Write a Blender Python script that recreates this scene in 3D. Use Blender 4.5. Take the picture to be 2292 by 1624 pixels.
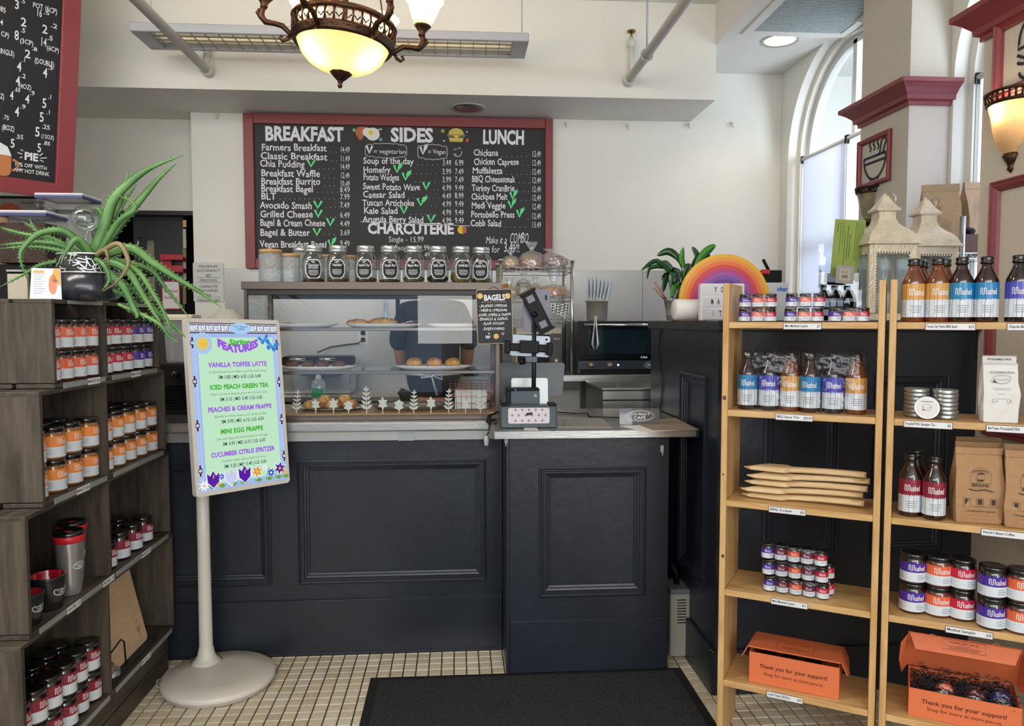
import bpy, math, random
from mathutils import Vector, Matrix
random.seed(7)
D = bpy.data
for _o in list(D.objects): D.objects.remove(_o)
SC = bpy.context.scene
COL = SC.collection
# ------------------------------------------------------------------ camera
F, CX, CY, H = 1700.0, 1146.0, 812.0, 1.40
YAW, PIT = math.radians(4.1), math.radians(3.2)
cd = D.cameras.new('camera'); cam = D.objects.new('camera', cd); COL.objects.link(cam)
cd.sensor_width = 36; cd.lens = F/2292*36; cd.clip_start = .05; cd.clip_end = 100
cam.location = (0, 0, H); cam.rotation_euler = (math.pi/2-PIT, 0, -YAW)
SC.camera = cam
# ------------------------------------------------------------------ world, sun, exposure
def lin(h):
    h = h.lstrip('#'); c = [int(h[i:i+2], 16)/255 for i in (0, 2, 4)]
    return tuple((x/12.92 if x <= .04045 else ((x+.055)/1.055)**2.4) for x in c)
w = D.worlds.new('world'); SC.world = w; w.use_nodes = True
w.node_tree.nodes['Background'].inputs[0].default_value = (.52, .72, 1, 1)
w.node_tree.nodes['Background'].inputs[1].default_value = .95
SC.view_settings.view_transform = 'Standard'; SC.view_settings.look = 'None'
SC.view_settings.exposure = .42; SC.view_settings.gamma = 1; SC.view_settings.use_curve_mapping = False
def light(name, kind, loc, rot, power, color, size=None, size_y=None):
    l = D.lights.new(name, kind); l.energy = power; l.color = color
    if kind == 'AREA':
        l.shape = 'RECTANGLE'; l.size = size; l.size_y = size_y or size
    if kind == 'POINT': l.shadow_soft_size = size or .05
    if kind == 'SPOT': l.shadow_soft_size = .05; l.spot_size = size; l.spot_blend = .8
    o = D.objects.new(name, l); COL.objects.link(o); o.location = loc; o.rotation_euler = rot
    return o
_s = light('sun', 'SUN', (0, 0, 8), (math.radians(38), math.radians(-40), 0), 2.5, (1, .97, .92))
# daylight through the big shopfront windows behind the camera and the side windows
light('shopfront_daylight', 'AREA', (-.5, -2.9, 2.68), (math.radians(84), 0, 0), 120, (1, .975, .93), 6.8, 1.3)
light('shopfront_daylight', 'AREA', (1.95, -2.9, 1.25), (math.radians(90), 0, math.radians(8)), 40, (1, .975, .93), 1.9, 1.4)
light('shopfront_daylight', 'AREA', (-.15, -2.9, 1.48), (math.radians(90), 0, 0), 8, (1, .98, .95), .66, .72)
# added fill lamp, out of view, to brighten the left side of the shop
light('pendant_fitting_glow', 'AREA', (-2.3, 1.6, 3.25), (math.radians(25), math.radians(-8), 0), 38, (1, .95, .86), 2.2, .5)
light('window_daylight', 'AREA', (3.3, 3.75, 2.0), (0, math.radians(90), math.radians(-12)), 42, (.90, .95, 1), 2.0, 1.1)
light('window_daylight', 'AREA', (3.3, 2.2, 2.0), (0, math.radians(90), math.radians(-12)), 42, (.90, .95, 1), 2.0, 1.3)
# ------------------------------------------------------------------ pixel rays (used to measure real positions)
fw = Vector((math.sin(YAW)*math.cos(PIT), math.cos(YAW)*math.cos(PIT), -math.sin(PIT)))
rt = Vector((math.cos(YAW), -math.sin(YAW), 0)); up = rt.cross(fw); EYE = Vector((0, 0, H))
def ray(x, y): return fw+rt*((x-CX)/F)-up*((y-CY)/F)
def ax(x, y, k, v):
    d = ray(x, y); return EYE+d*((v-EYE[k])/d[k])
def onX(x, y, v): return ax(x, y, 0, v)
def onY(x, y, v): return ax(x, y, 1, v)
def onZ(x, y, v): return ax(x, y, 2, v)
def onP(x, y, P, n):
    d = ray(x, y); return EYE+d*((P-EYE).dot(n)/d.dot(n))
# ------------------------------------------------------------------ materials
MATS = {}
def nd(nt, t, **k):
    n = nt.nodes.new(t)
    for a, b in k.items():
        if a in n.inputs: n.inputs[a].default_value = b
        else: setattr(n, a, b)
    return n
def mat(name, col, rough=.5, metal=0, bump=0, bscale=60, var=0, vscale=8, stretch=(1, 1, 1), emit=0, spec=None, coat=0, col2=None, trans=0, ior=1.45):
    if name in MATS: return MATS[name]
    m = D.materials.new(name); MATS[name] = m; m.use_nodes = True; nt = m.node_tree; b = nt.nodes['Principled BSDF']
    c = lin(col) if isinstance(col, str) else col
    b.inputs['Base Color'].default_value = (*c, 1); b.inputs['Roughness'].default_value = rough; b.inputs['Metallic'].default_value = metal
    if spec is not None: b.inputs['Specular IOR Level'].default_value = spec
    if coat: b.inputs['Coat Weight'].default_value = coat
    if trans: b.inputs['Transmission Weight'].default_value = trans; b.inputs['IOR'].default_value = ior
    if emit:
        b.inputs['Emission Color'].default_value = (*c, 1); b.inputs['Emission Strength'].default_value = emit
    if var or bump or col2:
        tc = nd(nt, 'ShaderNodeTexCoord'); mp = nd(nt, 'ShaderNodeMapping'); mp.inputs['Scale'].default_value = stretch
        nt.links.new(tc.outputs['Object'], mp.inputs[0])
        if var or col2:
            n = nd(nt, 'ShaderNodeTexNoise', Scale=vscale, Detail=5.0); nt.links.new(mp.outputs[0], n.inputs['Vector'])
            r = nd(nt, 'ShaderNodeValToRGB'); c2 = lin(col2) if col2 else tuple(max(0, x*(1-var)) for x in c)
            r.color_ramp.elements[0].position = .35; r.color_ramp.elements[1].position = .65
            r.color_ramp.elements[0].color = (*c2, 1); r.color_ramp.elements[1].color = (*[min(1, x*(1+var*.6)) for x in c], 1)
            nt.links.new(n.outputs['Fac'], r.inputs[0]); nt.links.new(r.outputs[0], b.inputs['Base Color'])
        if bump:
            n2 = nd(nt, 'ShaderNodeTexNoise', Scale=bscale, Detail=4.0); nt.links.new(mp.outputs[0], n2.inputs['Vector'])
            bp = nd(nt, 'ShaderNodeBump', Strength=bump, Distance=.01); nt.links.new(n2.outputs['Fac'], bp.inputs['Height']); nt.links.new(bp.outputs[0], b.inputs['Normal'])
    return m
def clear(name, col=(1, 1, 1), amt=.12, rough=.02, bump=0, bscale=30, haze=0):
    if name in MATS: return MATS[name]
    m = D.materials.new(name); MATS[name] = m; m.use_nodes = True; nt = m.node_tree; nt.nodes.clear()
    o = nd(nt, 'ShaderNodeOutputMaterial'); t = nd(nt, 'ShaderNodeBsdfTransparent', Color=(*col, 1)); g = nd(nt, 'ShaderNodeBsdfGlossy', Roughness=rough)
    fr = nd(nt, 'ShaderNodeLayerWeight', Blend=.35); mt = nd(nt, 'ShaderNodeMath', operation='MULTIPLY_ADD'); mt.inputs[1].default_value = .32; mt.inputs[2].default_value = amt
    mx = nd(nt, 'ShaderNodeMixShader'); nt.links.new(fr.outputs['Fresnel'], mt.inputs[0]); nt.links.new(mt.outputs[0], mx.inputs[0])
    nt.links.new(t.outputs[0], mx.inputs[1]); nt.links.new(g.outputs[0], mx.inputs[2])
    if bump:
        n2 = nd(nt, 'ShaderNodeTexNoise', Scale=bscale, Detail=2.0); tc = nd(nt, 'ShaderNodeTexCoord'); nt.links.new(tc.outputs['Object'], n2.inputs['Vector'])
        bp = nd(nt, 'ShaderNodeBump', Strength=bump, Distance=.01); nt.links.new(n2.outputs['Fac'], bp.inputs['Height']); nt.links.new(bp.outputs[0], g.inputs['Normal']); nt.links.new(bp.outputs[0], fr.inputs['Normal'])
    last = mx
    if haze:
        df = nd(nt, 'ShaderNodeBsdfDiffuse', Color=(*col, 1)); m2 = nd(nt, 'ShaderNodeMixShader'); m2.inputs[0].default_value = haze
        nt.links.new(mx.outputs[0], m2.inputs[1]); nt.links.new(df.outputs[0], m2.inputs[2]); last = m2
    nt.links.new(last.outputs[0], o.inputs[0]); return m
def wood(name, a, b, rough=.45, scale=3, stretch=(14, 14, 1), ring=6):
    if name in MATS: return MATS[name]
    m = D.materials.new(name); MATS[name] = m; m.use_nodes = True; nt = m.node_tree; bs = nt.nodes['Principled BSDF']
    tc = nd(nt, 'ShaderNodeTexCoord'); mp = nd(nt, 'ShaderNodeMapping'); mp.inputs['Scale'].default_value = stretch; oi = nd(nt, 'ShaderNodeObjectInfo')
    ad = nd(nt, 'ShaderNodeVectorMath', operation='ADD'); sc = nd(nt, 'ShaderNodeMath', operation='MULTIPLY'); sc.inputs[1].default_value = 37.0
    nt.links.new(oi.outputs['Random'], sc.inputs[0]); nt.links.new(tc.outputs['Object'], ad.inputs[0]); nt.links.new(sc.outputs[0], ad.inputs[1]); nt.links.new(ad.outputs[0], mp.inputs[0])
    n = nd(nt, 'ShaderNodeTexNoise', Scale=scale, Detail=6.0, Roughness=.6, Distortion=1.2); nt.links.new(mp.outputs[0], n.inputs['Vector'])
    n3 = nd(nt, 'ShaderNodeTexNoise', Scale=scale*6, Detail=3.0); nt.links.new(mp.outputs[0], n3.inputs['Vector'])
    mu = nd(nt, 'ShaderNodeMath', operation='MULTIPLY_ADD'); mu.inputs[1].default_value = .3; nt.links.new(n3.outputs['Fac'], mu.inputs[0]); nt.links.new(n.outputs['Fac'], mu.inputs[2])
    r = nd(nt, 'ShaderNodeValToRGB'); r.color_ramp.elements[0].position = .45; r.color_ramp.elements[1].position = .85
    r.color_ramp.elements[0].color = (*lin(a), 1); r.color_ramp.elements[1].color = (*lin(b), 1)
    nt.links.new(mu.outputs[0], r.inputs[0]); nt.links.new(r.outputs[0], bs.inputs['Base Color']); bs.inputs['Roughness'].default_value = rough
    bp = nd(nt, 'ShaderNodeBump', Strength=.15, Distance=.003); nt.links.new(n3.outputs['Fac'], bp.inputs['Height']); nt.links.new(bp.outputs[0], bs.inputs['Normal'])
    return m
# ------------------------------------------------------------------ mesh builder
class MB:
    def __init__(s): s.v, s.f, s.m, s.s = [], [], [], []
    def add(s, vs, fs, mi=0, sm=False, M=None):
        b = len(s.v); s.v += [tuple(M @ Vector(p)) if M else tuple(p) for p in vs]
        for q in fs: s.f.append([b+i for i in q]); s.m.append(mi); s.s.append(sm)
        return s
    def box(s, x0, x1, y0, y1, z0, z1, mi=0, M=None):
        return s.add([(x0, y0, z0), (x1, y0, z0), (x1, y1, z0), (x0, y1, z0), (x0, y0, z1), (x1, y0, z1), (x1, y1, z1), (x0, y1, z1)],
                     [(0, 3, 2, 1), (4, 5, 6, 7), (0, 1, 5, 4), (1, 2, 6, 5), (2, 3, 7, 6), (3, 0, 4, 7)], mi, False, M)
    def lathe(s, prof, n=24, mi=0, sm=True, M=None, sx=1, sy=1, a0=0, cap=True):
        vs, fs = [], []; k = len(prof)
        for i in range(n):
            a = a0+2*math.pi*i/n
            for r, z in prof: vs.append((r*math.cos(a)*sx, r*math.sin(a)*sy, z))
        for i in range(n):
            j = (i+1) % n
            for q in range(k-1): fs.append((i*k+q, j*k+q, j*k+q+1, i*k+q+1))
        s.add(vs, fs, mi, sm, M)
        if cap:
            b = len(s.v)-len(vs)
            if prof[0][0] > 1e-5: s.f.append([b+i*k for i in range(n)][::-1]); s.m.append(mi); s.s.append(False)
            if prof[-1][0] > 1e-5: s.f.append([b+i*k+k-1 for i in range(n)]); s.m.append(mi); s.s.append(False)
        return s
    def cyl(s, r, z0, z1, n=24, mi=0, M=None, sm=True): return s.lathe([(r, z0), (r, z1)], n, mi, sm, M)
    def rod(s, a, b, r, n=8, mi=0, r2=None, M=None): return s.tube([a, b], [r, r if r2 is None else r2], n, mi, M)
    def tube(s, pts, r, n=8, mi=0, M=None, closed=False, flat=1):
        pts = [Vector(p) for p in pts]; k = len(pts); rr = r if isinstance(r, (list, tuple)) else [r]*k
        vs, fs = [], []; t0 = (pts[1]-pts[0]).normalized(); u = t0.orthogonal().normalized()
        if abs(t0.z) < .95: u = Vector((0, 0, 1)).cross(t0).normalized()
        for i, p in enumerate(pts):
            if closed: t = pts[(i+1) % k]-pts[i-1]
            else: t = (pts[min(i+1, k-1)]-pts[max(i-1, 0)])
            t.normalize(); u = (u-t*u.dot(t)).normalized(); v = t.cross(u)
            for j in range(n):
                a = 2*math.pi*j/n; vs.append(p+u*(math.cos(a)*rr[i])+v*(math.sin(a)*rr[i]*flat))
        for i in range(k if closed else k-1):
            i2 = (i+1) % k
            for j in range(n):
                j2 = (j+1) % n; fs.append((i*n+j, i*n+j2, i2*n+j2, i2*n+j))
        if not closed: fs += [tuple(range(n))[::-1], tuple((k-1)*n+j for j in range(n))]
        return s.add(vs, fs, mi, True, M)
    def prism(s, pts, d, mi=0, M=None, y0=0, sm=False):      # polygon in local XZ, thickness d along +Y from y0
        n = len(pts); vs = [(p[0], y0, p[1]) for p in pts]+[(p[0], y0+d, p[1]) for p in pts]
        fs = [tuple(range(n)), tuple(range(n, 2*n))[::-1]] if d else [tuple(range(n))]
        s.add(vs, fs, mi, False, M)
        if d: s.add(vs, [(i, n+i, n+(i+1) % n, (i+1) % n) for i in range(n)], mi, sm, M)
        return s
    def quad(s, a, b, c, d, mi=0): return s.add([a, b, c, d], [(0, 1, 2, 3)], mi)
    def ball(s, c, r, n=12, mi=0, sz=1, M=None):
        m = n//2+1; pr = [(max(1e-6, r*math.sin(math.pi*i/m)), -r*sz*math.cos(math.pi*i/m)) for i in range(m+1)]
        T = Matrix.Translation(c); return s.lathe(pr, n, mi, True, (M @ T) if M else T, cap=False)
    def build(s, name, mats, parent=None, bev=0, loc=None, rot=None, seg=1, kind=None, label=None):
        me = D.meshes.new(name); me.from_pydata(s.v, [], s.f)
        for m in (mats if isinstance(mats, (list, tuple)) else [mats]): me.materials.append(m)
        me.polygons.foreach_set('material_index', s.m); me.polygons.foreach_set('use_smooth', s.s); me.update()
        o = D.objects.new(name, me); COL.objects.link(o)
        if parent: o.parent = parent
        if loc: o.location = loc
        if rot: o.rotation_euler = rot
        if bev:
            b = o.modifiers.new('bevel', 'BEVEL'); b.width = bev; b.segments = seg; b.limit_method = 'ANGLE'; b.angle_limit = .7
            b.harden_normals = False
        if kind: o['kind'] = kind
        if label: o['label'] = label
        return o
def tag(o, label=None, cat=None, group=None, kind=None):
    if label: o['label'] = label
    if cat: o['category'] = cat
    if group: o['group'] = group
    if kind: o['kind'] = kind
    return o
def thing(name, label, cat, loc=(0, 0, 0), rz=0, group=None, rot=None):
    o = D.objects.new(name, None); COL.objects.link(o); o.location = loc; o.rotation_euler = rot or (0, 0, rz); o.empty_display_size = .05
    return tag(o, label, cat, group)
def kids(o): return [c for c in o.children]
def copy_tree(o, parent=None, loc=None, rz=None, label=None, group=None, swap=None, scale=None, rot=None):
    def cp(o, par):
        c = o.copy(); COL.objects.link(c); c.parent = par
        if swap and c.type == 'MESH' and c.name.split('.')[0] in swap:
            for i, m in enumerate(swap[c.name.split('.')[0]] if isinstance(swap[c.name.split('.')[0]], (list, tuple)) else [swap[c.name.split('.')[0]]]):
                c.material_slots[i].link = 'OBJECT'; c.material_slots[i].material = m
        for ch in list(o.children):
            if ch.name in SNAP[id(root)]: cp(ch, c)
        return c
    root = o; SNAP[id(root)] = set(x.name for x in desc(root))
    c = cp(o, parent)
    if loc is not None: c.location = loc
    if rz is not None: c.rotation_euler = (0, 0, rz)
    if rot is not None: c.rotation_euler = rot
    if scale is not None: c.scale = scale if hasattr(scale, '__len__') else (scale,)*3
    if label: c['label'] = label
    if group: c['group'] = group
    return c
SNAP = {}
def desc(o):
    r = [o]
    for c in o.children: r += desc(c)
    return r
# ------------------------------------------------------------------ lettering
GL = {}
def glyphs():
    chars = [chr(c) for c in range(33, 127)]+['É', 'Ñ', 'Ê']; tmp = []
    for wt, off in (('r', .0), ('b', .015), ('l', -.008), ('h', .038)):
        for ch in chars:
            for s in (ch, ch+'|'):
                c = D.curves.new('t', 'FONT'); c.body = s; c.offset = off; c.resolution_u = 2; o = D.objects.new('t', c); COL.objects.link(o); tmp.append((wt, ch, len(s) > len(ch), o))
    dg = bpy.context.evaluated_depsgraph_get(); bar = {}
    pend = []
    for wt, ch, two, o in tmp:
        me = o.evaluated_get(dg).to_mesh()
        vs = [(v.co.x, v.co.y) for v in me.vertices]; fs = [tuple(p.vertices) for p in me.polygons]
        if two: pend.append((wt, ch, max((v[0] for v in vs), default=0)))
        else: GL[wt, ch] = [vs, fs, 0]
    for wt, ch, mx in pend:
        bw = max(v[0] for v in GL[wt, '|'][0]); GL[wt, ch][2] = mx-bw
    for *_, o in tmp:
        c = o.data; D.objects.remove(o); D.curves.remove(c)
glyphs()
CAP = max(v[1] for v in GL['r', 'H'][0])
def text(mb, s, P, U, V, h, width=None, align='l', wt='r', mi=0, jit=0, slant=0, sx=1.0, bend=None, track=0):
    """letters of cap height h from point P along U, upward V; width fits the whole string"""
    P, U, V = Vector(P), Vector(U).normalized(), Vector(V).normalized(); k = h/CAP; rnd = random.Random(s)
    sp = GL[wt, 'n'][2]*.62; adv = sum((sp if c == ' ' else GL[wt, c][2]+track) for c in s)
    tw = adv*k*sx
    if width: sx *= width/max(tw, 1e-6); tw = width
    x = {'l': 0, 'c': -tw/2, 'r': -tw}[align]
    for c in s:
        if c == ' ': x += sp*k*sx; continue
        vs, fs, a = GL[wt, c]; jy = rnd.uniform(-jit, jit)*h; rot = rnd.uniform(-jit, jit)*.7; js = 1+rnd.uniform(-jit, jit)*.6
        out = []
        for vx, vy in vs:
            lx, ly = vx*k*sx, vy*k*js
            lx, ly = lx-ly*rot, ly+lx*rot+jy
            px_, py_ = x+lx+slant*ly, ly
            out.append(bend(px_, py_) if bend else P+U*px_+V*py_)
        mb.add(out, fs, mi); x += (a+track)*k*sx
    return tw
def shape(mb, pts, P, U, V, mi=0, s=1.0):
    P, U, V = Vector(P), Vector(U), Vector(V); mb.add([P+U*(x*s)+V*(y*s) for x, y in pts], [tuple(range(len(pts)))], mi)
def stroke(mb, pts, wd, P, U, V, mi=0, s=1.0, closed=False, bend=None):
    """a drawn line of width wd through 2-D points, flat on the plane"""
    P, U, V = Vector(P), Vector(U), Vector(V); n = len(pts); out = []
    for i, (x, y) in enumerate(pts):
        a = pts[(i-1) % n if closed else max(i-1, 0)]; b = pts[(i+1) % n if closed else min(i+1, n-1)]
        dx, dy = b[0]-a[0], b[1]-a[1]; L = math.hypot(dx, dy) or 1; nx, ny = -dy/L*wd/2, dx/L*wd/2
        for q in (1, -1):
            u, v = (x+nx*q)*s, (y+ny*q)*s
            out.append(bend(u, v) if bend else P+U*u+V*v)
    mb.add(out, [(2*i, 2*i+1, 2*((i+1) % n)+1, 2*((i+1) % n)) for i in range(n if closed else n-1)], mi)
def arc(cx, cy, r, a0, a1, n=12, ry=None):
    return [(cx+r*math.cos(math.radians(a0+(a1-a0)*i/n)), cy+(ry or r)*math.sin(math.radians(a0+(a1-a0)*i/n))) for i in range(n+1)]
def rrect(w, h, r, n=4, cx=0, cy=0):
    P = []
    for x, y, a in ((w/2-r, h/2-r, 0), (-w/2+r, h/2-r, 90), (-w/2+r, -h/2+r, 180), (w/2-r, -h/2+r, 270)): P += arc(cx+x, cy+y, r, a, a+90, n)
    return P[::-1]
UX, UY, UZ = Vector((1, 0, 0)), Vector((0, 1, 0)), Vector((0, 0, 1))
T = Matrix.Translation
def RZ(a): return Matrix.Rotation(a, 4, 'Z')
def RX(a): return Matrix.Rotation(a, 4, 'X')
def RY(a): return Matrix.Rotation(a, 4, 'Y')
# ================================================================== THE SETTING
WHITE = mat('wall_paint', '#dddbd3', .55, bump=.05, bscale=40, var=.02, vscale=2)
WHITE2 = mat('ceiling_paint', '#dedcd6', .6, bump=.04, bscale=50)
CREAM = mat('pier_paint', '#cfc5b4', .5, bump=.06, bscale=40)
RED = mat('red_trim_paint', '#80343a', .4, bump=.05, bscale=90)
NAVY = mat('navy_paint', '#20252e', .36, bump=.12, bscale=25, var=.12, vscale=5)
STEEL = mat('brushed_steel', '#c0bfbb', .25, .85, bump=.05, bscale=14, stretch=(1, 30, 30), var=.08, vscale=3)
STEELD = mat('steel_sheet', '#a3a3a1', .38, .6, var=.12, vscale=1.5)
BLACK = mat('black_plastic', '#101012', .5, spec=.22)
def struct(o): o['kind'] = 'structure'; return o
XW, YW, YB = 2.37, 5.5, 4.95; ZB, ZC, ZS = 2.84, 3.45, 3.19
def wallbox(name, x0, x1, y0, y1, z0, z1, m=None):
    b = MB().box(x0, x1, y0, y1, z0, z1); return struct(b.build(name, m or WHITE))
# floor: slab, then single tiles
slab = struct(MB().box(-4.2, 4.2, -3.2, 7.2, -.1, -.004).build('floor', mat('grout', '#3a342e', .9, bump=.2, bscale=200)))
TILE = [mat('tile_cream', '#d6c9ae', .35, bump=.05, bscale=60, var=.06, vscale=30), mat('tile_beige', '#cdbfa3', .38, var=.08, vscale=25), mat('tile_pale', '#dad0bb', .35, var=.05, vscale=25)]
def tile_prof(mb, x, y, mi, s=.0468, dz=0):
    h = s/2; z = dz; mb.add([(x-h, y-h, -.004), (x+h, y-h, -.004), (x+h, y+h, -.004), (x-h, y+h, -.004), (x-h+.0015, y-h+.0015, z), (x+h-.0015, y-h+.0015, z), (x+h-.0015, y+h-.0015, z), (x-h+.0015, y+h-.0015, z)],
                            [(4, 5, 6, 7), (0, 1, 5, 4), (1, 2, 6, 5), (2, 3, 7, 6), (3, 0, 4, 7)], mi)
tm = D.meshes.new('tile'); _b = MB(); tile_prof(_b, 0, 0, 0); tm.from_pydata(_b.v, [], _b.f); tm.materials.append(TILE[0])
vis, rest = [], []
PT = .0507
for i in range(-80, 80):
    for j in range(-10, 110):
        x, y = .006+i*PT, .03+j*PT
        if not (-2.4 < x < 2.4 and .2 < y < 4.9): continue
        q = Vector((x, y, 0))-EYE; d = q.dot(fw)
        px, py = (CX+F*q.dot(rt)/d, CY-F*q.dot(up)/d) if d > .1 else (-1, 9999)
        inmat = -.34 < x < .86 and y < 2.90
        on = 290 < px < 2000 and py < 1640 and not inmat and y < 3.16 and (x-(-.93))**2+(y-2.93)**2 > .04 and x > -1.12 and not (.2 < x < .82 and y > 2.95) and not (x > .93 and y > 2.7)
        (vis if on else rest).append((y, x))
vis.sort(); use, rest2 = vis[:300], vis[300:]
for k, (y, x) in enumerate(use):
    o = D.objects.new('tile', tm); COL.objects.link(o); o.location = (x, y, random.uniform(-.0008, .0002)); o.parent = slab; o.material_slots[0].link = 'OBJECT'; o.material_slots[0].material = TILE[random.choice((0, 0, 1, 2))]
_b = MB()
for y, x in rest+rest2: tile_prof(_b, x, y, random.choice((0, 0, 1, 2)), dz=random.uniform(-.0008, .0002))
o = _b.build('tile_field', TILE, slab, kind='stuff')
# walls
wallbox('wall_back', -1.84, 2.9, YW, YW+.25, 0, ZC+.1)
wallbox('wall_back_left', -2.55, -1.83, 5.7, 5.95, 2.19, ZC+.1)
wallbox('wall_back_far_left', -4.2, -3.6, 5.7, 5.95, 0, ZC+.1)
wallbox('wall_back_over_opening', -3.6, -2.55, 5.7, 5.95, 2.19, ZC+.1)
wallbox('wall_left', -4.3, -4.2, -3.2, 7.2, 0, ZC+.1)
wallbox('ceiling', -4.2, 4.2, -3.3, 7.2, ZC, ZC+.2, WHITE2)
wallbox('wall_beam', -4.2, 1.69, YB, 5.9, ZB, ZC+.01)
wallbox('ceiling_soffit', 1.68, 4.0, -3.3, 5.6, ZS, ZC+.01, WHITE2)
# rear wall: shopfront piers and lintel round two big openings
b = MB().box(-4.2, -2.9, -3.3, -3.2, 0, ZC).box(-.2, .2, -3.3, -3.2, 0, ZC).box(2.9, 4.2, -3.3, -3.2, 0, ZC).box(-4.2, 4.2, -3.3, -3.2, 2.9, ZC).box(-4.2, 4.2, -3.3, -3.2, 0, .5)
struct(b.build('wall_rear', WHITE))
# window wall with two arched openings
def arched_wall(mb, x, ys, yr, r, yc, zs, zt, z0, sill):
    """face x=const between ys..yr with an arched hole"""
    N = 24; P = [(yc-r*math.cos(math.pi*i/N), zs+r*math.sin(math.pi*i/N)) for i in range(N+1)]
    mb.quad((x, ys, z0), (x, ys, zt), (x, yc-r, zt), (x, yc-r, z0)); mb.quad((x, yc+r, z0), (x, yc+r, zt), (x, yr, zt), (x, yr, z0))
    mb.quad((x, yc-r, z0), (x, yc-r, sill), (x, yc+r, sill), (x, yc+r, z0))
    for i in range(N): mb.quad((x, P[i][0], P[i][1]), (x, P[i][0], zt), (x, P[i+1][0], zt), (x, P[i+1][0], P[i+1][1]))
def reveal(mb, x0, x1, r0, r1, yc, zs, sill, sm=True):
    N = 24; A = [(yc-r0, sill)]+[(yc-r0*math.cos(math.pi*i/N), zs+r0*math.sin(math.pi*i/N)) for i in range(N+1)]+[(yc+r0, sill)]
    B = [(yc-r1, sill)]+[(yc-r1*math.cos(math.pi*i/N), zs+r1*math.sin(math.pi*i/N)) for i in range(N+1)]+[(yc+r1, sill)]
    n = len(A); mb.add([(x0, *p) for p in A]+[(x1, *p) for p in B], [(i, i+1, n+i+1, n+i) for i in range(n-1)]+[(n-1, 0, n, 2*n-1)], 0, sm)
WR, ZSP = .677, 2.535
b = MB()
for yc, y0, y1 in ((4.69, 3.78, 5.6), (2.86, 1.9, 3.78)):
    arched_wall(b, XW, y0, y1, WR, yc, ZSP, ZC, 0, .9)
    reveal(b, XW, XW+.07, WR, WR, yc, ZSP, .9); reveal(b, XW+.07, XW+.075, WR, WR-.035, yc, ZSP, .9, False); reveal(b, XW+.075, XW+.2, WR-.035, WR-.035, yc, ZSP, .9)
b.box(XW, XW+.3, -3.2, 1.9, 0, ZC)
struct(b.build('wall_window_side', WHITE))
GLZ = clear('window_glass', (.95, .98, 1), .04)
SHADE = D.materials.new('roller_shade_fabric'); SHADE.use_nodes = True; nt = SHADE.node_tree; nt.nodes.clear()
_o = nd(nt, 'ShaderNodeOutputMaterial'); _d = nd(nt, 'ShaderNodeBsdfDiffuse', Color=(.80, .80, .88, 1)); _t = nd(nt, 'ShaderNodeBsdfTranslucent', Color=(.80, .80, .92, 1)); _x = nd(nt, 'ShaderNodeMixShader'); _x.inputs[0].default_value = .55
nt.links.new(_d.outputs[0], _x.inputs[1]); nt.links.new(_t.outputs[0], _x.inputs[2]); nt.links.new(_x.outputs[0], _o.inputs[0])
FRW = mat('window_frame_paint', '#d6d8d4', .4)
for k, yc in enumerate((4.69, 2.86)):
    r = WR-.035; b = MB()
    reveal(b, XW+.12, XW+.12, r, r-.045, yc, ZSP, .9, False); reveal(b, XW+.12, XW+.17, r-.045, r-.045, yc, ZSP, .9)
    for yy in (yc+.0,): b.box(XW+.12, XW+.17, yy-.022, yy+.022, .9, ZSP+r-.02)
    b.box(XW+.12, XW+.17, yc-r, yc+r, 1.9, 1.93)
    wf = struct(b.build('window_%d' % (k+1), FRW))
    g = MB(); N = 24; rr = r-.02; P = [(yc-rr, .9)]+[(yc-rr*math.cos(math.pi*i/N), ZSP+rr*math.sin(math.pi*i/N)) for i in range(N+1)]+[(yc+rr, .9)]
    for pane_side in (0, 1):
        Q = [p for p in P if (p[0] <= yc) == (pane_side == 0)]
        Q = Q+[(yc, ZSP+rr)] if pane_side == 0 else [(yc, ZSP+rr)]+Q
        Q = Q+[(yc, .9)] if pane_side == 0 else Q+[(yc, .9)]
        g = MB(); g.add([(XW+.15, *p) for p in Q], [tuple(range(len(Q)))]); g.build('pane', GLZ, wf)
# exterior: pale building across the lane
OUT = mat('pale_render', '#e9eef2', .8)
b = MB().box(5.2, 6.2, 3.0, 10.3, 0, 5.6).box(5.1, 6.2, 2.9, 10.6, 4.3, 4.6).box(5.1, 6.2, 2.9, 10.1, 5.5, 5.9)
for yy in (5.0, 6.6, 8.2): b.box(5.14, 5.25, yy-.08, yy+.08, 0, 4.4)
t = tag(b.build('building', OUT), 'pale rendered building seen through the arched window', 'building')
# shades
def shade(y0, y1, label):
    t = thing('roller_shade', label, 'window shade', (XW+.085, (y0+y1)/2, ZSP), 0, 'roller shades on the arched windows')
    h = (y1-y0)/2
    MB().add([(.0, -h, 0), (.0, h, 0), (.0, h, -1.5), (.0, -h, -1.5), (.003, -h, 0), (.003, h, 0), (.003, h, -1.5), (.003, -h, -1.5)], [(0, 1, 2, 3), (0, 1, 5, 4), (2, 3, 7, 6), (1, 2, 6, 5), (0, 3, 7, 4)]).build('fabric', SHADE, t)
    MB().rod((0.0, -h-.01, 0.008), (0.0, h+.01, 0.008), .014, 10).build('roller', FRW, t)
    for s_ in (-1, 1): MB().box(-.012, .016, min(s_*(h+.008), s_*(h+.022)), max(s_*(h+.008), s_*(h+.022)), -.02, .03).build('bracket', BLACK, t)
    MB().tube([(-.012, h+.01, .0), (-.012, h+.01, -1.2)], .0022, 6).build('chain', mat('chain_grey', '#9aa0a0', .4), t)
shade(4.715, 5.30, 'roller shade on far half of first arched window')
shade(4.10, 4.665, 'roller shade on near half of first arched window, beside bowl picture pier')
shade(2.885, 3.47, 'roller shade on arched window between the two piers')
shade(2.25, 2.835, 'roller shade on near half of second arched window')
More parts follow.
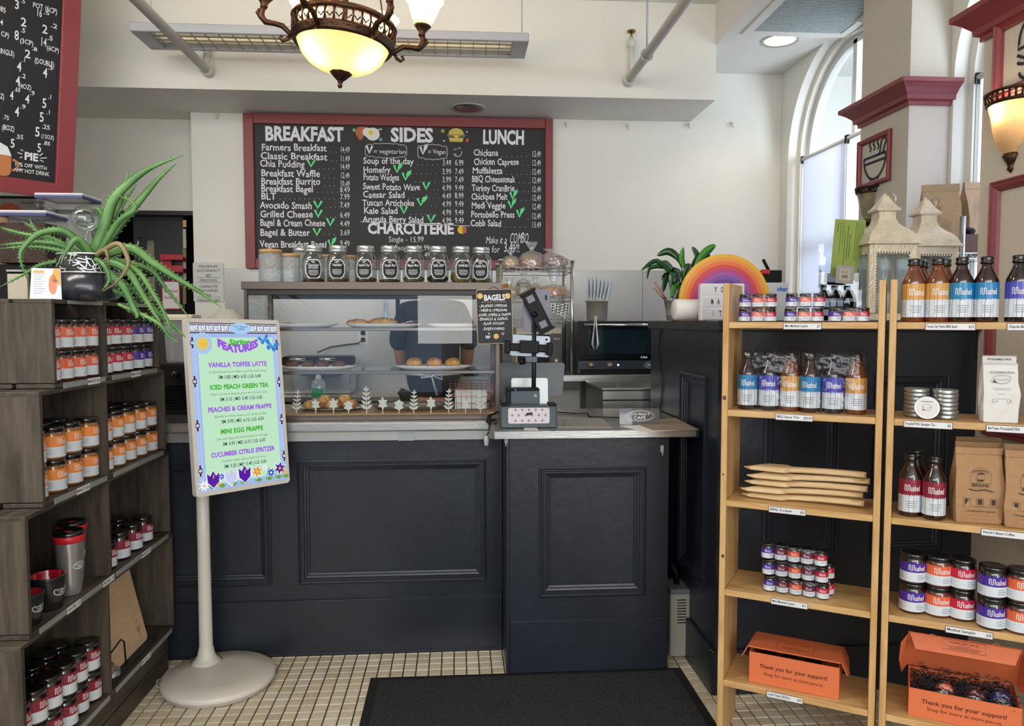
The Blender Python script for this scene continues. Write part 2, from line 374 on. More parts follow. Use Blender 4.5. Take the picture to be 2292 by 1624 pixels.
# piers
def pier(name, x0, y0, y1, zc0=2.44, zc1=2.535, first=True):
    p = wallbox(name, x0, XW+.02, y0, y1, 0, ZS+.005, CREAM if not first else mat('pier_paint_grey', '#c6bfb2', .5, bump=.05, bscale=40))
    prof = [(.0, 2.43), (.012, 2.43), (.012, 2.448), (.028, 2.455), (.03, 2.475), (.055, 2.50), (.075, 2.515), (.085, 2.52), (.085, 2.54), (0, 2.54)]
    b = MB(); path = [(XW+.01, y0, 0, -1), (x0, y0, -1, -1), (x0, y1, -1, 1), (XW+.01, y1, 0, 1)]
    vs = []
    for X0, Y0, dx, dy in path:
        for o_, z in prof: vs.append((X0+dx*o_, Y0+dy*o_, z))
    k = len(prof); fs = [(i*k+j, (i+1)*k+j, (i+1)*k+j+1, i*k+j+1) for i in range(3) for j in range(k-1)]
    b.add(vs, fs); return p, b
p1, b = pier('wall_pier', 2.165, 3.56, 4.0); o = struct(b.build('trim_1', RED))
XP2, YP2 = 1.95, 2.74
p2, b = pier('wall_pier_near', XP2, 1.2, YP2, first=False); struct(b.build('trim_2', RED))
# navy bar walls
def mould(mb, x0, x1, z0, z1, prof, y0, mi=0):
    vs = []
    for ins, hh in prof:
        vs += [(x0+ins, y0-hh, z0+ins), (x1-ins, y0-hh, z0+ins), (x1-ins, y0-hh, z1-ins), (x0+ins, y0-hh, z1-ins)]
    fs = [(4*i+j, 4*i+(j+1) % 4, 4*i+4+(j+1) % 4, 4*i+4+j) for i in range(len(prof)-1) for j in range(4)]
    mb.add(vs, fs, mi)
MP = [(0, 0), (0, .008), (.006, .011), (.010, .008), (.010, .003), (.016, .003), (.018, .006), (.024, .006), (.026, 0), (.034, -.002), (.036, -.007), (.044, -.009), (.046, -.013)]
def panel_front(mb, X0, X1, Z0, Z1, pans, y0=0, th=.03):
    """flat face looking to -Y with recessed moulded panels"""
    xs = X0
    for x0, x1, z0, z1 in sorted(pans):
        mb.box(xs, x0, y0, y0+th, Z0, Z1); mb.box(x0, x1, y0, y0+th, Z0, z0); mb.box(x0, x1, y0, y0+th, z1, Z1)
        mould(mb, x0, x1, z0, z1, MP, y0); i, h = MP[-1]
        mb.box(x0+i-.001, x1-i+.001, y0-h, y0+th, z0+i-.001, z1-i+.001); xs = x1
    mb.box(xs, X1, y0, y0+th, Z0, Z1)
XPT = .955
bar = thing('bar_wall', 'tall navy panelled half wall behind the two pine shelves', 'half wall', (0, 0, 0))
b = MB(); panel_front(b, XPT, XP2, 0, 1.36, [(1.13, 1.42, .52, 1.20), (1.55, 1.84, .52, 1.20)], 2.72); b.box(XPT+.04, XW, 2.76, 3.50, 0, 1.36)
b.build('front_panel', NAVY, bar)
b = MB(); panel_front(b, 0, .95, 0, 1.36, [(.52, .86, .36, 1.185)])
b.build('side_panel', NAVY, bar, loc=(XPT, 3.70, 0), rot=(0, 0, -math.pi/2))
MB().box(XPT-.012, XP2-.001, 2.70, 3.53, 1.36, 1.40).box(XP2-.001, XW-.001, 2.745, 3.53, 1.36, 1.40).box(XPT-.012, 1.2, 3.53, 3.72, 1.36, 1.40).build('ledge', mat('ledge_black', '#23242a', .35), bar, bev=.004)
MB().box(XPT-.014, XPT, 2.72, 3.70, 0, .17).box(XPT-.014, XP2, 2.705, 2.72, 0, .17).build('skirting', NAVY, bar, bev=.004)
# service counter
SY = 3.17
ctr = thing('service_counter', 'long navy panelled counter under the pastry case', 'counter', (0, 0, 0))
a0, a1 = onY(665, 1030, SY), onY(1088, 1305, SY)
l1 = onY(605, 1085, SY).x
pz0, pz1 = onY(665, 1307, SY).z, onY(665, 1030, SY).z
b = MB(); panel_front(b, -3.0, .185, .0, .904, [(l1-.62, l1, pz0, pz1), (a0.x, a1.x, pz0, pz1)], SY); b.box(-3.0, .185, SY+.03, 3.75, 0, .903)
b.build('front_panel', NAVY, ctr)
MB().box(-3.0, .185, SY-.012, SY, 0, .235).box(-3.0, .185, SY-.017, SY-.012, .0, .012).build('kick_board', NAVY, ctr, bev=.004)
wt_ = thing('worktop', 'long stainless worktop with a rolled front edge under the pastry case', 'worktop', (0, 0, 0))
MB().box(-3.0, .13, 3.125, 3.80, .945, .985).build('top_sheet', STEEL, wt_, bev=.006, seg=2)
MB().box(-3.0, .13, 3.14, 3.20, .905, .945).build('front_rail', STEELD, wt_, bev=.002)
MB().box(-.245, -.18, 3.136, 3.14, .905, .945).build('tape', mat('clear_tape', '#9aa2a6', .2), wt_)
# till pedestal
PY = 2.935
ped = thing('till_pedestal', 'navy panelled till pedestal standing on floor by black mat', 'counter', (0, 0, 0))
q0, q1 = onY(1207, 1045, PY), onY(1443, 1330, PY); px0, px1 = onY(1133, 1200, PY).x, onY(1495, 1200, PY).x
b = MB(); panel_front(b, px0+.012, px1, 0.004, .945, [(q0.x, q1.x, q1.z, q0.z)], PY); b.box(px0+.02, px1, PY+.03, 3.6, .004, .945)
b.build('front_panel', NAVY, ped)
MB().box(px0, px0+.013, PY-.004, 3.16, 0.004, .945).build('corner_strip', NAVY, ped, bev=.002)
MB().box(px0+.013, px1+.002, PY-.01, PY, 0.004, .215).build('kick_board', NAVY, ped, bev=.004)
t2 = thing('till_worktop', 'stainless till worktop with bright front lip on navy pedestal', 'worktop', (0, 0, 0))
b = MB(); b.prism([(.14, 2.885), (.93, 2.885), (.945, 2.90), (.945, 3.62), (.136, 3.62), (.136, 3.12), (.12, 2.90)], -.028)
# prism is XZ; lay it down
b.v = [(x, z, .975+y) for x, y, z in b.v]; b.build('top_sheet', STEEL, t2, bev=.005, seg=2)
# mat
_m = thing('floor_mat', 'charcoal entrance mat lying on cream tiles in front of pedestal', 'mat', (0, 0, 0))
MATF = mat('mat_fibre', '#3a3c3d', .95, bump=1.0, bscale=400, col2='#1a1b1c', vscale=130)
MB().box(-.31, .855, .5, 2.90, 0, .009).build('pile', MATF, _m); MB().box(-.345, .89, .46, 2.935, 0, .004).build('rubber_edge', mat('mat_rubber', '#17181a', .6), _m, bev=.002)
# ================================================================== CEILING AND WALL FIXTURES
CHALK = mat('chalk_white', '#e6e6ea', .8); GREENC = mat('chalk_green', '#6be895', .8); BOARD = mat('chalkboard', '#1d1f24', .6, bump=.1, bscale=30, var=.15, vscale=3)
def ink(name, col): return mat('ink_'+name, col, .7)
PIPE = mat('pipe_paint', '#c9c6bd', .45); BRONZE = mat('aged_bronze', '#4a3324', .38, .75, bump=.4, bscale=50, var=.35, vscale=18); DIMSTEEL = mat('fixture_grey', '#a9acb4', .4, .2)
def pipe(label, ex, ey, name, yend):
    p = onY(ex, ey, YB); t = thing(name, label, 'pipe', (p.x, YB, p.z))
    MB().rod((0, -.02, 0), (0, yend, 0), .027, 14).build('pipe_run', PIPE, t)
    MB().rod((0, -.001, 0), (0, -.07, 0), .036, 14).build('elbow', PIPE, t)
    return t, p
t, p = pipe('white sprinkler pipe running to the beam at upper left', 468, 162, 'sprinkler_pipe', -5.5)
MB().rod((-.0, -.045, .02), (-.0, -.045, .26), .018, 12).build('riser', PIPE, t); MB().rod((0, -.045, .255), (0, -.045, .27), .03, 12).build('flange', PIPE, t)
MB().tube([(.03, -.06, .0), (.05, -.06, .02), (.05, -.06, .05)], .006, 6).build('lug', PIPE, t)
t, p = pipe('white sprinkler pipe with brass valve riser at upper right', 1405, 183, 'sprinkler_pipe', -5.5)
MB().rod((.01, -.05, .02), (.01, -.05, .22), .02, 12).build('riser', PIPE, t); MB().lathe([(.022, .20), (.03, .21), (.03, .235), (.018, .25), (.012, .265)], 14, 0, True, T((.01, -.05, 0))).build('collar', PIPE, t)
BRASS = mat('brass', '#8a6a3c', .35, .8)
v = MB().lathe([(.007, .26), (.007, .30)], 10, 0, True, T((.01, -.05, 0))).build('valve_stem', BRASS, t); MB().lathe([(.001, .300), (.026, .296), (.028, .302), (.024, .308), (.001, .306)], 14, 0, True, T((.01, -.05, 0)), cap=False).build('valve_wheel', BRASS, t)
MB().rod((0, -.5, .03), (0, -.5, ZC-p.z), .006, 8).build('hanger_rod', DIMSTEEL, t); MB().tube(arc(0, 0, .036, 0, 360, 16) and [(x, -.5, z) for x, z in arc(0, 0, .034, 0, 350, 16)], .005, 6).build('hanger_ring', DIMSTEEL, t)
# suspended fluorescent fitting
FY = 4.45; fl, fr_ = onY(290, 70, FY), onY(1184, 92, FY); zf = (fl.z+fr_.z)/2; L2 = (fr_.x-fl.x)/2
t = thing('fluorescent_light', 'long suspended fluorescent fitting with white wire louvre behind chandelier', 'ceiling light', ((fl.x+fr_.x)/2, FY, zf))
b = MB()
for s_ in (0, 1):
    y0 = s_*.275; MB().box(-L2, L2, y0, y0+.022, 0, .05).build('side_rail', DIMSTEEL, t, bev=.004)
for s_ in (-1, 1): MB().box(s_*L2-(.09 if s_ > 0 else 0), s_*L2+(.09 if s_ < 0 else 0), .023, .274, .002, .05).build('end_cap', DIMSTEEL, t)
MB().box(-L2+.09, L2-.09, .023, .274, .040, .046).build('reflector', mat('reflector_warm', '#f3e8cc', .5, emit=.22), t)  # fitting is off; glow imitates light reflected inside it
b = MB(); n = int((2*L2-.18)/.075)
for i in range(n+1): x = -L2+.09+i*(2*L2-.18)/n; b.box(x-.0016, x+.0016, .023, .274, .004, .012)
for j in range(1, 4): b.box(-L2+.09, L2-.09, .023+j*.063-.0016, .023+j*.063+.0016, .004, .012)
b.build('louvre', mat('louvre_wire', '#8d8a80', .4), t, kind='stuff')
for j in (.10, .20): MB().rod((-L2+.12, j, .027), (L2-.12, j, .027), .011, 10).build('tube', mat('lit_tube', '#fff3d8', .5, emit=.12), t)  # unlit tubes, a faint glow stands in for reflected light
for x in (-L2+.07, L2-.03): MB().rod((x, .13, .05), (x, .13, ZC-zf), .004, 6).build('suspension_wire', DIMSTEEL, t)
# recessed downlights
def downlight(px, py, z, label, lit):
    p = onZ(px, py, z); t = thing('downlight', label, 'ceiling light', (p.x, p.y, z))
    MB().lathe([(.098, -.003), (.118, -.006), (.12, 0), (.1, .0), (.098, -.003)], 32, 0, cap=False).build('trim_ring', mat('trim_white', '#c9c6c0', .3, .3), t)
    MB().lathe([(.098, 0), (.094, -.004), (.05, -.0045), (.001, -.004)], 32, 0, cap=False).build('lamp_well', mat('lit_well', '#ffe9c0', .4, emit=1.0) if lit else mat('well_chrome', '#8f9494', .25, .8, var=.3, vscale=30), t)
    if lit: light('downlight_glow', 'SPOT', (p.x, p.y, z-.03), (0, 0, 0), 14, (1, .87, .68), 2.2)
downlight(1047, 241, ZB, 'round recessed downlight in the beam underside, switched off', False)
downlight(1746, 90, ZS, 'round recessed downlight glowing warm in the side ceiling', True)
# air grille
c = [onZ(x, y, ZS) for x, y in ((1668, 66), (1850, 67))]
t = thing('air_grille', 'square ribbed air grille set in the white side ceiling', 'vent', (c[0].x, c[0].y-.6, ZS-.001)); GW = .60
MB().box(0, GW+.06, -.06, -.0, -.012, 0).box(0, GW+.06, .60, .66, -.012, 0).box(0, .05, 0, .6, -.012, 0).box(GW+.01, GW+.06, 0, .6, -.012, 0).build('frame', WHITE2, t)
MB().box(.05, GW+.01, 0, .6, -.002, 0).build('backing', mat('grille_dark', '#3c4648', .6), t)
b = MB()
for i in range(30): b.box(.05, GW+.01, .006+i*.02, .018+i*.02, -.008, -.002)
b.build('ribs', mat('grille_grey', '#a9b4b4', .5), t, kind='stuff')
MB().box(1.93, 1.935, 1.5, 4.35, ZS-.003, ZS+.0).build('slot', BLACK, None); tag(D.objects['slot'], 'narrow dark slot along the side ceiling', 'ceiling slot', kind='structure'); D.objects['slot'].name = 'trim_3'
# painted hooks on the back wall
for px, py, nm in ((487, 256, 'white painted hook above the occupancy notice'), (1267, 277, 'white painted hook just right of the red-framed menu'), (1404, 281, 'white painted hook under the valve riser'), (1541, 279, 'white painted hook under the end of beam'), (1638, 277, 'rightmost white painted wall hook near window')):
    p = onY(px, py, YW); h_ = thing('wall_hook', nm, 'hook', (p.x, YW, p.z), 0, 'painted hooks along the back wall')
    MB().lathe([(.014, 0), (.014, .006), (.008, .01)], 12, 0, True, RX(math.pi/2)).build('base', WHITE, h_); MB().tube([(0, -.008, 0), (0, -.03, -.002), (0, -.034, -.02), (0, -.025, -.032)], .006, 8).build('hook', WHITE, h_)
# ------------------------------------------------------------------ chandelier
LAMPG = D.materials.new('lamp_glass_amber'); LAMPG.use_nodes = True; nt = LAMPG.node_tree; nt.nodes.clear()
_o = nd(nt, 'ShaderNodeOutputMaterial'); _t = nd(nt, 'ShaderNodeBsdfTranslucent', Color=(.80, .56, .30, 1)); _g = nd(nt, 'ShaderNodeBsdfDiffuse', Color=(.75, .55, .32, 1)); _gl = nd(nt, 'ShaderNodeBsdfGlossy', Roughness=.25)
_x = nd(nt, 'ShaderNodeMixShader'); _x.inputs[0].default_value = .35; _x2 = nd(nt, 'ShaderNodeMixShader'); _x2.inputs[0].default_value = .06
nt.links.new(_t.outputs[0], _x.inputs[1]); nt.links.new(_g.outputs[0], _x.inputs[2]); nt.links.new(_x.outputs[0], _x2.inputs[1]); nt.links.new(_gl.outputs[0], _x2.inputs[2]); nt.links.new(_x2.outputs[0], _o.inputs[0])
BULB = mat('bulb', '#fff0cc', .5, emit=14)
d = ray(768, 100); cc = EYE+d*3.05
ch = thing('chandelier', 'bronze chandelier with glowing amber glass bowl and upturned shades', 'chandelier', cc, 0, rot=(0, math.radians(5), math.radians(8)))
MB().lathe([(.183, -.012), (.192, -.014), (.2, -.004), (.198, .004), (.205, .010), (.203, .022), (.196, .026), (.186, .024), (.18, .0)], 48, 0, cap=False).build('lower_ring', BRONZE, ch)
MB().lathe([(.190, .068), (.206, .070), (.210, .080), (.202, .092), (.188, .090)], 48, 0, cap=False).build('upper_ring', BRONZE, ch)
b = MB()
for i in range(36):
    a = math.radians(i*10); M = RZ(a); b.tube([(.198, 0, .022), (.203, 0, .045), (.200, 0, .072)], [.0055, .0035, .006], 6, 0, M)
    b.tube([(.198*math.cos(k), .198*math.sin(k), .034+.006*abs(k)*40) for k in (-.06, 0, .06)], .003, 5, 0, RZ(a+math.radians(5)))
b.build('gallery', BRONZE, ch, kind='stuff')
MB().lathe([(.186, .008), (.182, -.005), (.176, -.02), (.160, -.05), (.132, -.078), (.095, -.098), (.05, -.112), (.012, -.116)], 48, 0, cap=False).build('glass_bowl', LAMPG, ch)
b = MB(); pr = [(.010, -.104), (.046, -.108), (.040, -.118), (.024, -.133), (.016, -.142), (.010, -.146), (.011, -.151), (.006, -.155), (.010, -.162), (.008, -.170), (.001, -.174)]
vs = []; n = 32
for i in range(n):
    a = 2*math.pi*i/n; f = 1+.10*math.cos(8*a)
    for r, z in pr: vs.append((r*math.cos(a)*(f if r > .018 else 1), r*math.sin(a)*(f if r > .018 else 1), z+(.004*math.cos(8*a) if r > .039 else 0)))
k = len(pr); b.add(vs, [(i*k+j, ((i+1) % n)*k+j, ((i+1) % n)*k+j+1, i*k+j+1) for i in range(n) for j in range(k-1)], 0, True); b.build('finial', BRONZE, ch)
MB().rod((0, 0, -.02), (0, 0, .9), .008, 10).build('stem', BRONZE, ch)
for i in range(3): MB().rod((.19*math.cos(i*2.094+.5), .19*math.sin(i*2.094+.5), .09), (.02, 0, .7), .003, 6).build('support_rod', BRONZE, ch)
def shade_mb(flutes=16, r0=.030, r1=.068, h=.105):
    b = MB(); vs = []; n = 48; m = 9
    for i in range(n):
        a = 2*math.pi*i/n
        for j in range(m):
            u = j/(m-1); r = r0+(r1-r0)*(u**.75)+.010*max(0, u-.8)*5*u; r *= 1+.045*math.cos(flutes*a)*(.3+u)
            vs.append((r*math.cos(a), r*math.sin(a), u*h))
    b.add(vs, [(i*m+j, ((i+1) % n)*m+j, ((i+1) % n)*m+j+1, i*m+j+1) for i in range(n) for j in range(m-1)], 0, True); return b
for i in range(6):
    a = math.radians(i*60+2); M = RZ(a)
    arm = MB().tube([(.196, 0, -.004), (.212, 0, .012), (.236, 0, .032), (.268, 0, .036), (.300, 0, .036), (.318, 0, .055), (.316, 0, .078), (.310, 0, .092)], [.008, .009, .011, .010, .012, .014, .011, .012], 10, 0, M).build('arm', BRONZE, ch)
    MB().tube([(.205, 0, .0), (.216, 0, -.018), (.232, 0, -.026), (.244, 0, -.016), (.240, 0, -.006), (.232, 0, -.010)], [.006, .008, .007, .006, .005, .004], 8, 0, M).build('scroll', BRONZE, arm)
    MB().tube([(.322, 0, .050), (.334, 0, .066), (.328, 0, .080), (.320, 0, .074)], [.005, .007, .005, .004], 8, 0, M).build('leaf_scroll', BRONZE, arm)
    MB().lathe([(.010, .085), (.015, .092), (.013, .100), (.020, .112), (.030, .124), (.036, .130), (.030, .134), (.01, .134)], 20, 0, True, M @ T((.310, 0, 0))).build('cup', BRONZE, ch)
    s_ = shade_mb().build('shade', LAMPG, ch, loc=(.310*math.cos(a), .310*math.sin(a), .130))
    MB().ball((0, 0, .05), .018, 12, 0, 1.3).build('bulb', BULB, s_)
    light('chandelier_bulb', 'POINT', ch.matrix_basis @ Vector((.310*math.cos(a), .310*math.sin(a), .225)), (0, 0, 0), 2.8, (1, .78, .5), .02)
for s_ in (-1, 1):
    q = (s_*.088, -.06, -.012); MB().ball(q, .020, 12, 0, 1.2).build('bulb', BULB, ch)
    light('chandelier_bowl_bulb', 'POINT', ch.matrix_basis @ Vector((q[0], q[1], q[2]-.034)), (0, 0, 0), .9, (1, .80, .52), .012)
# ------------------------------------------------------------------ pictures and sconces on the piers
UYn = Vector((0, -1, 0))
def picture(label, X0, pxs, name='picture'):
    P = [onX(x, y, X0) for x, y in pxs]     # far-top, near-top, near-bottom
    ya, yb, zt, zb = P[0].y, P[1].y, (P[0].z+P[1].z)/2, P[2].z
    t = thing(name, label, 'picture', (X0, (ya+yb)/2, (zt+zb)/2)); w_, h_ = abs(ya-yb), zt-zb
    b = MB(); mould(b, -w_/2, w_/2, -h_/2, h_/2, [(0, 0), (0, .014), (.005, .02), (.012, .016), (.018, .018), (.026, .010), (.028, .001)], 0)
    b.build('frame', RED, t, rot=(0, 0, -math.pi/2)); return t, w_, h_
INKB = ink('line', '#24272c')
def icon(t, strokes, wd, s, loc=(0, 0)):
    b = MB()
    for st in strokes:
        cl = st[0] == st[-1]; stroke(b, st[:-1] if cl else st, wd, (-.003, -loc[0], loc[1]), UYn, UZ, 0, s, cl)
    b.build('line_drawing', INKB, t)
t, w_, h_ = picture('red framed picture of a steaming soup bowl on the far pier', 2.165, ((1925, 319), (1998, 286), (1998, 402)))
bowl = [arc(0, .1, .42, 180, 360, 18, .48), [(-.42, .1), (.42, .1)], [(-.38, -.02), (.38, -.02)], [(-.14, -.36), (-.2, -.55), (.2, -.55), (.14, -.36)], [(.18, .1), (.24, .36), (.36, .42), (.42, .34), (.36, .24), (.30, .1)]]
for x in (-.2, -.05, .1): bowl.append([(x, .22), (x+.05, .28), (x-.02, .36), (x+.04, .44), (x+.02, .50)])
icon(t, bowl, .05, w_*.80, (0, 0))
# burger picture: frame runs past the photo's edge
yF = onX(2222, 60, XP2).y; zt = onX(2222, 60, XP2).z; zb = onX(2222, 230, XP2).z
t = thing('picture', 'red framed picture of a burger line drawing on the near pier', 'picture', (XP2, yF-.24, (zt+zb)/2))
b = MB(); mould(b, -.21, .21, (zb-zt)/2, (zt-zb)/2, [(0, 0), (0, .016), (.006, .024), (.014, .019), (.020, .022), (.032, .012), (.034, .001)], 0); b.build('frame', RED, t, rot=(0, 0, -math.pi/2))
icon(t, [arc(0, .12, .42, 0, 180, 16, .40)+[(-.44, .04), (.44, .04), (.42, .12)], [(-.45, -.04), (-.30, -.12), (-.15, -.03), (0, -.13), (.15, -.03), (.3, -.12), (.45, -.04)], arc(0, -.14, .44, 180, 360, 10, .08), arc(0, -.30, .40, 180, 360, 12, .16), [(-.1, .32), (.0, .38)]], .045, .24, (0, .0))
y2 = onX(2213, 412, XP2).y; z2, z3 = onX(2213, 412, XP2).z, onX(2225, 975, XP2).z
t = thing('wall_panel_frame', 'tall empty red moulding frame on near pier behind sauce bottles', 'wall moulding', (XP2, y2-.48, (z2+z3)/2))
b = MB(); mould(b, -.45, .45, (z3-z2)/2, (z2-z3)/2, [(0, 0), (0, .016), (.006, .024), (.014, .019), (.020, .022), (.034, .012), (.038, .001)], 0); b.build('frame', RED, t, rot=(0, 0, -math.pi/2))
def sconce(px, py, X0, sc_, lit, label):
    p = onX(px, py, X0); t = thing('wall_sconce', label, 'wall light', (X0-.001, p.y, p.z), 0)
    def half(pr, mi=0):
        b = MB(); n = 24; vs = []
        for i in range(n+1):
            a = math.pi/2+math.pi*i/n; fl_ = 1+.03*math.cos(20*a)
            for r, z in pr: vs.append((r*sc_*math.cos(a)*.8, r*sc_*math.sin(a)*fl_, z*sc_))
        k = len(pr); b.add(vs, [(i*k+j, (i+1)*k+j, (i+1)*k+j+1, i*k+j+1) for i in range(n) for j in range(k-1)], 0, True); return b
    g = half([(.022, -.17), (.035, -.155), (.06, -.12), (.075, -.07), (.083, -.02), (.095, .02)]); g.build('shade', LAMPG if lit else mat('sconce_glass_off', '#8d8463', .25, var=.4, vscale=14, spec=.6), t)
    half([(.093, .018), (.104, .02), (.106, .028), (.098, .032)]).build('lower_band', BRONZE, t); half([(.100, .056), (.112, .058), (.114, .066), (.104, .07), (.09, .068)]).build('upper_band', BRONZE, t)
    b = MB()
    for i in range(15):
        a = math.pi/2+math.pi*i/14; b.rod((.102*sc_*math.cos(a)*.8, .102*sc_*math.sin(a), .03*sc_), (.108*sc_*math.cos(a)*.8, .108*sc_*math.sin(a), .058*sc_), .0045*sc_, 6)
    b.build('fretwork', BRONZE, t, kind='stuff')
    half([(.030, -.165), (.036, -.175), (.020, -.20), (.012, -.215), (.016, -.225), (.001, -.24)]).build('finial', BRONZE, t)
    MB().box(-.006, 0, -.04*sc_, .04*sc_, -.14*sc_, .05*sc_).build('back_plate', BRONZE, t, bev=.002)
    if lit:
        MB().ball((-.045*sc_, 0, -.02), .02, 10).build('bulb', BULB, t); light('sconce_bulb', 'POINT', (X0-.05*sc_, p.y, p.z+.02), (0, 0, 0), .4, (1, .78, .5), .02)
sconce(1945, 440, 2.165, .72, False, 'unlit fluted glass wall sconce under the soup bowl picture')
sconce(2268, 245, XP2, .92, True, 'lit amber glass wall sconce on near pier')
# ================================================================== BIG MENU
YM = 5.465; m0, m1 = onY(545, 252, YM), onY(1236, 604, YM); mt = (onY(545, 252, YM).z+onY(1236, 270, YM).z)/2
menu = thing('menu_board', 'wide red-framed chalkboard menu with breakfast, sides and lunch on back wall', 'menu board', ((m0.x+m1.x)/2, YM, (mt+m1.z)/2))
W2, H2 = (m1.x-m0.x)/2, (mt-m1.z)/2; fwd = .068
b = MB().box(-W2+.02, W2-.02, 0, .02, -H2+.02, H2-.02).build('slate', BOARD, menu)
REDF = mat('red_frame_paint', '#7d3030', .45, bump=.05)
for nm, a_ in (('l', (-W2, -W2+fwd, -H2, H2)), ('r', (W2-fwd*.8, W2, -H2, H2)), ('t', (-W2+fwd+.001, W2-fwd*.8-.001, H2-fwd, H2)), ('b', (-W2+fwd+.001, W2-fwd*.8-.001, -H2, -H2+fwd))):
    MB().box(a_[0], a_[1], -.022, .01, a_[2], a_[3]).build('frame_rail', REDF, menu, bev=.003)
WT, GN = MB(), MB()
def bt(mb, s, x0, x1, y, h, wt='b', jit=.06, Yp=YM-.002, slant=0):
    P = onY(x0, y, Yp)-Vector(menu.location); k = (onY(x0+1, y, Yp)-onY(x0, y, Yp)).length
    m = MB(); text(m, s, P, UX, UZ, h*k, (x1-x0)*k, 'l', wt, 0, jit, slant); m.build('chalk_lettering', CHALK, menu)
def vee(x0, x1, y, leaf=False, mb=None):
    mt_ = CHALK if mb else GREENC; mb = MB(); P = onY(x0, y, YM-.002)-Vector(menu.location); k = .00322; w_ = (x1-x0)*(.75 if leaf else 1)
    stroke(mb, [(0, 16), (w_*.45, 1), (w_, 16)], 4.6, P, UX, UZ, 0, k)
    if leaf: shape(mb, [(w_*.55, 10), (w_*.75, 19), (w_*1.1, 20), (w_*1.35, 24), (w_*1.3, 15), (w_*1.0, 9), (w_*.7, 8)], P+Vector((0, -.0008, 0)), UX, UZ, 0, k)
    mb.build('check_mark', mt_, menu)
for s, a, b_, y, h, *r in (('BREAKFAST', 593, 770, 313, 30), ('SIDES', 875, 970, 316, 29), ('LUNCH', 1080, 1174, 321, 29), ('CHARCUTERIE', 823, 1017, 522, 23)): bt(WT, s, a, b_, y, h, 'h', .03)
rows = [('Farmers Breakfast', 585, 732, 336, '14.49', 341), ('Classic Breakfast', 583, 733, 356, '11.49', 361), ('Chia Pudding', 582, 682, 373, '14.49', 379), ('Breakfast Waffle', 584, 717, 394, '12.49', 399), ('Breakfast Burrito', 584, 718, 412, '10.49', 417), ('Breakfast Bagel', 584, 702, 429, '8.49', 431), ('BLT', 584, 618, 446, '7.99', 446), ('Avocado Smash', 582, 699, 466, '7.49', 465), ('Grilled Cheese', 582, 701, 486, '6.49', 487), ('Bagel & Cream Cheese', 582, 729, 505, '4.49', 506), ('Bagel & Butter', 582, 694, 527, '3.69', 526), ('Vegan Breakfast Bagel', 582, 732, 553, '9.49', 550)]
vs_ = {2: (688, 705), 7: (703, 720), 8: (705, 720), 9: (732, 747), 10: (702, 717), 11: (735, 752)}
def dots(x0, x1, y):
    P0 = Vector(menu.location); x = x0
    while x < x1:
        p = onY(x, y, YM-.002)-P0; shape(WT, arc(0, 0, .0024, 0, 330, 6), p, UX, UZ); x += 11
for i, (s, a, b_, y, pr_, yp) in enumerate(rows):
    bt(WT, s, a, b_, y, 15); bt(WT, pr_, 761, 783, yp, 12.5, 'r')
    e = b_
    if i in vs_: vee(*vs_[i], y, i == 11); e = vs_[i][1]
    dots(e+9, 757, yp-1)
rows = [('Soup of the day', 813, 926, 366, '3.49', '6.99', 370), ('Homefry', 813, 874, 386, '3.99', '7.49', 390), ('Potato Wedges', 813, 894, 403, '3.99', '7.49', 408), ('Sweet Potato Wave', 812, 941, 424, '4.99', '9.49', 426), ('Caesar Salad', 812, 907, 442, '4.49', '8.99', 444), ('Tuscan Artichoke', 811, 928, 460, '4.99', '9.49', 462), ('Kale Salad', 814, 891, 478, '4.99', '9.49', 481), ('Arugula Berry Salad', 812, 949, 497, '4.99', '9.49', 499)]
vs_ = {1: (882, 901, 1), 2: (901, 920, 1), 3: (947, 961, 0), 5: (934, 956, 1), 6: (897, 911, 0), 7: (957, 973, 0)}
for i, (s, a, b_, y, p1_, p2_, yp) in enumerate(rows):
    bt(WT, s, a, b_, y, 14); bt(WT, p1_, 990, 1010, yp, 12.5, 'r'); bt(WT, p2_, 1018, 1038, yp, 12.5, 'r'); e = b_
    if i in vs_: vee(vs_[i][0], vs_[i][1], y, bool(vs_[i][2])); e = vs_[i][1]
    dots(e+9, 984, yp-1)
rows = [('Chickana', 1060, 1115, 348, '12.49', 351), ('Chicken Caprese', 1060, 1162, 368, '12.49', 371), ('Muffaletta', 1057, 1125, 388, '12.49', 391), ('BBQ Cheesesteak', 1056, 1153, 407, '12.49', 410), ('Turkey CranBrie', 1056, 1152, 427, '12.49', 430), ('Chickpea Melt', 1055, 1136, 446, '12.49', 449), ('Medi Veggie', 1055, 1132, 466, '12.49', 469), ('Portobello Press', 1054, 1152, 486, '12.49', 490), ('Cobb Salad', 1053, 1122, 506, '13.49', 509)]
vs_ = {5: (1142, 1158), 6: (1138, 1155), 7: (1157, 1173)}
for i, (s, a, b_, y, pr_, yp) in enumerate(rows):
    bt(WT, s, a, b_, y, 14); bt(WT, pr_, 1190, 1211, yp, 12.5, 'r'); e = b_
    if i in vs_: vee(*vs_[i], y, True); e = vs_[i][1]
    dots(e+9, 1186, yp-1)
bt(WT, 'Make it a', 1087, 1134, 544, 15, 'r', .08, slant=.15); bt(WT, 'COMBO', 1140, 1182, 544, 23, 'r', .05, slant=.12); bt(WT, 'for', 1100, 1118, 565, 15, 'r', .08, slant=.1); bt(WT, '3.49!!', 1127, 1164, 564, 20, 'r', .08)
bt(WT, 'Single - 15.99', 870, 949, 541, 12, 'r'); bt(WT, '2-3 People - 38.99', 862, 962, 560, 12, 'r'); bt(WT, '49', 950, 963, 576, 12, 'r')
vee(821, 833, 343, False, WT); bt(WT, '= vegetarian', 836, 909, 343, 10, 'r'); vee(941, 957, 345, True, WT); bt(WT, '= Vegan', 958, 998, 344, 10, 'r')
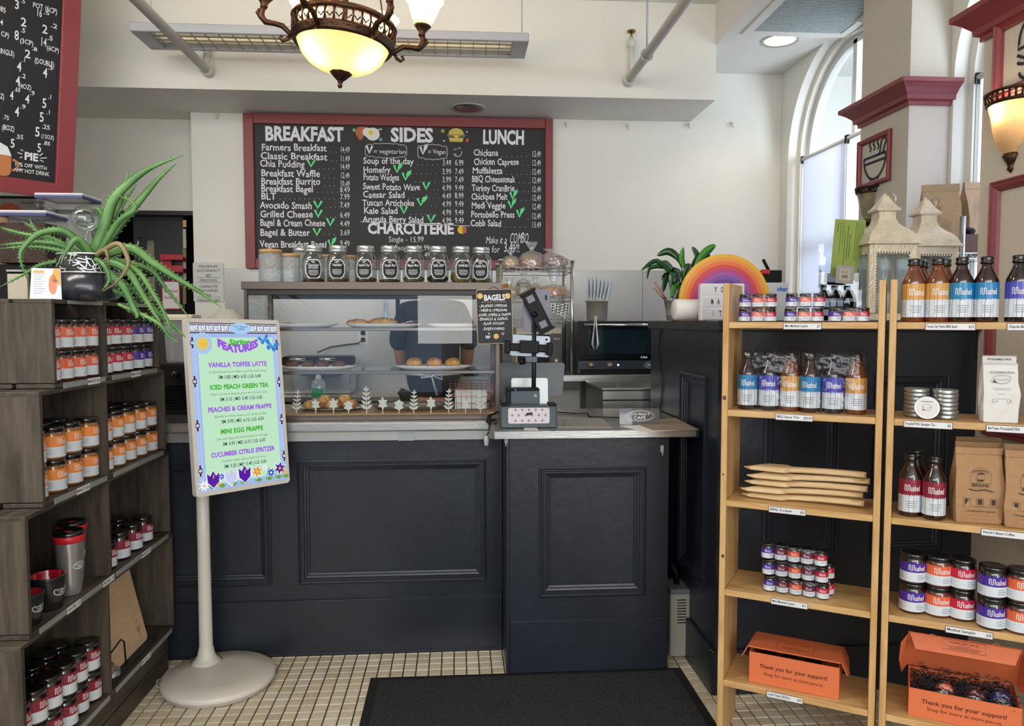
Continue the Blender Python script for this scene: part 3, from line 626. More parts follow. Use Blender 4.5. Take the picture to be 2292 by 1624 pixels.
def cloud(cx, cy, w_, h_, n):
    P = onY(cx, cy, YM-.002)-Vector(menu.location); pts = []
    for i in range(n):
        a = 360*i/n; x, y = math.cos(math.radians(a))*w_/2, math.sin(math.radians(a))*h_/2; x = max(-w_*.42, min(w_*.42, x*1.15)); 
        pts += [(x+3.2*math.cos(math.radians(a+q)), y+3.2*math.sin(math.radians(a+q))) for q in (-60, -20, 20, 60)]
    stroke(WT, pts, .9, P, UX, UZ, 0, .00322, True)
cloud(864, 337, 100, 27, 22); cloud(968, 340, 70, 28, 16)
P = onY(807, 496, YM-.002)-Vector(menu.location); stroke(WT, [(0, 0), (240, -7)], 1.1, P, UX, UZ, 0, .00322)
P = onY(1024, 341, YM-.002)-Vector(menu.location); stroke(WT, arc(0, 0, 9, 200, 380, 10), 1.3, P, UX, UZ, 0, .00322); stroke(WT, arc(-5, 4, 3, 20, 160, 6), 1.2, P, UX, UZ, 0, .00322); stroke(WT, arc(4, 7, 3, 20, 160, 6), 1.2, P, UX, UZ, 0, .00322); stroke(WT, [(-7, -6), (-4, -2), (-2, -6)], 1.1, P, UX, UZ, 0, .00322)
WT.build('chalk_dots', CHALK, menu, kind='stuff')
k = .00322
def pic(name, px, py, layers):
    P = onY(px, py, YM-.0015)-Vector(menu.location); b = MB(); ms = []
    for i, (pts, m) in enumerate(layers):
        if m not in ms: ms.append(m)
        shape(b, pts, P+Vector((0, -.0006*i, 0)), UX, UZ, ms.index(m), k)
    return b.build(name, ms, menu)
EGG, YOLK, BAC, BUN, LEAF, TOM, CHEE = ink('egg', '#e8e4dc'), ink('yolk', '#e8c84a'), ink('bacon', '#b8674a'), ink('bun', '#cdb85a'), ink('lettuce', '#3d8a58'), ink('tomato', '#d85a48'), ink('cheese', '#e8c640')
pic('egg_and_bacon', 826, 300, [([(-30, 10), (-20, 16), (-6, 15), (-10, 2), (-14, -10), (-20, -14), (-28, -2)], BAC), (arc(8, 0, 15, 0, 345, 20, 14), EGG), (arc(-4, 4, 10, 0, 340, 12), EGG), (arc(4, 3, 5.2, 0, 340, 12), YOLK)])
pic('burger', 1021, 303, [([(-17, 2)]+arc(0, 2, 17, 180, 0, 12, 14), BUN), ([(-21, 2), (21, 2), (18, -4), (8, -1), (0, -6), (-8, -2), (-17, -4)], LEAF), ([(-14, 1), (14, 1), (13, -2), (-13, -2)], TOM), ([(-8, 0), (10, 0), (1, -6)], CHEE), ([(-16, -5), (16, -5), (14, -14), (-14, -14)], BUN)])
pic('cheese_wheel', 1034, 514, [(arc(0, 0, 10, 0, 345, 16, 9), CHEE), ([(0, 8), (10, 5), (10, -6), (2, -9)], BAC), (arc(-4, 2, 2, 0, 300, 6), BUN)])
for q, (x, y, m) in enumerate(((793, 291, GREENC), (852, 312, ink('star_blue', '#6fa8d8')), (991, 293, BUN), (1046, 314, TOM), (848, 290, CHALK), (853, 289, CHALK), (1045, 295, CHALK), (994, 315, CHALK))):
    r = 5 if q < 4 else 2.6; pic('star', x, y, [([(r*(1 if i % 2 == 0 else .5)*math.cos(math.radians(36*i+90)), r*(1 if i % 2 == 0 else .5)*math.sin(math.radians(36*i+90))) for i in range(10)], m)])
# ================================================================== LEFT HANGING MENU
KB = 1.48; CB = EYE+ray(160, 448)*2.9*KB; ang = math.radians(40); U = Vector((math.sin(ang), math.cos(ang), 0)); N_ = Vector((math.cos(ang), -math.sin(ang), 0)); V = (UZ+N_*.165).normalized(); NB = U.cross(V).normalized()
lm = thing('menu_board', 'red-framed drinks chalkboard leaning forward at upper left above the aloe', 'menu board', CB)
def slab_(mb, u0, u1, v0, v1, n0, n1):
    u0, u1 = u0*KB, u1*KB; v0, v1 = min(v0*KB, 1.30), min(v1*KB, 1.34)
    vs = [U*u+V*v+NB*n for n in (n0, n1) for u, v in ((u0, v0), (u1, v0), (u1, v1), (u0, v1))]; mb.add(vs, [(0, 3, 2, 1), (4, 5, 6, 7), (0, 1, 5, 4), (1, 2, 6, 5), (2, 3, 7, 6), (3, 0, 4, 7)]); return mb
if NB.dot(EYE-CB) < 0: NB = -NB
slab_(MB(), -1.1, -.01, .01, 1.5, -.02, .0).build('slate', BOARD, lm)
REDL = mat('red_frame_paint_light', '#8f3a40', .4, bump=.05)
slab_(MB(), -.062, 0, 0, 1.55, -.025, .018).build('frame_rail', REDL, lm, bev=.003); slab_(MB(), -1.15, -.0, 0, .055, -.025, .0175).build('frame_rail', REDL, lm, bev=.003); slab_(MB(), -1.15, 0, .86, 1.55, -.025, .0175).build('frame_rail', REDL, lm, bev=.003); slab_(MB(), -1.15, -1.09, 0, 1.55, -.025, .018).build('frame_rail', REDL, lm, bev=.003)
LT = MB()
PL = CB+NB*.003
def lt(s, x0, x1, y, h, wt='b', jit=.06):
    a, b_ = onP(x0, y, PL, NB), onP(x1, y, PL, NB); c = onP(x0, y-h, PL, NB)
    m = MB(); text(m, s, a-CB, U, V, (c-a).length*.95, max(.01, abs((b_-a).dot(U)))*.98, 'l', wt, 0, jit); m.build('chalk_lettering', CHALK, lm)
for q in (('3', 32, 44, 19, 20), ('.5', 46, 57, 5, 10), ('85', 0, 14, 25, 12), ('POT (6CP)', 73, 130, 15, 12), ('16', 81, 94, 35, 18), ('.5', 97, 112, 30, 9), ('2', 46, 60, 57, 20), ('2', 94, 107, 73, 20), ('.2', 113, 129, 60, 10), ('4', 0, 7, 54, 12), ('CP)', 2, 21, 80, 11), ('8', 32, 43, 87, 21), ('.5', 46, 57, 71, 11), ('(3CP)', 44, 76, 95, 11), ('14', 90, 104, 102, 20), ('.5', 106, 119, 88, 11), ('(6CP)', 104, 133, 111, 11), ('SINGLE)', -4, 33, 118, 12), ('2', 55, 69, 128, 19), ('.8', 71, 84, 112, 9), ('(DOUBLE)', 77, 123, 140, 12), ('4', 38, 48, 157, 22), ('.1', 50, 58, 138, 11), ('4', 96, 106, 171, 22), ('.3', 107, 119, 155, 11), ('4', 35, 45, 189, 22), ('.2', 46, 58, 173, 10), ('(4OZ)', 42, 71, 196, 11), ('4', 22, 30, 221, 20), ('.65', 32, 46, 204, 10), ('4', 56, 66, 229, 20), ('.9', 67, 78, 212, 10), ('5', 94, 105, 240, 22), ('.1', 107, 117, 221, 10), ('Z)', 0, 10, 220, 12), ('4', 33, 43, 258, 22), ('.9', 45, 58, 242, 10), ('5', 88, 99, 271, 22), ('.1', 104, 114, 255, 10), ('.75', 6, 21, 266, 10), ('(8OZ)', 4, 33, 289, 12), ('5', 78, 90, 304, 22), ('.25', 93, 113, 287, 10), ('(12OZ)', 92, 122, 308, 9), ('5', 23, 34, 329, 20), ('.55', 35, 53, 309, 10), ('5', 83, 93, 339, 20), ('.85', 96, 113, 323, 9)): lt(*q)
lt('PIE', 54, 86, 356, 17, 'h', .02); lt('10% OFF WITH', 32, 107, 370, 9); lt('ANY HOT DRINK', 31, 112, 383, 9)
for a_, b_ in (((39, 341), (50, 345)), ((46, 334), (52, 338)), ((44, 353), (50, 351)), ((88, 349), (96, 343)), ((90, 354), (105, 353)), ((89, 358), (98, 362)), ((31, 378), (51, 380))):
    P, Q = onP(*a_, PL, NB)-CB, onP(*b_, PL, NB)-CB; dd = Q-P; stroke(LT, [(0, 0), (dd.dot(U), dd.dot(V))], .0045, P, U, V)
for gx in (44, 88, 130, 20):
    P, Q = onP(gx+8, 5, PL, NB)-CB, onP(gx, 400, PL, NB)-CB
LT.build('chalk_rays', CHALK, lm, kind='stuff')
b = MB(); P = onP(-6, 364, PL, NB)-CB; shape(b, rrect(.13, .125, .03), P, U, V, 0); stroke(b, arc(.07, 0, .027, -90, 90, 8), .012, P, U, V, 0); shape(b, [(-.065, .045), (.065, .045), (.045, .09), (0, .11), (-.06, .09)], P+NB*.001, U, V, 1); b.build('mug_drawing', [ink('mug', '#c07c48'), CHALK], lm)
for u_ in (-.15, -.95):
    a = U*u_+V*1.33; MB().rod(a, (a.x, a.y, ZC-CB.z), .004, 6).build('suspension_wire', DIMSTEEL, lm)
# ================================================================== PASTRY CASE
X0, X1, Y0, Y1 = -.872, .178, 3.19, 3.60; ZT, ZF = 1.559, 1.012
CB_ = mat('case_bronze', '#5d544d', .35, .6, var=.05); GCL = clear('case_glass', (.985, .99, .99), .012, .0); GSH = clear('shelf_glass', (.97, .985, .98), .0, .05); CHINA = mat('white_china', '#e9eaec', .15, coat=.5)
case = thing('pastry_case', 'bronze framed glass pastry case standing on the long stainless worktop', 'display case', ((X0+X1)/2, Y0, .985)); cx = (X0+X1)/2; w_ = (X1-X0)/2; hz = .985
def cbx(nm, a, m=CB_, bev=.002): return MB().box(a[0]-cx, a[1]-cx, a[2]-Y0, a[3]-Y0, a[4]-hz, a[5]-hz).build(nm, m, case, bev=bev)
cbx('top_panel', (X0-.008, X1+.008, Y0-.01, Y1, ZT-.032, ZT)); cbx('top_rail', (X0, X1, Y0, Y0+.02, ZT-.055, ZT-.032), mat('case_dark', '#2c2826', .4, .4))
cbx('front_post', (X0, X0+.014, Y0-.002, Y0+.02, hz, ZT-.03)); cbx('front_post', (X1-.02, X1, Y0-.002, Y0+.02, hz, ZT-.03))
cbx('rear_post', (X0, X0+.022, Y1-.022, Y1, hz, ZT-.03)); cbx('rear_post', (X1-.022, X1, Y1-.022, Y1, hz, ZT-.03))
cbx('sill', (X0, X1, Y0-.006, Y0+.018, hz, 1.004)); cbx('rear_rail', (X0, X1, Y1-.02, Y1, hz, 1.01)); cbx('rear_rail', (X0+.022, X1-.022, Y1-.02, Y1, ZT-.06, ZT-.03))
cbx('floor_board', (X0+.01, X1-.01, Y0+.018, Y1-.02, 1.0, ZF), wood('case_board', '#8a6a48', '#a98a62', .4, 2, (2, 12, 1)))
cbx('front_glass', (X0+.014, X1-.02, Y0+.004, Y0+.008, 1.004, ZT-.055), GCL, 0); cbx('side_glass', (X0+.004, X0+.008, Y0+.02, Y1-.02, 1.004, ZT-.04), GCL, 0); cbx('side_glass', (X1-.008, X1-.004, Y0+.02, Y1-.02, 1.004, ZT-.04), GCL, 0)
sz = [onY(800, 736, Y0+.03).z, onY(800, 833, Y0+.03).z]
for z in sz:
    cbx('glass_shelf', (X0+.02, X1-.02, Y0+.045, Y1-.03, z-.002, z+.004), GSH, 0); cbx('shelf_edge', (X0+.014, X1-.02, Y0+.03, Y0+.045, z-.008, z+.006), mat('shelf_edge', '#6d6865', .3, .7))
    for sx in (X0+.03, X1-.045): cbx('shelf_bracket', (sx, sx+.012, Y0+.05, Y1-.04, z-.02, z-.003))
# frosted leaf stickers on the front glass
FROST = mat('frosted_vinyl', '#aeb4ad', .6)
def leafy(px, yb, hpx, kind, lab):
    p = onY(px, yb, Y0+.0035); h = hpx*.00188; t = thing('leaf_sticker', lab, 'sticker', p, 0, 'frosted leaf stickers along the bottom of the case glass'); b = MB(); ln = random.uniform(-.12, .12)
    stroke(b, [(0, 0), (ln*h*.5, h*.5), (ln*h, h)], .004, (0, 0, 0), UX, UZ)
    if kind == 0:
        for i in range(5):
            z = h*(.18+.17*i); s = h*(.20-.022*i)
            for sg in (-1, 1): shape(b, [(ln*z, z), (ln*z+sg*s*.5, z-s*.05), (ln*z+sg*s*1.15, z+s*.75), (ln*z+sg*s*.35, z+s*.62)], (0, -.0004*i-.0004, 0), UX, UZ)
        shape(b, [(ln*h-.005, h*.88), (ln*h+.006, h*.9), (ln*h+.002, h*1.04)], (0, -.003, 0), UX, UZ)
    else:
        c = (0, h*.62); s = h*.42; shape(b, [(c[0]+s*(1 if i % 2 == 0 else .55)*math.cos(math.radians(i*30+90))*(.8 if kind == 1 else 1), c[1]+s*(1 if i % 2 == 0 else .6 if kind == 1 else .85)*math.sin(math.radians(i*30+90))) for i in range(12)], (0, -.0005, 0), UX, UZ)
    b.build('leaf', FROST, t)
for i, (px, hh, kd) in enumerate(((663, 52, 0), (707, 32, 1), (747, 34, 1), (780, 28, 2), (821, 60, 0), (857, 36, 1), (893, 30, 2), (926, 52, 0), (965, 36, 1), (1004, 54, 0), (1042, 32, 1), (1076, 52, 0))):
    leafy(px, 925-(1 if i > 7 else 0), hh, kd, ['tall feathery', 'lobed', 'round'][kd]+' frosted leaf sticker on case glass, number '+['one', 'two', 'three', 'four', 'five', 'six', 'seven', 'eight', 'nine', 'ten', 'eleven', 'twelve'][i]+' from left')
# plates and pastries
def plate(name, pxa, pxb, py, Yc, z, label, depth=.085, m=CHINA, sh=.016, cat='plate'):
    a, b_ = onY(pxa, py, Yc), onY(pxb, py, Yc); r = (b_.x-a.x)/2; t = thing(name, label, cat, ((a.x+b_.x)/2, Yc, z))
    MB().lathe([(r*.72, 0), (r*.80, .002), (r, sh), (r*1.0, sh+.002), (r*.93, sh*.8), (r*.75, .005), (.001, .005)], 36, 0, True, sx=1, sy=depth/r, cap=False).build('dish', m, t); return t, r
S1, S2 = sz[0]+.004, sz[1]+.004; YS = Y0+.16
plate('oval_plate', 568, 757, 722, YS, S1, 'white oval plate of flat pastries, top case shelf at left', .095)
plate('oval_plate', 771, 944, 725, YS, S1, 'white oval plate of danishes, middle of top case shelf', .095)
plate('oval_plate', 955, 1092, 726, YS+.02, S1, 'white oval plate behind the window reflection, right of top case shelf', .095)
plate('oval_plate', 622, 800, 822, YS, S2, 'white oval plate of dark muffins on the lower case shelf', .095)
plate('oval_plate', 883, 1058, 827, YS, S2, 'white oval plate of pale muffins on the lower case shelf', .095)
SIL = mat('silver_tray', '#b9b9ba', .2, .9)
plate('silver_tray', 668, 818, 915, YS, ZF, 'silver tray of sugared buns on the case floor', .09, SIL, .010, 'tray')
plate('silver_tray', 828, 1002, 905, YS, ZF, 'silver tray with dark cookies in the middle of case floor', .10, SIL, .022, 'tray')
def crust(name, c1, c2): return mat(name, c1, .55, bump=.5, bscale=70, col2=c2, vscale=35)
MUFD, MUFL, DAN, BUNM, COOK = crust('muffin_dark', '#6e4528', '#54301c'), crust('muffin_light', '#cf9d5c', '#a97238'), crust('danish', '#d9a865', '#b57c3e'), crust('bun_crust', '#b87a38', '#dcae70'), crust('cookie', '#6a3f24', '#8a5a34')
SUG = mat('sugar', '#efe9dc', .8); PAPC = mat('muffin_case', '#3f2618', .7, bump=.3)
def lump(r, h, sx=1, sy=1, n=20, rough=.06, top=1.0, seed=0):
    rnd = random.Random(seed); b = MB(); vs = []; pr = [(.62, 0), (.80, .12), (.98, .34), (1.0, .52), (.86, .76), (.56, .94), (.22, 1.0), (.001, 1.0)]
    ph = [rnd.uniform(0, 6) for _ in range(4)]
    for i in range(n):
        a = 2*math.pi*i/n
        for q, z in pr:
            f = 1+rough*math.sin(3*a+ph[0]+z*3)+rough*.6*math.sin(5*a+ph[1]+z*5)
            vs.append((q*r*f*math.cos(a)*sx, q*r*f*math.sin(a)*sy, h*z*(1+rough*.8*math.sin(2*a+ph[2])*z)))
    k = len(pr); b.add(vs, [(i*k+j, ((i+1) % n)*k+j, ((i+1) % n)*k+j+1, i*k+j+1) for i in range(n) for j in range(k-1)], 0, True); return b
def food(name, px, pybase, Yc, z, r, h, m, label, cat, grp, sx=1, sy=1, seed=0, rz=0, extra=None):
    p = onY(px, pybase, Yc); t = thing(name, label, cat, (p.x, Yc, z), rz, grp); lump(r, h, sx, sy, seed=seed).build('crust', m, t)
    if extra: extra(t, r, h)
    return t
def mcase(t, r, h): MB().lathe([(r*.60, -.001), (r*.84, h*.35), (r*.86, h*.38)], 20).build('paper_case', PAPC, t)
for i, (px, o_) in enumerate(((652, 'leftmost'), (689, 'second from left'), (721, 'third from left'), (758, 'rightmost'))): food('muffin', px, 815, YS, S2+.006, .029, .034, MUFD, 'dark brown muffin, %s of four on plate' % o_, 'muffin', 'dark muffins on the lower shelf plate', seed=i, extra=mcase)
for i, (px, o_) in enumerate(((928, 'left'), (973, 'middle'), (1014, 'right'))): food('muffin', px, 818, YS, S2+.006, .035, .043, MUFL, 'golden chocolate chip muffin, %s of three on plate' % o_, 'muffin', 'golden muffins on the lower shelf plate', seed=i+9, extra=lambda t, r, h: MB().lathe([(r*.60, -.001), (r*.84, h*.3), (r*.86, h*.33)], 20).build('paper_case', BUNM, t))
def sugar(t, r, h):
    b = MB(); rnd = random.Random(3)
    for i in range(22): b.ball((rnd.uniform(-.6, .6)*r, rnd.uniform(-.7, .3)*r, h*rnd.uniform(.82, 1.0)), .0022, 5)
    b.build('sugar_crystals', SUG, t, kind='stuff')
food('danish', 800, 716, YS, S1+.006, .050, .032, DAN, 'triangular sugared danish left on middle plate', 'pastry', None, 1, .7, 21, 0, sugar)
food('danish', 858, 716, YS, S1+.006, .064, .038, DAN, 'large rectangular sugared danish right on middle plate', 'pastry', None, 1, .6, 25, 0, sugar)
for i, (px, r) in enumerate(((622, .026), (645, .03), (672, .024), (696, .026))): food('flat_pastry', px, 712, YS, S1+.006, r, .010+.005*(i == 1), BUNM, 'thin golden pastry, %s on left plate of top shelf' % ('farthest left', 'second from left', 'third from left', 'farthest right')[i], 'pastry', 'thin pastries on the top left plate', 1.2, .8, i+40)
for i, (px, r, dy, zz) in enumerate(((697, .036, -.02, 0), (722, .032, .03, .0), (745, .034, -.035, 0), (762, .030, .02, 0), (783, .036, .0, 0), (728, .03, .0, .02), (772, .03, .0, .022))): food('bun', px, 908, YS+dy, ZF+.006+zz, r, .036, BUNM, 'glossy sugared bun on silver tray, %s' % ('leftmost', 'second, at back', 'front middle', 'behind front middle', 'rightmost', 'upper left of the pile', 'upper right of the pile')[i], 'bun', 'sugared buns on the silver tray', 1, .9, i+60, 0, sugar)
for i, px in enumerate((862, 885, 935, 960)): food('cookie', px, 900, YS, ZF+.007, .032, .009, COOK, 'flat dark cookie, %s on second silver tray' % ('first', 'second', 'third', 'fourth')[i], 'cookie', 'dark cookies on the middle tray', 1, .8, i+80)
# serving tongs with red tips on danish plate
t = thing('serving_tongs', 'small steel tongs with red silicone tips on danish plate', 'tongs', (onY(905, 713, YS).x, YS-.03, S1+.02)); CH = mat('chrome', '#c9cbcd', .12, 1); REDP = mat('red_plastic', '#b8242e', .35)
for s_ in (-1, 1): MB().tube([(.075, s_*.002, .012), (.03, s_*.012, .008), (-.01, s_*.018, .0)], .003, 6).build('arm', CH, t); MB().ball((.0+.04*(s_ > 0), s_*.014, .0), .010, 8, 0, .6).build('tip', REDP, t)
# copper wire basket with paper slips
pa, pb = onY(1012, 918, YS-.02), onY(1098, 918, YS-.02); bw = (pb.x-pa.x)/2; t = thing('wire_basket', 'copper wire basket holding white paper at right end of case', 'basket', ((pa.x+pb.x)/2, YS, ZF+.002)); COP = mat('copper_wire', '#b5765a', .3, .9)
bk = MB(); 
for z in (.002, .03, .06, .09, .115): q = 1+.12*z/.115; bk.tube([(sx*bw*q, sy*.075*q, z) for sx, sy in ((-1, -1), (1, -1), (1, 1), (-1, 1))], .0014, 5, closed=True)
for i in range(9):
    x = -bw+2*bw*i/8
    for s_ in (-1, 1): bk.rod((x, s_*.075, .002), (x*1.12, s_*.084, .115), .0011, 5)
for i in range(5):
    y = -.075+.15*i/4
    for s_ in (-1, 1): bk.rod((s_*bw, y, .002), (s_*bw*1.12, y*1.12, .115), .0011, 5)
bk.build('wire_frame', COP, t, kind='stuff'); MB().tube([(-bw*.5, -.085, .115), (-bw*.5, -.10, .10), (-bw*.4, -.105, .085), (-bw*.3, -.10, .10), (-bw*.3, -.085, .115)], .002, 6).build('handle', COP, t)
pp = thing('paper_stack', 'stack of white paper standing in copper basket', 'paper', ((pa.x+pb.x)/2, YS, ZF+.004))
for i in range(4): MB().box(-bw*.85, bw*.8, -.05+i*.03, -.048+i*.03, 0, .062+.004*i).build('sheet', mat('paper', '#e6e6e4', .8), pp)
# ------------------------------------------------------------------ tea jars on top of the case
JG = clear('jar_glass', (.93, .96, .95), .06, .02); LIDS = mat('zinc_lid', '#b9bbba', .35, .8); TEA = [mat('tea_'+n_, c1, .8, bump=1, bscale=260, col2=c2, vscale=120) for n_, c1, c2 in (('rooibos', '#8a5030', '#4a2818'), ('oolong', '#b08a58', '#7a5230'), ('herbal', '#9a7040', '#5c2a48'), ('purple', '#8a7a48', '#4a3048'), ('mint', '#a89458', '#5e5830'), ('black', '#2e2420', '#15100e'), ('chamomile', '#c0a050', '#8a6a30'), ('green', '#a89050', '#504020'))]
LBK = mat('label_black', '#18191c', .7)
def tea_jar(px, yb, k, title, sub, label, back=0, w=1):
    Yc = 3.30+back; p = onY(px, yb, Yc); t = thing('tea_jar', label, 'jar', (p.x, Yc, ZT), 0, 'tea jars on top of the pastry case')
    r, h = .046*w, .118; t.scale = (1.04, 1.04, 1.15)
    MB().lathe([(.002, .001), (r*.9, .001), (r, .006), (r, .083), (r*.92, .097), (r*.70, .109), (r*.68, .124), (r*.66, .124), (r*.68, .108), (r*.90, .096), (r*.97, .083), (r*.97, .007), (r*.88, .003), (.002, .003)], 8 if 0 else 28, 0, True, cap=False).build('glass', JG, t)
    MB().lathe([(r*.74, .113), (r*.77, .115), (r*.77, .120), (r*.75, .121), (r*.77, .122), (r*.77, .134), (r*.74, .137), (.001, .137)], 32).build('lid', LIDS, t)
    hh = (.016, .020, .020, .012, .026, .030, .046, .020)[k]; b = lump(r*.95, hh, rough=.02, seed=k); b.v = [(x, y, z+.004) for x, y, z in b.v]; b.build('loose_tea', TEA[k], t, kind='stuff')
    off = (.35, .1, -.1, .3, .0, .25, .45, -.2)[k]
    def bend(x, y, rr=r*1.012, oo=off): a = x/rr+oo*.5; return (rr*math.sin(a), -rr*math.cos(a), y+.05)
    def plaque(s): 
        w2, h2 = .031*s, .031*s; n = 6; P = []
        for sx, sy in ((1, 1), (-1, 1), (-1, -1), (1, -1)):
            seq = [(w2*.55, h2*1.05), (w2*.62, h2*.92), (w2*.82, h2*.86), (w2*.84, h2*.66), (w2*1.0, h2*.45)]
            if sx*sy > 0: seq = seq[::-1]
            P += [(sx*a, sy*b_) for a, b_ in seq]
        return P
    lb = MB()
    for s, mi, dr in ((1.08, 1, 0), (.97, 0, .0006)):
        P = plaque(s); out = [bend(x, y, r*1.012+dr) for x, y in P]; c0 = bend(0, 0, r*1.014+dr); n = len(P)
        m_ = [bend(x*.5, y*.5, r*1.014+dr) for x, y in P]
        lb.add(out+m_+[c0], [(i, (i+1) % n, n+(i+1) % n, n+i) for i in range(n)]+[(n+i, n+(i+1) % n, 2*n) for i in range(n)], mi)
    bd = lambda x, y: bend(x, y, r*1.012+.0014)
    text(lb, title, (0, 0, 0), UX, UZ, .0085, min(.046, .0062*len(title)), 'c', 'b', 1, .08, bend=lambda x, y: bd(x, y+.010), slant=.15 if title[1:2].islower() else 0)
    if sub: text(lb, sub, (0, 0, 0), UX, UZ, .0065, .040, 'c', 'b', 1, .05, bend=lambda x, y: bd(x, y+.001))
    for i in range(5):
        ln = (.044, .042, .046, .040, .030)[i]*.9; y = -.003-.0042*i-(0.003 if sub else 0)
        lb.add([bd(-ln/2+ln*j/4, y+q) for j in range(5) for q in (0, .0013)], [(2*j, 2*j+1, 2*j+3, 2*j+2) for j in range(4)], 1)
    lb.build('label', [LBK, CHALK], t)
for px, k, ti, su, nm in ((702, 0, 'Chocolate', 'MINT ROOIBOS', 'leftmost labelled tea jar with reddish tea, chocolate mint'), (757, 1, 'Herbal', '', 'second labelled tea jar, with light brown tea'), (819, 2, 'Herbal Chai', '', 'third labelled tea jar, with a slim herbal chai label'), (872, 3, 'Purple Rain', '', 'fourth labelled tea jar, its label reads purple rain'), (926, 4, 'Maple Mint', '', 'fifth labelled tea jar, in front of menu price list'), (980, 5, 'EARL GREY', '', 'sixth labelled tea jar, with black earl grey tea'), (1032, 6, 'CHAMOMILE', '', 'seventh labelled tea jar, with golden chamomile flowers'), (1077, 7, 'GREEN TEA', '', 'rightmost labelled tea jar, with green tea')):
    tea_jar(px, 625, k, ti, su, nm, .03 if k == 7 else 0)
PEB = clear('textured_glass', (.95, .98, .99), .10, .10, bump=1.0, bscale=160, haze=.10); CORK = mat('cork_lid', '#b98f5c', .7, bump=.3, bscale=150)
def peb_jar(px, Yc, r, h, label, lid=None):
    p = onY(px, 625, Yc); t = thing('textured_jar', label, 'jar', (p.x, Yc, ZT), 0, 'textured glass jars with pale lids'); t.scale = (1, 1, 1.08)
    MB().lathe([(.002, 0), (r*.95, 0), (r, .006), (r, h*.82), (r*.94, h*.88), (r*.90, h*.9), (r*.88, h*.9), (r*.94, h*.82), (r*.95, .006), (.002, .004)], 28, 0, True, cap=False).build('glass', PEB, t)
    MB().lathe([(r*.88, h*.9), (r*.95, h*.91), (r*.95, h), (r*.92, h*1.01), (.001, h*1.01)], 28).build('lid', lid or CORK, t)
peb_jar(607, 3.30, .050, .128, 'larger textured glass jar with pale wooden lid, far left of row'); peb_jar(651, 3.32, .042, .114, 'shorter textured glass jar with pale wooden lid, beside the larger')
peb_jar(676, 3.50, .040, .15, 'textured jar with zinc lid standing behind the leftmost tea jar', LIDS); peb_jar(733, 3.46, .034, .122, 'textured jar with wooden lid half hidden behind first two tea jars'); peb_jar(783, 3.46, .034, .120, 'textured jar behind the gap after the second tea jar')
# ------------------------------------------------------------------ bagel sign hung on the case corner
BY = Y0-.03; bc = onY(1107, 708, BY); t = thing('bagel_sign', 'small chalkboard listing bagels hung on right corner of case', 'sign', bc, 0, rot=(0, math.radians(-1.5), 0))
a_ = onY(1068, 648, BY), onY(1148, 770, BY); bw, bh = (a_[1].x-a_[0].x)/2, (a_[0].z-a_[1].z)/2
MB().prism(rrect(2*bw, 2*bh, .008), .008, 0).build('board_edge', wood('ply', '#a88a60', '#c4a878', .5), t); MB().prism(rrect(2*bw-.005, 2*bh-.005, .007), .001, 0, y0=-.0012).build('slate', BOARD, t)
b = MB(); W_ = lambda x, y: Vector(((x-.5)*2*bw, -.0018, (.5-y)*2*bh)); cm = [CHALK, ink('bagel', '#d8b860'), ink('pink', '#e08aa0'), ink('cup', '#b8bcc8'), ink('purple_dot', '#b48ac8')]
text(b, 'BAGELS', W_(.21, .205), UX, UZ, .022, .6*2*bw, 'l', 'h', 0, .08)
for s, x, y, ww in (('JALAPEÑO CHEDDAR', .12, .325, .74), ('HERB & CHEDDAR', .12, .405, .74), ('SUPER CHEESE & ONION', .06, .49, .9), ('SPINACH & GARLIC', .08, .565, .8), ('SOUR DOUGH', .19, .65, .57), ('EVERYTHING', .19, .75, .58)):
    text(b, s, W_(x, y), UX, UZ, .0105, ww*2*bw, 'l', 'b', 0, .12); shape(b, arc(0, 0, .0022, 0, 300, 6), W_(x-.03, y-.015), UX, UZ, 2)
for i in range(13): shape(b, arc(0, 0, .0019, 0, 300, 6), W_(.17+i*.053, .235), UX, UZ, (0, 4, 2, 1)[i % 4])
for x, y in ((.11, .12), (.88, .13)): shape(b, arc(0, 0, .012, 0, 340, 16), W_(x, y), UX, UZ, 1); stroke(b, arc(0, 0, .006, 0, 340, 10), .0012, W_(x, y)+Vector((0, -.0004, 0)), UX, UZ, 0)
shape(b, arc(0, 0, .011, 0, 340, 16), W_(.53, .865), UX, UZ, 1); shape(b, arc(0, 0, .0025, 0, 300, 8), W_(.53, .865)+Vector((0, -.0004, 0)), UX, UZ, 2); shape(b, [(-.012, .005), (.010, .005), (.007, -.007), (-.008, -.007)], W_(.30, .87), UX, UZ, 3); shape(b, arc(0, 0, .004, 0, 300, 8), W_(.33, .81), UX, UZ, 3)
shape(b, [(0, -.006), (-.007, .001), (-.003, .005), (0, .002), (.003, .005), (.007, .001)], W_(.72, .82), UX, UZ, 2)
b.build('chalk_lettering', cm, t); MB().tube([(-.03, .004, bh-.005), (0, .02, bh+.012), (.03, .004, bh-.005)], .001, 5).build('hanging_cord', BLACK, t)
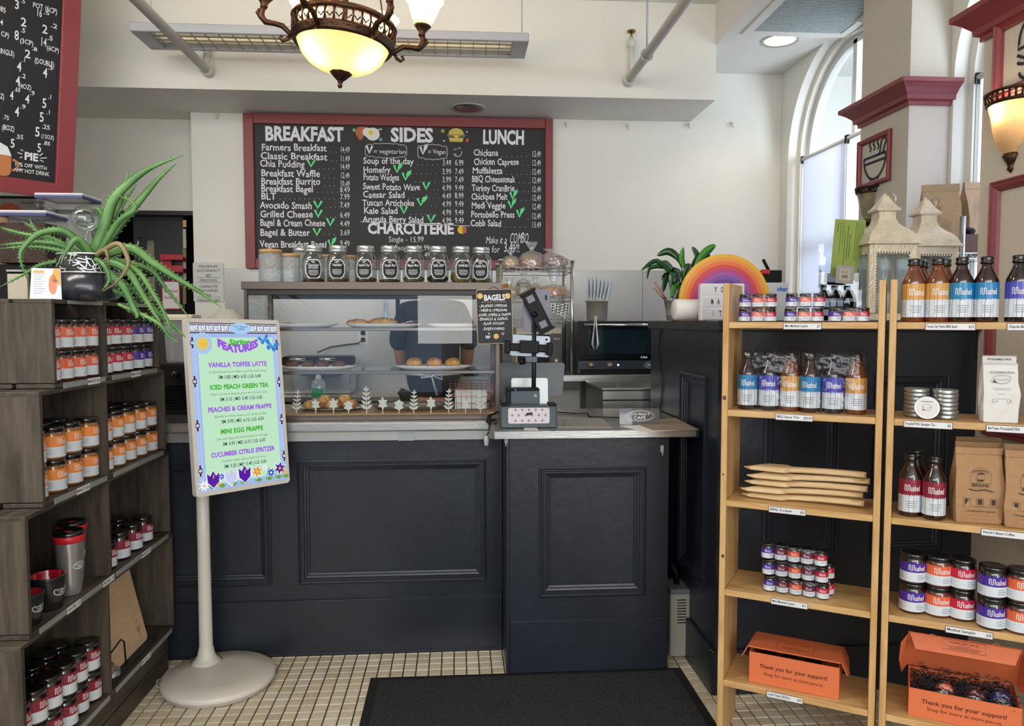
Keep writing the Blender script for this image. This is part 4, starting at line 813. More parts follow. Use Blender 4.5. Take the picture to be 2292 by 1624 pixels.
# ================================================================== DIGITAL SIGN ON STAND
SGW, SGH = .39, .65; WPL = mat('beige_white_plastic', '#d9d3c9', .4)
PC = EYE+(Vector((-.839, 2.987, 1.078))-EYE)*.986; RS = Matrix.Rotation(.806, 4, 'Z') @ Matrix.Rotation(.021, 4, 'Y') @ Matrix.Rotation(-.12, 4, 'X')
st = thing('digital_sign', 'white portrait screen on a round-based stand showing spring drink features', 'digital sign', (-.925, 2.937, 0)); OFF = Vector(st.location)
pn = MB().prism(rrect(SGW, SGH, .014, 5), .026, 0); pn = pn.build('screen_housing', WPL, st, bev=.003, seg=2); pn.matrix_local = T(PC-OFF) @ RS
def scr(name, col, e=.70):
    if name in MATS: return MATS[name]
    m = mat(name, '#000000', .12, spec=.3); bb = m.node_tree.nodes['Principled BSDF']; bb.inputs['Emission Color'].default_value = (*lin(col), 1); bb.inputs['Emission Strength'].default_value = e; return m
SM = [scr('scr_green', '#c3ecca'), scr('scr_blue', '#a6bdf0'), scr('scr_white', '#eef4ff'), scr('scr_maroon', '#43202e'), scr('scr_purple', '#a05ae6'), scr('scr_lime', '#3fb424'), scr('scr_ink', '#23303c'), scr('scr_yellow', '#f2c850'), scr('scr_paleblue', '#a9d3f8'), scr('scr_brightblue', '#2f86ea'), scr('scr_violet', '#5a1fa8'), scr('scr_royal', '#2748d8'), scr('scr_leaf', '#6aa838'), scr('scr_orange', '#e8a038'), scr('scr_lilac', '#ccd0f6'), scr('scr_navy', '#2a3566')]
SW, SH = SGW-.028, SGH-.032; b = MB(); LV = [0]
def S(u, v, l=1): return Vector(((u-.5)*SW, -.0006-.00022*l, (.5-v)*SH))
def rect(u0, u1, v0, v1, mi, l=1): shape(b, [(0, 0), ((u1-u0)*SW, 0), ((u1-u0)*SW, (v1-v0)*SH), (0, (v1-v0)*SH)], S(u0, v1, l), UX, UZ, mi)
def disc(u, v, r, mi, l=3, ry=None, n=20, a0=0): shape(b, arc(0, 0, r, a0, a0+360-360/n, n-1, ry or r), S(u, v, l), UX, UZ, mi)
rect(0, 1, 0, 1, 1, 0); rect(.075, .935, .088, .985, 0, 2); rect(0, 1, .0, .062, 2, 2); rect(0, 1, 0, .006, 3, 3); rect(0, 1, .010, .014, 15, 3); rect(0, 1, .048, .052, 15, 3); rect(0, 1, .056, .063, 3, 3)
for i in range(12):   # key pattern
    u = .01+i*.083; s = .008
    for pts in ([(0, 0), (0, 14), (16, 14), (16, 4), (7, 4), (7, 9), (11, 9)], [(13, 0), (13, -.01), (22, 0), (22, 14)]): stroke(b, pts, 1.7, S(u, .044, 4), UX, UZ, 3 if i % 2 else 15, .00125)
for j in range(100):
    for i in range(3):
        for base in (.012, .945):
            disc(base+i*.018+(.009 if j % 2 else 0), .075+j*.0091, .0019, 8 if (i+j) % 2 else 2, 1, n=5)
disc(.56, .032, .046, 8, 5, .021, 28); text(b, 'YOU Made It', S(.56, .026, 6), UX, UZ, .0072, .062, 'c', 'r', 15); text(b, 'CAFE', S(.56, .043, 6), UX, UZ, .009, .034, 'c', 'r', 15)
for q, (u, v) in enumerate(((.02, .30+.05), (.02, .61), (.02, .875), (.985, .135), (.985, .375), (.985, .615), (.985, .85), (.02, .12))):
    for dx, dy in ((0, 0), (0, 1), (0, -1), (0, 2), (0, -2), (.8, .5), (.8, -.5), (-.8, .5), (-.8, -.5)): rect(max(0, u+dx*.016-.009), min(1, u+dx*.016+.009), v+dy*.013-.0065, v+dy*.013+.0065, 3, 3)
    disc(min(.985, max(.015, u)), v, .0055, 2, 4, n=10); disc(u, v, .002, 15, 5, n=6)
for i in range(18): a = i*20; disc(.13+.052*math.cos(math.radians(a))*1.6, .125+.055*math.sin(math.radians(a)), .008, 8, 4, n=10)
disc(.13, .125, .031, 8, 5, n=24); disc(.13, .125, .0215, 7, 6, n=24)
for i in range(18):
    a = math.radians(i*20+8); stroke(b, [(math.cos(a)*.027, math.sin(a)*.027), (math.cos(a)*.034, math.sin(a)*.034)], .0024, S(.13, .125, 7), UX, UZ, 13)
stroke(b, arc(0, .001, .005, 210, 330, 6), .0009, S(.13, .125, 8), UX, UZ, 6); stroke(b, arc(-.011, .002, .0025, 210, 330, 4), .0008, S(.13, .125, 8), UX, UZ, 6); stroke(b, arc(.011, .002, .0025, 210, 330, 4), .0008, S(.13, .125, 8), UX, UZ, 6)
def archt(s, u, v, h, w, wt, mi, l, k=.9, jit=.03): text(b, s, (0, 0, 0), UX, UZ, h, w, 'c', wt, mi, jit, bend=lambda x, y: S(u, v, l)+Vector((x, 0, y*(1+abs(x)*1.5)+k*x*x*6)))
for o_ in ((-.0012, 0), (.0012, 0), (0, .0014), (0, -.0014)): text(b, 'FEATURES', (0, 0, 0), UX, UZ, .027, .168, 'c', 'h', 4, .03, bend=lambda x, y: S(.52, .178, 7)+Vector((x+o_[0], 0, y+x*x*3.2+o_[1])))
text(b, 'FEATURES', (0, 0, 0), UX, UZ, .0255, .164, 'c', 'b', 4, .03, bend=lambda x, y: S(.52, .177, 8)+Vector((x, 0, y+x*x*3.2)))
text(b, 'Spring', S(.53, .132, 10), UX, UZ, .021, .084, 'c', 'h', 5, .05, .25)
for (u, v, s, r_) in ((.83, .105, 1, .3), (.92, .145, 1.25, -.3)):
    for sx in (-1, 1):
        for pts in ([(0, 0), (.016, .020), (.024, .016), (.020, .004)], [(0, 0), (.018, .001), (.015, -.012), (.006, -.014)]): 
            q = [(sx*x*math.cos(r_)-y*math.sin(r_), sx*x*math.sin(r_)+y*math.cos(r_)) for x, y in pts]; shape(b, q, S(u, v, 6), UX, UZ, 9, s)
    stroke(b, [(0, -.010), (0, .010)], .002, S(u, v, 7), UX, UZ, 15, s)
for i, (nm, ds, pr_, u0, u1) in enumerate((('VANILLA TOFFEE LATTE', 'A latte sweetened w/ toffee crunch & vanilla syrup.', 'SM: 5.85 | MD: 6.05 | LG: 6.40', .175, .845), ('ICED PEACH GREEN TEA', 'Fresh iced cherry blossom green tea w/ peach syrup.', 'SM: 5.15 | MD: 5.40 | LG: 5.65', .175, .845), ('PEACHES & CREAM FRAPPE', 'Blended w/ sweet cream, peach syrup, & whip.', 'SM: 5.95 | MD: 6.15 | LG: 6.50', .14, .87), ('MINI EGG FRAPPE', 'Chocolate frappe blended & topped w/ mini eggs.', 'SM: 5.95 | MD: 6.15 | LG: 6.50', .26, .75), ('CUCUMBER CITRUS SPRITZER', 'Cucumber water, club soda & mint syrup.', 'SM: 5.25 | MD: 5.40 | LG: 5.65', .14, .87))):
    v = .268+.1345*i; c_ = (u0+u1)/2; wd = (u1-u0)*SW
    text(b, nm, S(c_, v, 5), UX, UZ, .0165, wd, 'c', 'h', 5 if i % 2 else 4, .02); text(b, ds, S(.505, v+.036, 5), UX, UZ, .0085, SW*(.66 if i < 2 else .6 if i < 4 else .52), 'c', 'l', 6, .05, .3)
    text(b, pr_, S(.52, v+.072, 5), UX, UZ, .0125, SW*.49, 'c', 'b', 6, .02)
def flower(u, v, r, mi, n, ci, l=6, halo=True):
    P = [(r*(1 if i % 2 == 0 else .48)*math.cos(math.pi*i/n+.3), r*(1 if i % 2 == 0 else .48)*math.sin(math.pi*i/n+.3)) for i in range(2*n)]
    if halo: shape(b, [(x*1.25, y*1.25) for x, y in P], S(u, v, l-1), UX, UZ, 2)
    shape(b, P, S(u, v, l), UX, UZ, mi); disc(u, v, r*.25, ci, l+1, n=8)
def crocus(u, v, s, mi, l=6):
    for k, (sc, m_) in enumerate(((1.2, 2), (1, mi))): shape(b, [(0, -.03*s*sc), (.020*s*sc, -.012*s), (.022*s*sc, .018*s*sc), (.010*s, .008*s), (0, .026*s*sc), (-.010*s, .008*s), (-.022*s*sc, .018*s*sc), (-.020*s*sc, -.012*s)], S(u, v, l+k), UX, UZ, m_)
    stroke(b, [(0, 0), (.002, .012)], .003, S(u, v, l+2), UX, UZ, 7, s)
rect(.0, 1, .962, 1, 1, 4)
for u in (.2, .33, .45, .62, .75, .86, .95, .1): stroke(b, [(0, 0), (.006, .03), (.014, .045)], .0035, S(u, .985, 5), UX, UZ, 12); shape(b, [(0, 0), (.015, .01), (.03, .0), (.015, -.008)], S(u, .98, 6), UX, UZ, 12)
crocus(.15, .93, 1.1, 10); crocus(.50, .925, 1.15, 10); crocus(.345, .93, 1.1, 14); flower(.05, .965, .020, 2, 8, 7); flower(.24, .925, .014, 11, 6, 2); flower(.205, .97, .010, 13, 6, 7); flower(.645, .925, .024, 13, 6, 7); flower(.74, .905, .012, 2, 7, 7); flower(.81, .945, .020, 11, 8, 2); flower(.92, .925, .026, 10, 6, 13); flower(.975, .95, .012, 13, 6, 7)
sc_ = b.build('screen', SM, pn, kind=None)
MB().prism(rrect(.10, .14, .01), .03, 0, y0=.026).build('bracket', WPL, pn)
cable = []
MB().lathe([(.205, .014), (.21, .02), (.21, .032), (.203, .040), (.12, .044), (.001, .045)], 56).build('base', WPL, st); MB().lathe([(.19, .0), (.20, .004), (.203, .014)], 56).build('base_skirt', mat('beige_shadow', '#b9b2a6', .5), st)  # skirt below the base in a darker beige
pq = onZ(462, 1478, .045)-OFF; MB().lathe([(.062, .044), (.046, .05), (.034, .07), (.026, .11), (.024, .5), (.024, .98)], 32, 0, True, T((pq.x, pq.y, 0))).build('pole', WPL, st)
pe = (T(PC-OFF) @ RS) @ Vector((0, .05, -.12)); MB().rod((pq.x, pq.y, .95), (pe.x, pe.y, pe.z), .022, 16).build('neck_joint', WPL, st)
t = thing('power_cable', 'white power cable curling beside the sign base on the tiles', 'cable', (-1.13, 2.93, .004)); MB().tube([(.03, .02, .01), (-.02, .06, .004), (-.035, .03, .004), (-.02, -.02, .004), (.03, -.04, .004)], .0035, 8).build('cord', WPL, t)
# ================================================================== JARS AND BOTTLES
DARKG = mat('jar_contents', '#2a1410', .08, coat=.6); LIDB = mat('black_lid', '#121214', .22, coat=.5); LW = mat('label_white', '#d5dbe2', .45); LI = mat('label_ink', '#e9e6e6', .5); LG = mat('label_print', '#6a7078', .6)
BAND = {n: mat('band_'+n, c, .45) for n, c in (('coral', '#e5653c'), ('orange', '#ee8c38'), ('red', '#c01c3c'), ('purple', '#4a2a98'), ('burgundy', '#8a1a34'), ('blue', '#2383ba'), ('violet', '#4a48b4'), ('gold', '#cf9c52'), ('plum', '#6a1c3c'), ('tangerine', '#e85c34'))}
CONT = {'coral': '#5a2a18', 'orange': '#8a5a28', 'red': '#2a0e0c', 'purple': '#1a0e14', 'burgundy': '#240c0c', 'blue': '#2c1412', 'violet': '#1c1216', 'gold': '#6a361a', 'plum': '#240c0c', 'tangerine': '#3a1610'}
CM = {k: mat('contents_'+k, c, .06, coat=.8, spec=.6) for k, c in CONT.items()}
def logo(mb, r, z, h, mi, oo=0, w=None, small=False):
    """the word with its two-arch M, wrapped on a cylinder"""
    w = w or 1.25*r
    def bd(x, y): a = (x-w/2)/r+oo; return (r*math.sin(a), -r*math.cos(a), z+y)
    u = w*.065; M = [(u*.5, 0), (u*.5, h*.8)]+arc(u*1.25, h*.85, u*.75, 180, 0, 6)+[(u*2, h*.15)]+arc(u*2.75, h*.12, u*.75, 180, 360, 6)+[(u*3.5, h*.8)]+arc(u*4.25, h*.85, u*.75, 180, 0, 6)[1:]+[(u*5, 0)]
    stroke(mb, M, u*.62, (0, 0, 0), UX, UZ, mi, 1, False, bd)
    text(mb, 'ushed', (0, 0, 0), UX, UZ, h*.92, w-u*5.9, 'l', 'r' if small else 'b', mi, 0, bend=lambda x, y: bd(x+u*5.7, y))
def wrap_band(mb, r, z0, z1, a0, a1, mi, n=14):
    mb.add([(r*math.sin(a0+(a1-a0)*i/n), -r*math.cos(a0+(a1-a0)*i/n), z) for i in range(n+1) for z in (z0, z1)], [(2*i, 2*i+2, 2*i+3, 2*i+1) for i in range(n)], mi, True)
def jar_proto(r, h, name='sauce_jar', small=False, lid_r=1.0, seg=24):
    t = thing(name, 'x', 'jar'); lh = h*.17
    MB().lathe([(.001, 0), (r*.92, 0), (r, h*.04), (r, h*.74), (r*.93, h*.82), (r*.88, h*.86), (.001, h*.86)], seg, cap=False).build('jar_body', CM['coral'], t)
    MB().lathe([(r*.90*lid_r, h*.83), (r*.96*lid_r, h*.84), (r*.96*lid_r, h*.97), (r*.90*lid_r, h), (r*.7*lid_r, h*.99), (.001, h*.99)], seg, cap=False).build('lid', LIDB, t)
    b = MB(); R = r*1.012; zm = h*.40
    wrap_band(b, R, zm, h*.72, -2.2, 2.2, 0); wrap_band(b, R, h*.08, zm, -2.2, 2.2, 1)
    logo(b, R*1.008, h*.47, h*.18, 2, .15, small=small, w=(1.35 if not small else 1.0)*r)
    for i in range(3 if not small else 2): wrap_band(b, R*1.006, h*(.30-.065*i), h*(.315-.065*i), .15, (.62, .8, .7)[i], 3, 5)
    for i in range(4): wrap_band(b, R*1.006, h*(.33-.05*i), h*(.34-.05*i), -1.5, -.9, 3, 4)
    b.build('label', [BAND['coral'], LW, LI, LG], t); return t
def bottle_proto(name='sauce_bottle'):
    t = thing(name, 'x', 'bottle'); r, h = .0315, .186
    MB().lathe([(.001, 0), (r*.95, 0), (r, .004), (r, .115), (r*.96, .122), (r*.62, .146), (r*.48, .155), (r*.46, .172), (.001, .172)], 28, cap=False).build('bottle_body', CM['gold'], t)
    MB().lathe([(r*.53, .166), (r*.56, .167), (r*.56, .171), (r*.50, .173), (r*.54, .180), (r*.54, .1845), (r*.48, .186), (.001, .186)], 24, cap=False).build('cap', LIDB, t)
    b = MB(); R = r*1.012; wrap_band(b, R, .066, .112, -2.4, 2.4, 0); wrap_band(b, R, .014, .066, -2.4, 2.4, 1)
    logo(b, R*1.008, .078, .019, 2, .1, w=1.45*r)
    for i in range(4): wrap_band(b, R*1.006, .046-.006*i, .0475-.006*i, -.45+.08*(i % 2), .55-.06*i, 3, 6)
    for i in range(6): wrap_band(b, R*1.006, .055-.006*i, .0562-.006*i, -1.5, -.95, 3, 4)
    for i in range(9): wrap_band(b, R*1.006, .020+.0035*i, .022+.0035*i, 1.35, 1.6, 3, 3)
    b.build('label', [BAND['gold'], LW, LI, LG], t)
    b = MB(); rnd = random.Random(2)
    for i in range(16):
        a = -1.6+.2*i; z = .0655; b.add([(R*1.004*math.sin(a+q), -R*1.004*math.cos(a+q), zz) for q, zz in ((0, z+.001), (.1+rnd.random()*.05, z+.001), (.05, z-.002-rnd.random()*.003))], [(0, 1, 2)], 0)
    b.build('torn_edge', BAND['gold'], t); return t
SEQ = {}
ORD = ['first', 'second', 'third', 'fourth', 'fifth', 'sixth', 'seventh', 'eighth', 'ninth', 'tenth']
JA = jar_proto(.0335, .094); JB = jar_proto(.036, .098); JC = jar_proto(.037, .099)
USED = set()
def put(proto, loc, rz, colr, label, group, scale=None):
    sw = {'jar_body': CM[colr], 'bottle_body': CM[colr], 'label': [BAND[colr], LW, LI, LG], 'torn_edge': BAND[colr]}
    return copy_tree(proto, None, loc, rz, label, group, sw, scale)
# ================================================================== LEFT CRATE SHELVES
CRW = wood('grey_stained_pine', '#2e2820', '#5a4f43', .6, 2.2, (9, 9, 1)); CRWY = wood('grey_stained_pine_long', '#2b261f', '#544a3e', .6, 2.2, (9, 1, 9)); STRIP = mat('price_strip', '#8f928f', .35); TAGW = mat('price_tag', '#dfe1e2', .5)
XC = -1.16
def tagline(b, P, U, V, s1, s2, w, h, mi_bg=0, mi_tx=1):
    N = Vector(U).cross(Vector(V)).normalized(); 
    shape(b, [(-.0015, -.0015), (w+.0015, -.0015), (w+.0015, h+.0015), (-.0015, h+.0015)], Vector(P)+N*.0003, U, V, mi_tx+1)
    shape(b, [(0, 0), (w, 0), (w, h), (0, h)], Vector(P)+N*.0007, U, V, mi_bg)
    text(b, s1, Vector(P)+Vector(U)*.003+Vector(V)*h*.35+N*.0011, U, V, h*.42, w*(.62 if len(s1) > 9 else .36), 'l', 'b', mi_tx)
    text(b, s2, Vector(P)+Vector(U)*(w-.003)+Vector(V)*h*.32+N*.0011, U, V, h*.40, None, 'r', 'b', mi_tx, sx=.8)
TAGM = [TAGW, ink('tag', '#2c2c34'), ink('tag_edge', '#6a4a52')]
def crate(y0, y1, ym, z0, z1, label, tags, depth=.46):
    t = thing('wooden_crate', label, 'crate', (XC, y0, z0), 0, 'grey stained crates stacked at left'); th = .016; L = y1-y0; Hh = z1-z0; m = ym-y0
    MB().box(-depth, 0, 0, th, .015, Hh-.012).build('side_panel', CRW, t, bev=.0015); MB().box(-depth, 0, L-th, L, .015, Hh-.012).build('side_panel', CRW, t, bev=.0015)
    MB().box(-depth+.02, -.002, m-th/2, m+th/2, .012, Hh-.012).build('divider', CRW, t, bev=.001)
    MB().box(-depth, -depth+.01, th, L-th, .012, Hh-.012).build('back_panel', CRWY, t)
    ws = (depth-.03)/4
    for i in range(4):
        x1 = -i*(ws+.01); MB().box(x1-ws, x1, 0, L, -.0, .0125).build('bottom_slat', CRWY, t, bev=.0015); MB().box(x1-ws, x1, 0, L, Hh-.0125, Hh).build('top_slat', CRWY, t, bev=.0015)
    for a_, b_, s1, s2, q in tags:
        MB().box(.0, .003, a_-y0, b_-y0, -.004, .012).build('price_strip', STRIP, t)
        if s1:
            b = MB(); tagline(b, (.0034, a_-y0+q, -.006), (0, 1, 0), (0, 0, 1), s1, s2, .085, .020); b.build('price_tag', TAGM, t)
    return t
D1, D2, D3, D4 = (onX(240, 800, XC).y, onX(242, 980, XC).y, onX(248, 1200, XC).y, onX(246, 1400, XC).y)
c1 = crate(2.272, 3.06, D1, 1.204, 1.462, 'topmost grey crate with coral and red banded sauce jars, aloe plant on it', [(2.32, D1-.02, 'Mushed 170', '$6.50', .14), (D1+.03, 3.02, 'Mushed 170', '$6.50', .14)])
c2 = crate(2.19, 3.10, D2, .876, 1.202, 'second grey crate from top, filled with orange banded jars', [(2.25, D2-.02, 'Mushed 170', '$6.50', .12), (D2+.03, 3.06, '', '', 0)])
c3 = crate(2.10, 3.125, D3, .536, .874, 'third grey crate from top, holding mugs, tumblers and burgundy jars', [(2.15, D3-.02, 'Ceramic Mug', '$15', .14), (D3+.03, 3.09, 'Mushed 270', '$8', .20)])
c4 = crate(2.06, 3.14, D4, .145, .534, 'fourth grey crate from top, with burgundy jars and cutting boards', [(2.10, D4-.02, '', '', 0), (D4+.03, 3.10, 'Charcuterie', '$35', .20)])
b = MB(); tagline(b, (.0034, .62-.2, -.006), (0, 1, 0), (0, 0, 1), 'Coffee Tumbler', '$25', .085, .020); b.build('price_tag', TAGM, c3)
ba = thing('wooden_crate', 'lowest grey crate forming the base of the left stack on the floor', 'crate', (XC, 2.03, 0), 0, 'grey stained crates stacked at left')
MB().box(-.46, -.01, 0, .016, 0, .143).build('side_panel', CRW, ba); MB().box(-.46, -.01, 1.03, 1.046, 0, .143).build('side_panel', CRW, ba)
MB().box(-.022, -.006, 0, 1.046, 0, .07).build('front_slat', CRWY, ba, bev=.0015); MB().box(-.022, -.006, 0, 1.046, .076, .141).build('front_slat', CRWY, ba, bev=.0015)
RZF = math.radians(90-8)
def jrow(proto, y0, y1, n, x, z, cols, what, group, rz=RZF, jit=.003, row=''):
    for i in range(n):
        y = y0+(y1-y0)*(i/(n-1) if n > 1 else 0); c = cols[i] if isinstance(cols, (list, tuple)) else cols
        put(proto, (x+random.uniform(-jit, jit), y, z), rz+random.uniform(-.18, .18), c, what % (c, ORD[i], row), group)
zz = 1.204+.0135
for k, row in enumerate(('lower', 'upper')):
    jrow(JA, 2.325, D1-.042, 4, XC-.045, zz+k*.0945, 'coral', '%s banded sauce jar, %s from left in %s row, top crate left bay', 'jars in the top crate left bay', row=row)
    jrow(JA, D1+.05, 3.01, 5, XC-.045, zz+k*.0945, ['red', 'red', 'red', 'purple', 'purple'], '%s banded sauce jar, %s from left in %s row, top crate right bay', 'jars in the top crate right bay', row=row)
    for i in range(2): put(JA, (XC-.125, D1-.13+i*.075, zz+k*.0945), RZF, 'coral', 'coral banded sauce jar standing behind the front row, %s layer, %s' % (row, ORD[i]), 'jars in the top crate left bay')
zz = .876+.0135
for k, row in enumerate(('lower', 'upper')):
    jrow(JB, 2.24, D2-.044, 4, XC-.05, zz+k*.0985, 'orange', '%s banded sauce jar, %s from left in %s row, second crate left bay', 'jars in the second crate left bay', row=row)
    jrow(JB, D2+.055, 3.045, 5, XC-.05, zz+k*.0985, 'orange', '%s banded sauce jar, %s from left in %s row, second crate right bay', 'jars in the second crate right bay', row=row)
for q, (a_, b_, nm) in enumerate(((2.25, D2-.07, 'left'), (D2+.07, 3.03, 'right'))):
    for r_ in (1, 2):
        for i in range(4): put(JB, (XC-.05-.078*r_, a_+(b_-a_)*i/3, zz+.0985), RZF, 'orange', 'orange banded jar showing its black lid, %s in %s row behind, second crate %s bay' % (ORD[i], ('first', 'second')[r_-1], nm), 'jars stacked behind in the second crate')
zz = .536+.0135
for r_ in range(3): jrow(JC, D3+.075, 2.985 if r_ == 0 else 2.96, 4, XC-.055-.082*r_, zz, 'burgundy', '%s banded jar, %s from left in '+('front', 'middle', 'rear')[r_]+' row%s, third crate right bay', 'burgundy jars in the third crate')
zz = .145+.0135
for k, row in enumerate(('lower', 'upper')): jrow(JC, 2.12, D4-.045, 6, XC-.052, zz+k*.0995, 'burgundy', '%s banded jar, %s from left in %s row, fourth crate left bay', 'burgundy jars in the fourth crate', row=row)
for i in range(6): put(JC, (XC-.135, 2.12+(D4-.065-2.12)*i/5, zz+.0995), RZF, 'burgundy', 'burgundy banded jar, %s in the upper rear row, fourth crate left bay' % ORD[i], 'burgundy jars in the fourth crate')
# mugs
MUGB, MUGR = mat('mug_black', '#1b1d22', .35, coat=.4), mat('mug_red_glaze', '#a8182c', .15, coat=.6); SST = mat('tumbler_steel', '#c4c3c2', .25, .75)
def oval_logo(b, r, z, s, oo, mi=0):
    def bd(x, y): a = x/r+oo; return (r*math.sin(a), -r*math.cos(a), z+y)
    for k_ in (1, .9): stroke(b, [(x*k_, y*k_) for x, y in arc(0, 0, s, 0, 345, 24, s*.55)], s*.03 if k_ < 1 else s*.06, (0, 0, 0), UX, UZ, mi, 1, True, bd)
    text(b, 'YOU Made It', (0, 0, 0), UX, UZ, s*.22, s*1.35, 'c', 'b', mi, .04, bend=lambda x, y: bd(x, y+s*.04)); text(b, 'CAFE', (0, 0, 0), UX, UZ, s*.28, s*.8, 'c', 'b', mi, .04, bend=lambda x, y: bd(x, y-s*.34))
def mug(y, x, sc_, label):
    t = thing('mug', label, 'mug', (x, y, .536+.0135), RZF-.55, 'black mugs with red insides'); r, h = .043*sc_, .088*sc_
    MB().lathe([(.001, 0), (r*.74, 0), (r*.80, .004), (r, h*.95), (r, h), (r*.955, h)], 32, cap=False).build('mug_body', MUGB, t); MB().lathe([(r*.955, h), (r*.93, h*.95), (r*.76, .008), (.001, .007)], 32, cap=False).build('inside_glaze', MUGR, t)
    b = MB(); oval_logo(b, r*.93, h*.56, .021*sc_, .45); b.build('printed_logo', CHALK, t)
    MB().tube([(-r*.95, .0, h*.8), (-r*1.5, 0, h*.74), (-r*1.6, 0, h*.5), (-r*1.4, 0, h*.28), (-r*.85, 0, h*.22)], .006, 8).build('handle', MUGB, t)
mug(2.185, XC-.05, 1.0, 'nearer black mug with red inside and white oval logo, third crate'); mug(2.305, XC-.055, 1.12, 'farther, larger black mug with red inside, beside the tumblers')
def tumbler(y, x, label):
    t = thing('tumbler', label, 'tumbler', (x, y, .536+.0135), RZF-.60, 'steel travel tumblers'); r, h = .041, .205
    MB().lathe([(.001, 0), (r*.74, 0), (r*.76, .004), (r*.80, .02), (r*.80, .024), (r*.98, h*.80)], 36, cap=False).build('steel_body', SST, t)
    MB().lathe([(r*.98, h*.80), (r*1.06, h*.81), (r*1.10, h*.90), (r*1.04, h*.91)], 36, cap=False).build('red_band', mat('rubber_red', '#c8222a', .4), t)
    MB().lathe([(r*1.04, h*.905), (r*1.06, h*.93), (r*1.0, h*.97), (r*.92, h*.975), (r*.88, h*.94), (.001, h*.94)], 36, cap=False).build('lid', LIDB, t); MB().box(-.010, .010, -.012, .012, h*.94, h*.955).build('slider', MUGR, t, bev=.003)
    b = MB(); oval_logo(b, r*.92, h*.45, .020, .4); b.build('printed_logo', CHALK, t)
tumbler(2.425, XC-.05, 'nearer steel tumbler with red band and black lid'); tumbler(2.545, XC-.10, 'steel tumbler with red band standing behind the nearer one')
# cutting boards, holder, tins
PLY = wood('birch_board', '#c9a680', '#dcc09c', .45, 1.5, (2, 2, 12)); t = thing('cutting_board', 'light birch board leaning in metal holder, small flower mark, fourth crate', 'cutting board', (XC-.04, 2.82, .146+.0275), 0, rot=(0, math.radians(-13), math.radians(0)))
P = [(x, z) for x, z in rrect(.30, .31, .016, 4, 0, .155)]; b = MB().prism(P, .012); bo = b.build('board', PLY, t, bev=.001, rot=(0, 0, math.pi/2)); b = MB(); text(b, 'YOU', (.085, -.0006, .085), UX, UZ, .012, .026, 'l', 'r', 0, .1); stroke(b, [(.1, .028), (.098, .055), (.094, .07)], .0025, (0, -.0006, 0), UX, UZ)
for s_ in (-1, 1): stroke(b, [(.098, .05), (.098+s_*.012, .062), (.094+s_*.009, .07)], .0025, (0, -.0006, 0), UX, UZ)
b.build('burnt_mark', ink('burnt', '#6a4428'), bo)
t = thing('cutting_board', 'second birch board behind the front one, rounded top showing', 'cutting board', (XC-.075, 2.73, .146+.0275), 0, rot=(0, math.radians(-13), 0)); MB().prism(rrect(.22, .315, .03, 4, 0, .158), .012).build('board', wood('darker_board', '#a88058', '#c29c70', .45, 1.5, (2, 2, 12)), t, rot=(0, 0, math.pi/2))
BLK = mat('black_wire', '#17181a', .4, .5); t = thing('wire_stand', 'black wire and slate stand holding the cutting boards', 'stand', (XC-.045, 2.74, .1585)); MB().box(-.03, .03, -.12, .26, 0, .014).build('slate_base', mat('slate', '#1f2224', .6), t, bev=.002); MB().tube([(.02, -.12, .01), (.015, -.12, .10), (.012, -.02, .115), (.015, .0, .10), (.02, .0, .01)], .003, 8).build('wire_loop', BLK, t)
TIN = mat('tin', '#b9bcbd', .28, .9)
def tin(loc, label, r=.026, h=.032, rot=None, grp=None):
    t = thing('round_tin', label, 'tin', loc, 0, grp, rot); MB().cyl(r*.96, 0, h*.62, 28).build('tin_base', TIN, t); MB().lathe([(r, h*.5), (r, h*.95), (r*.97, h), (r*.9, h), (r*.88, h*.97), (.001, h*.97)], 28, cap=False).build('lid', TIN, t); return t
tin((XC-.045, 2.605, .159), 'small silver tin on shelf, leftmost of three in fourth crate', grp='small silver tins by the boards'); tin((XC-.04, 2.665, .159), 'small silver tin on shelf, nearest the board holder', grp='small silver tins by the boards'); tin((XC-.045, 2.63, .192), 'small silver tin stacked on top of the other two', grp='small silver tins by the boards')
# ------------------------------------------------------------------ aloe in two-tone pot
pp = onY(203, 664, 2.40); pot = thing('planter_pot', 'low black pot with cut-out silver rim, holding the aloe on top crate', 'plant pot', (pp.x-.03, 2.46, 1.4625)); POTB = mat('pot_black', '#24272e', .25, coat=.3)
MB().lathe([(.001, 0), (.074, 0), (.082, .008), (.087, .082), (.08, .082), (.075, .02), (.001, .02)], 48, cap=False).build('pot_body', POTB, pot); MB().lathe([(.0868, .082), (.0868, .142), (.082, .142), (.082, .082)], 48, cap=False).build('inner_liner', mat('pot_inner', '#101114', .5), pot)
b = MB(); rnd = random.Random(5)
def bdp(x, y): a = x; return (.0885*math.sin(a), -.0885*math.cos(a), .083+y)
for i in range(150):
    a = rnd.uniform(0, 6.28); z = rnd.uniform(.004, .052); an = rnd.uniform(-1.5, 1.5); l_ = rnd.uniform(.012, .03); R_ = .0888
    q0, q1 = (a*R_, z), (a*R_+math.cos(an)*l_, min(.056, max(.0, z+math.sin(an)*l_)))
    stroke(b, [(q0[0]+(q1[0]-q0[0])*k/3, q0[1]+(q1[1]-q0[1])*k/3) for k in range(4)], .0026, (0, 0, 0), UX, UZ, 0, 1, False, lambda x, y: (R_*math.sin(x/R_), -R_*math.cos(x/R_), .083+y))
for z in (0, .056): wrap_band(b, .0888, .082+z, .085+z, 0, 6.283, 0, 48)
b.build('silver_fretwork', mat('silver_fret', '#d4d7da', .25, .45), pot, kind='stuff'); MB().lathe([(.081, .128), (.001, .132)], 24, cap=False).build('soil', mat('soil', '#2a211a', .95, bump=1, bscale=120), pot, kind='stuff')
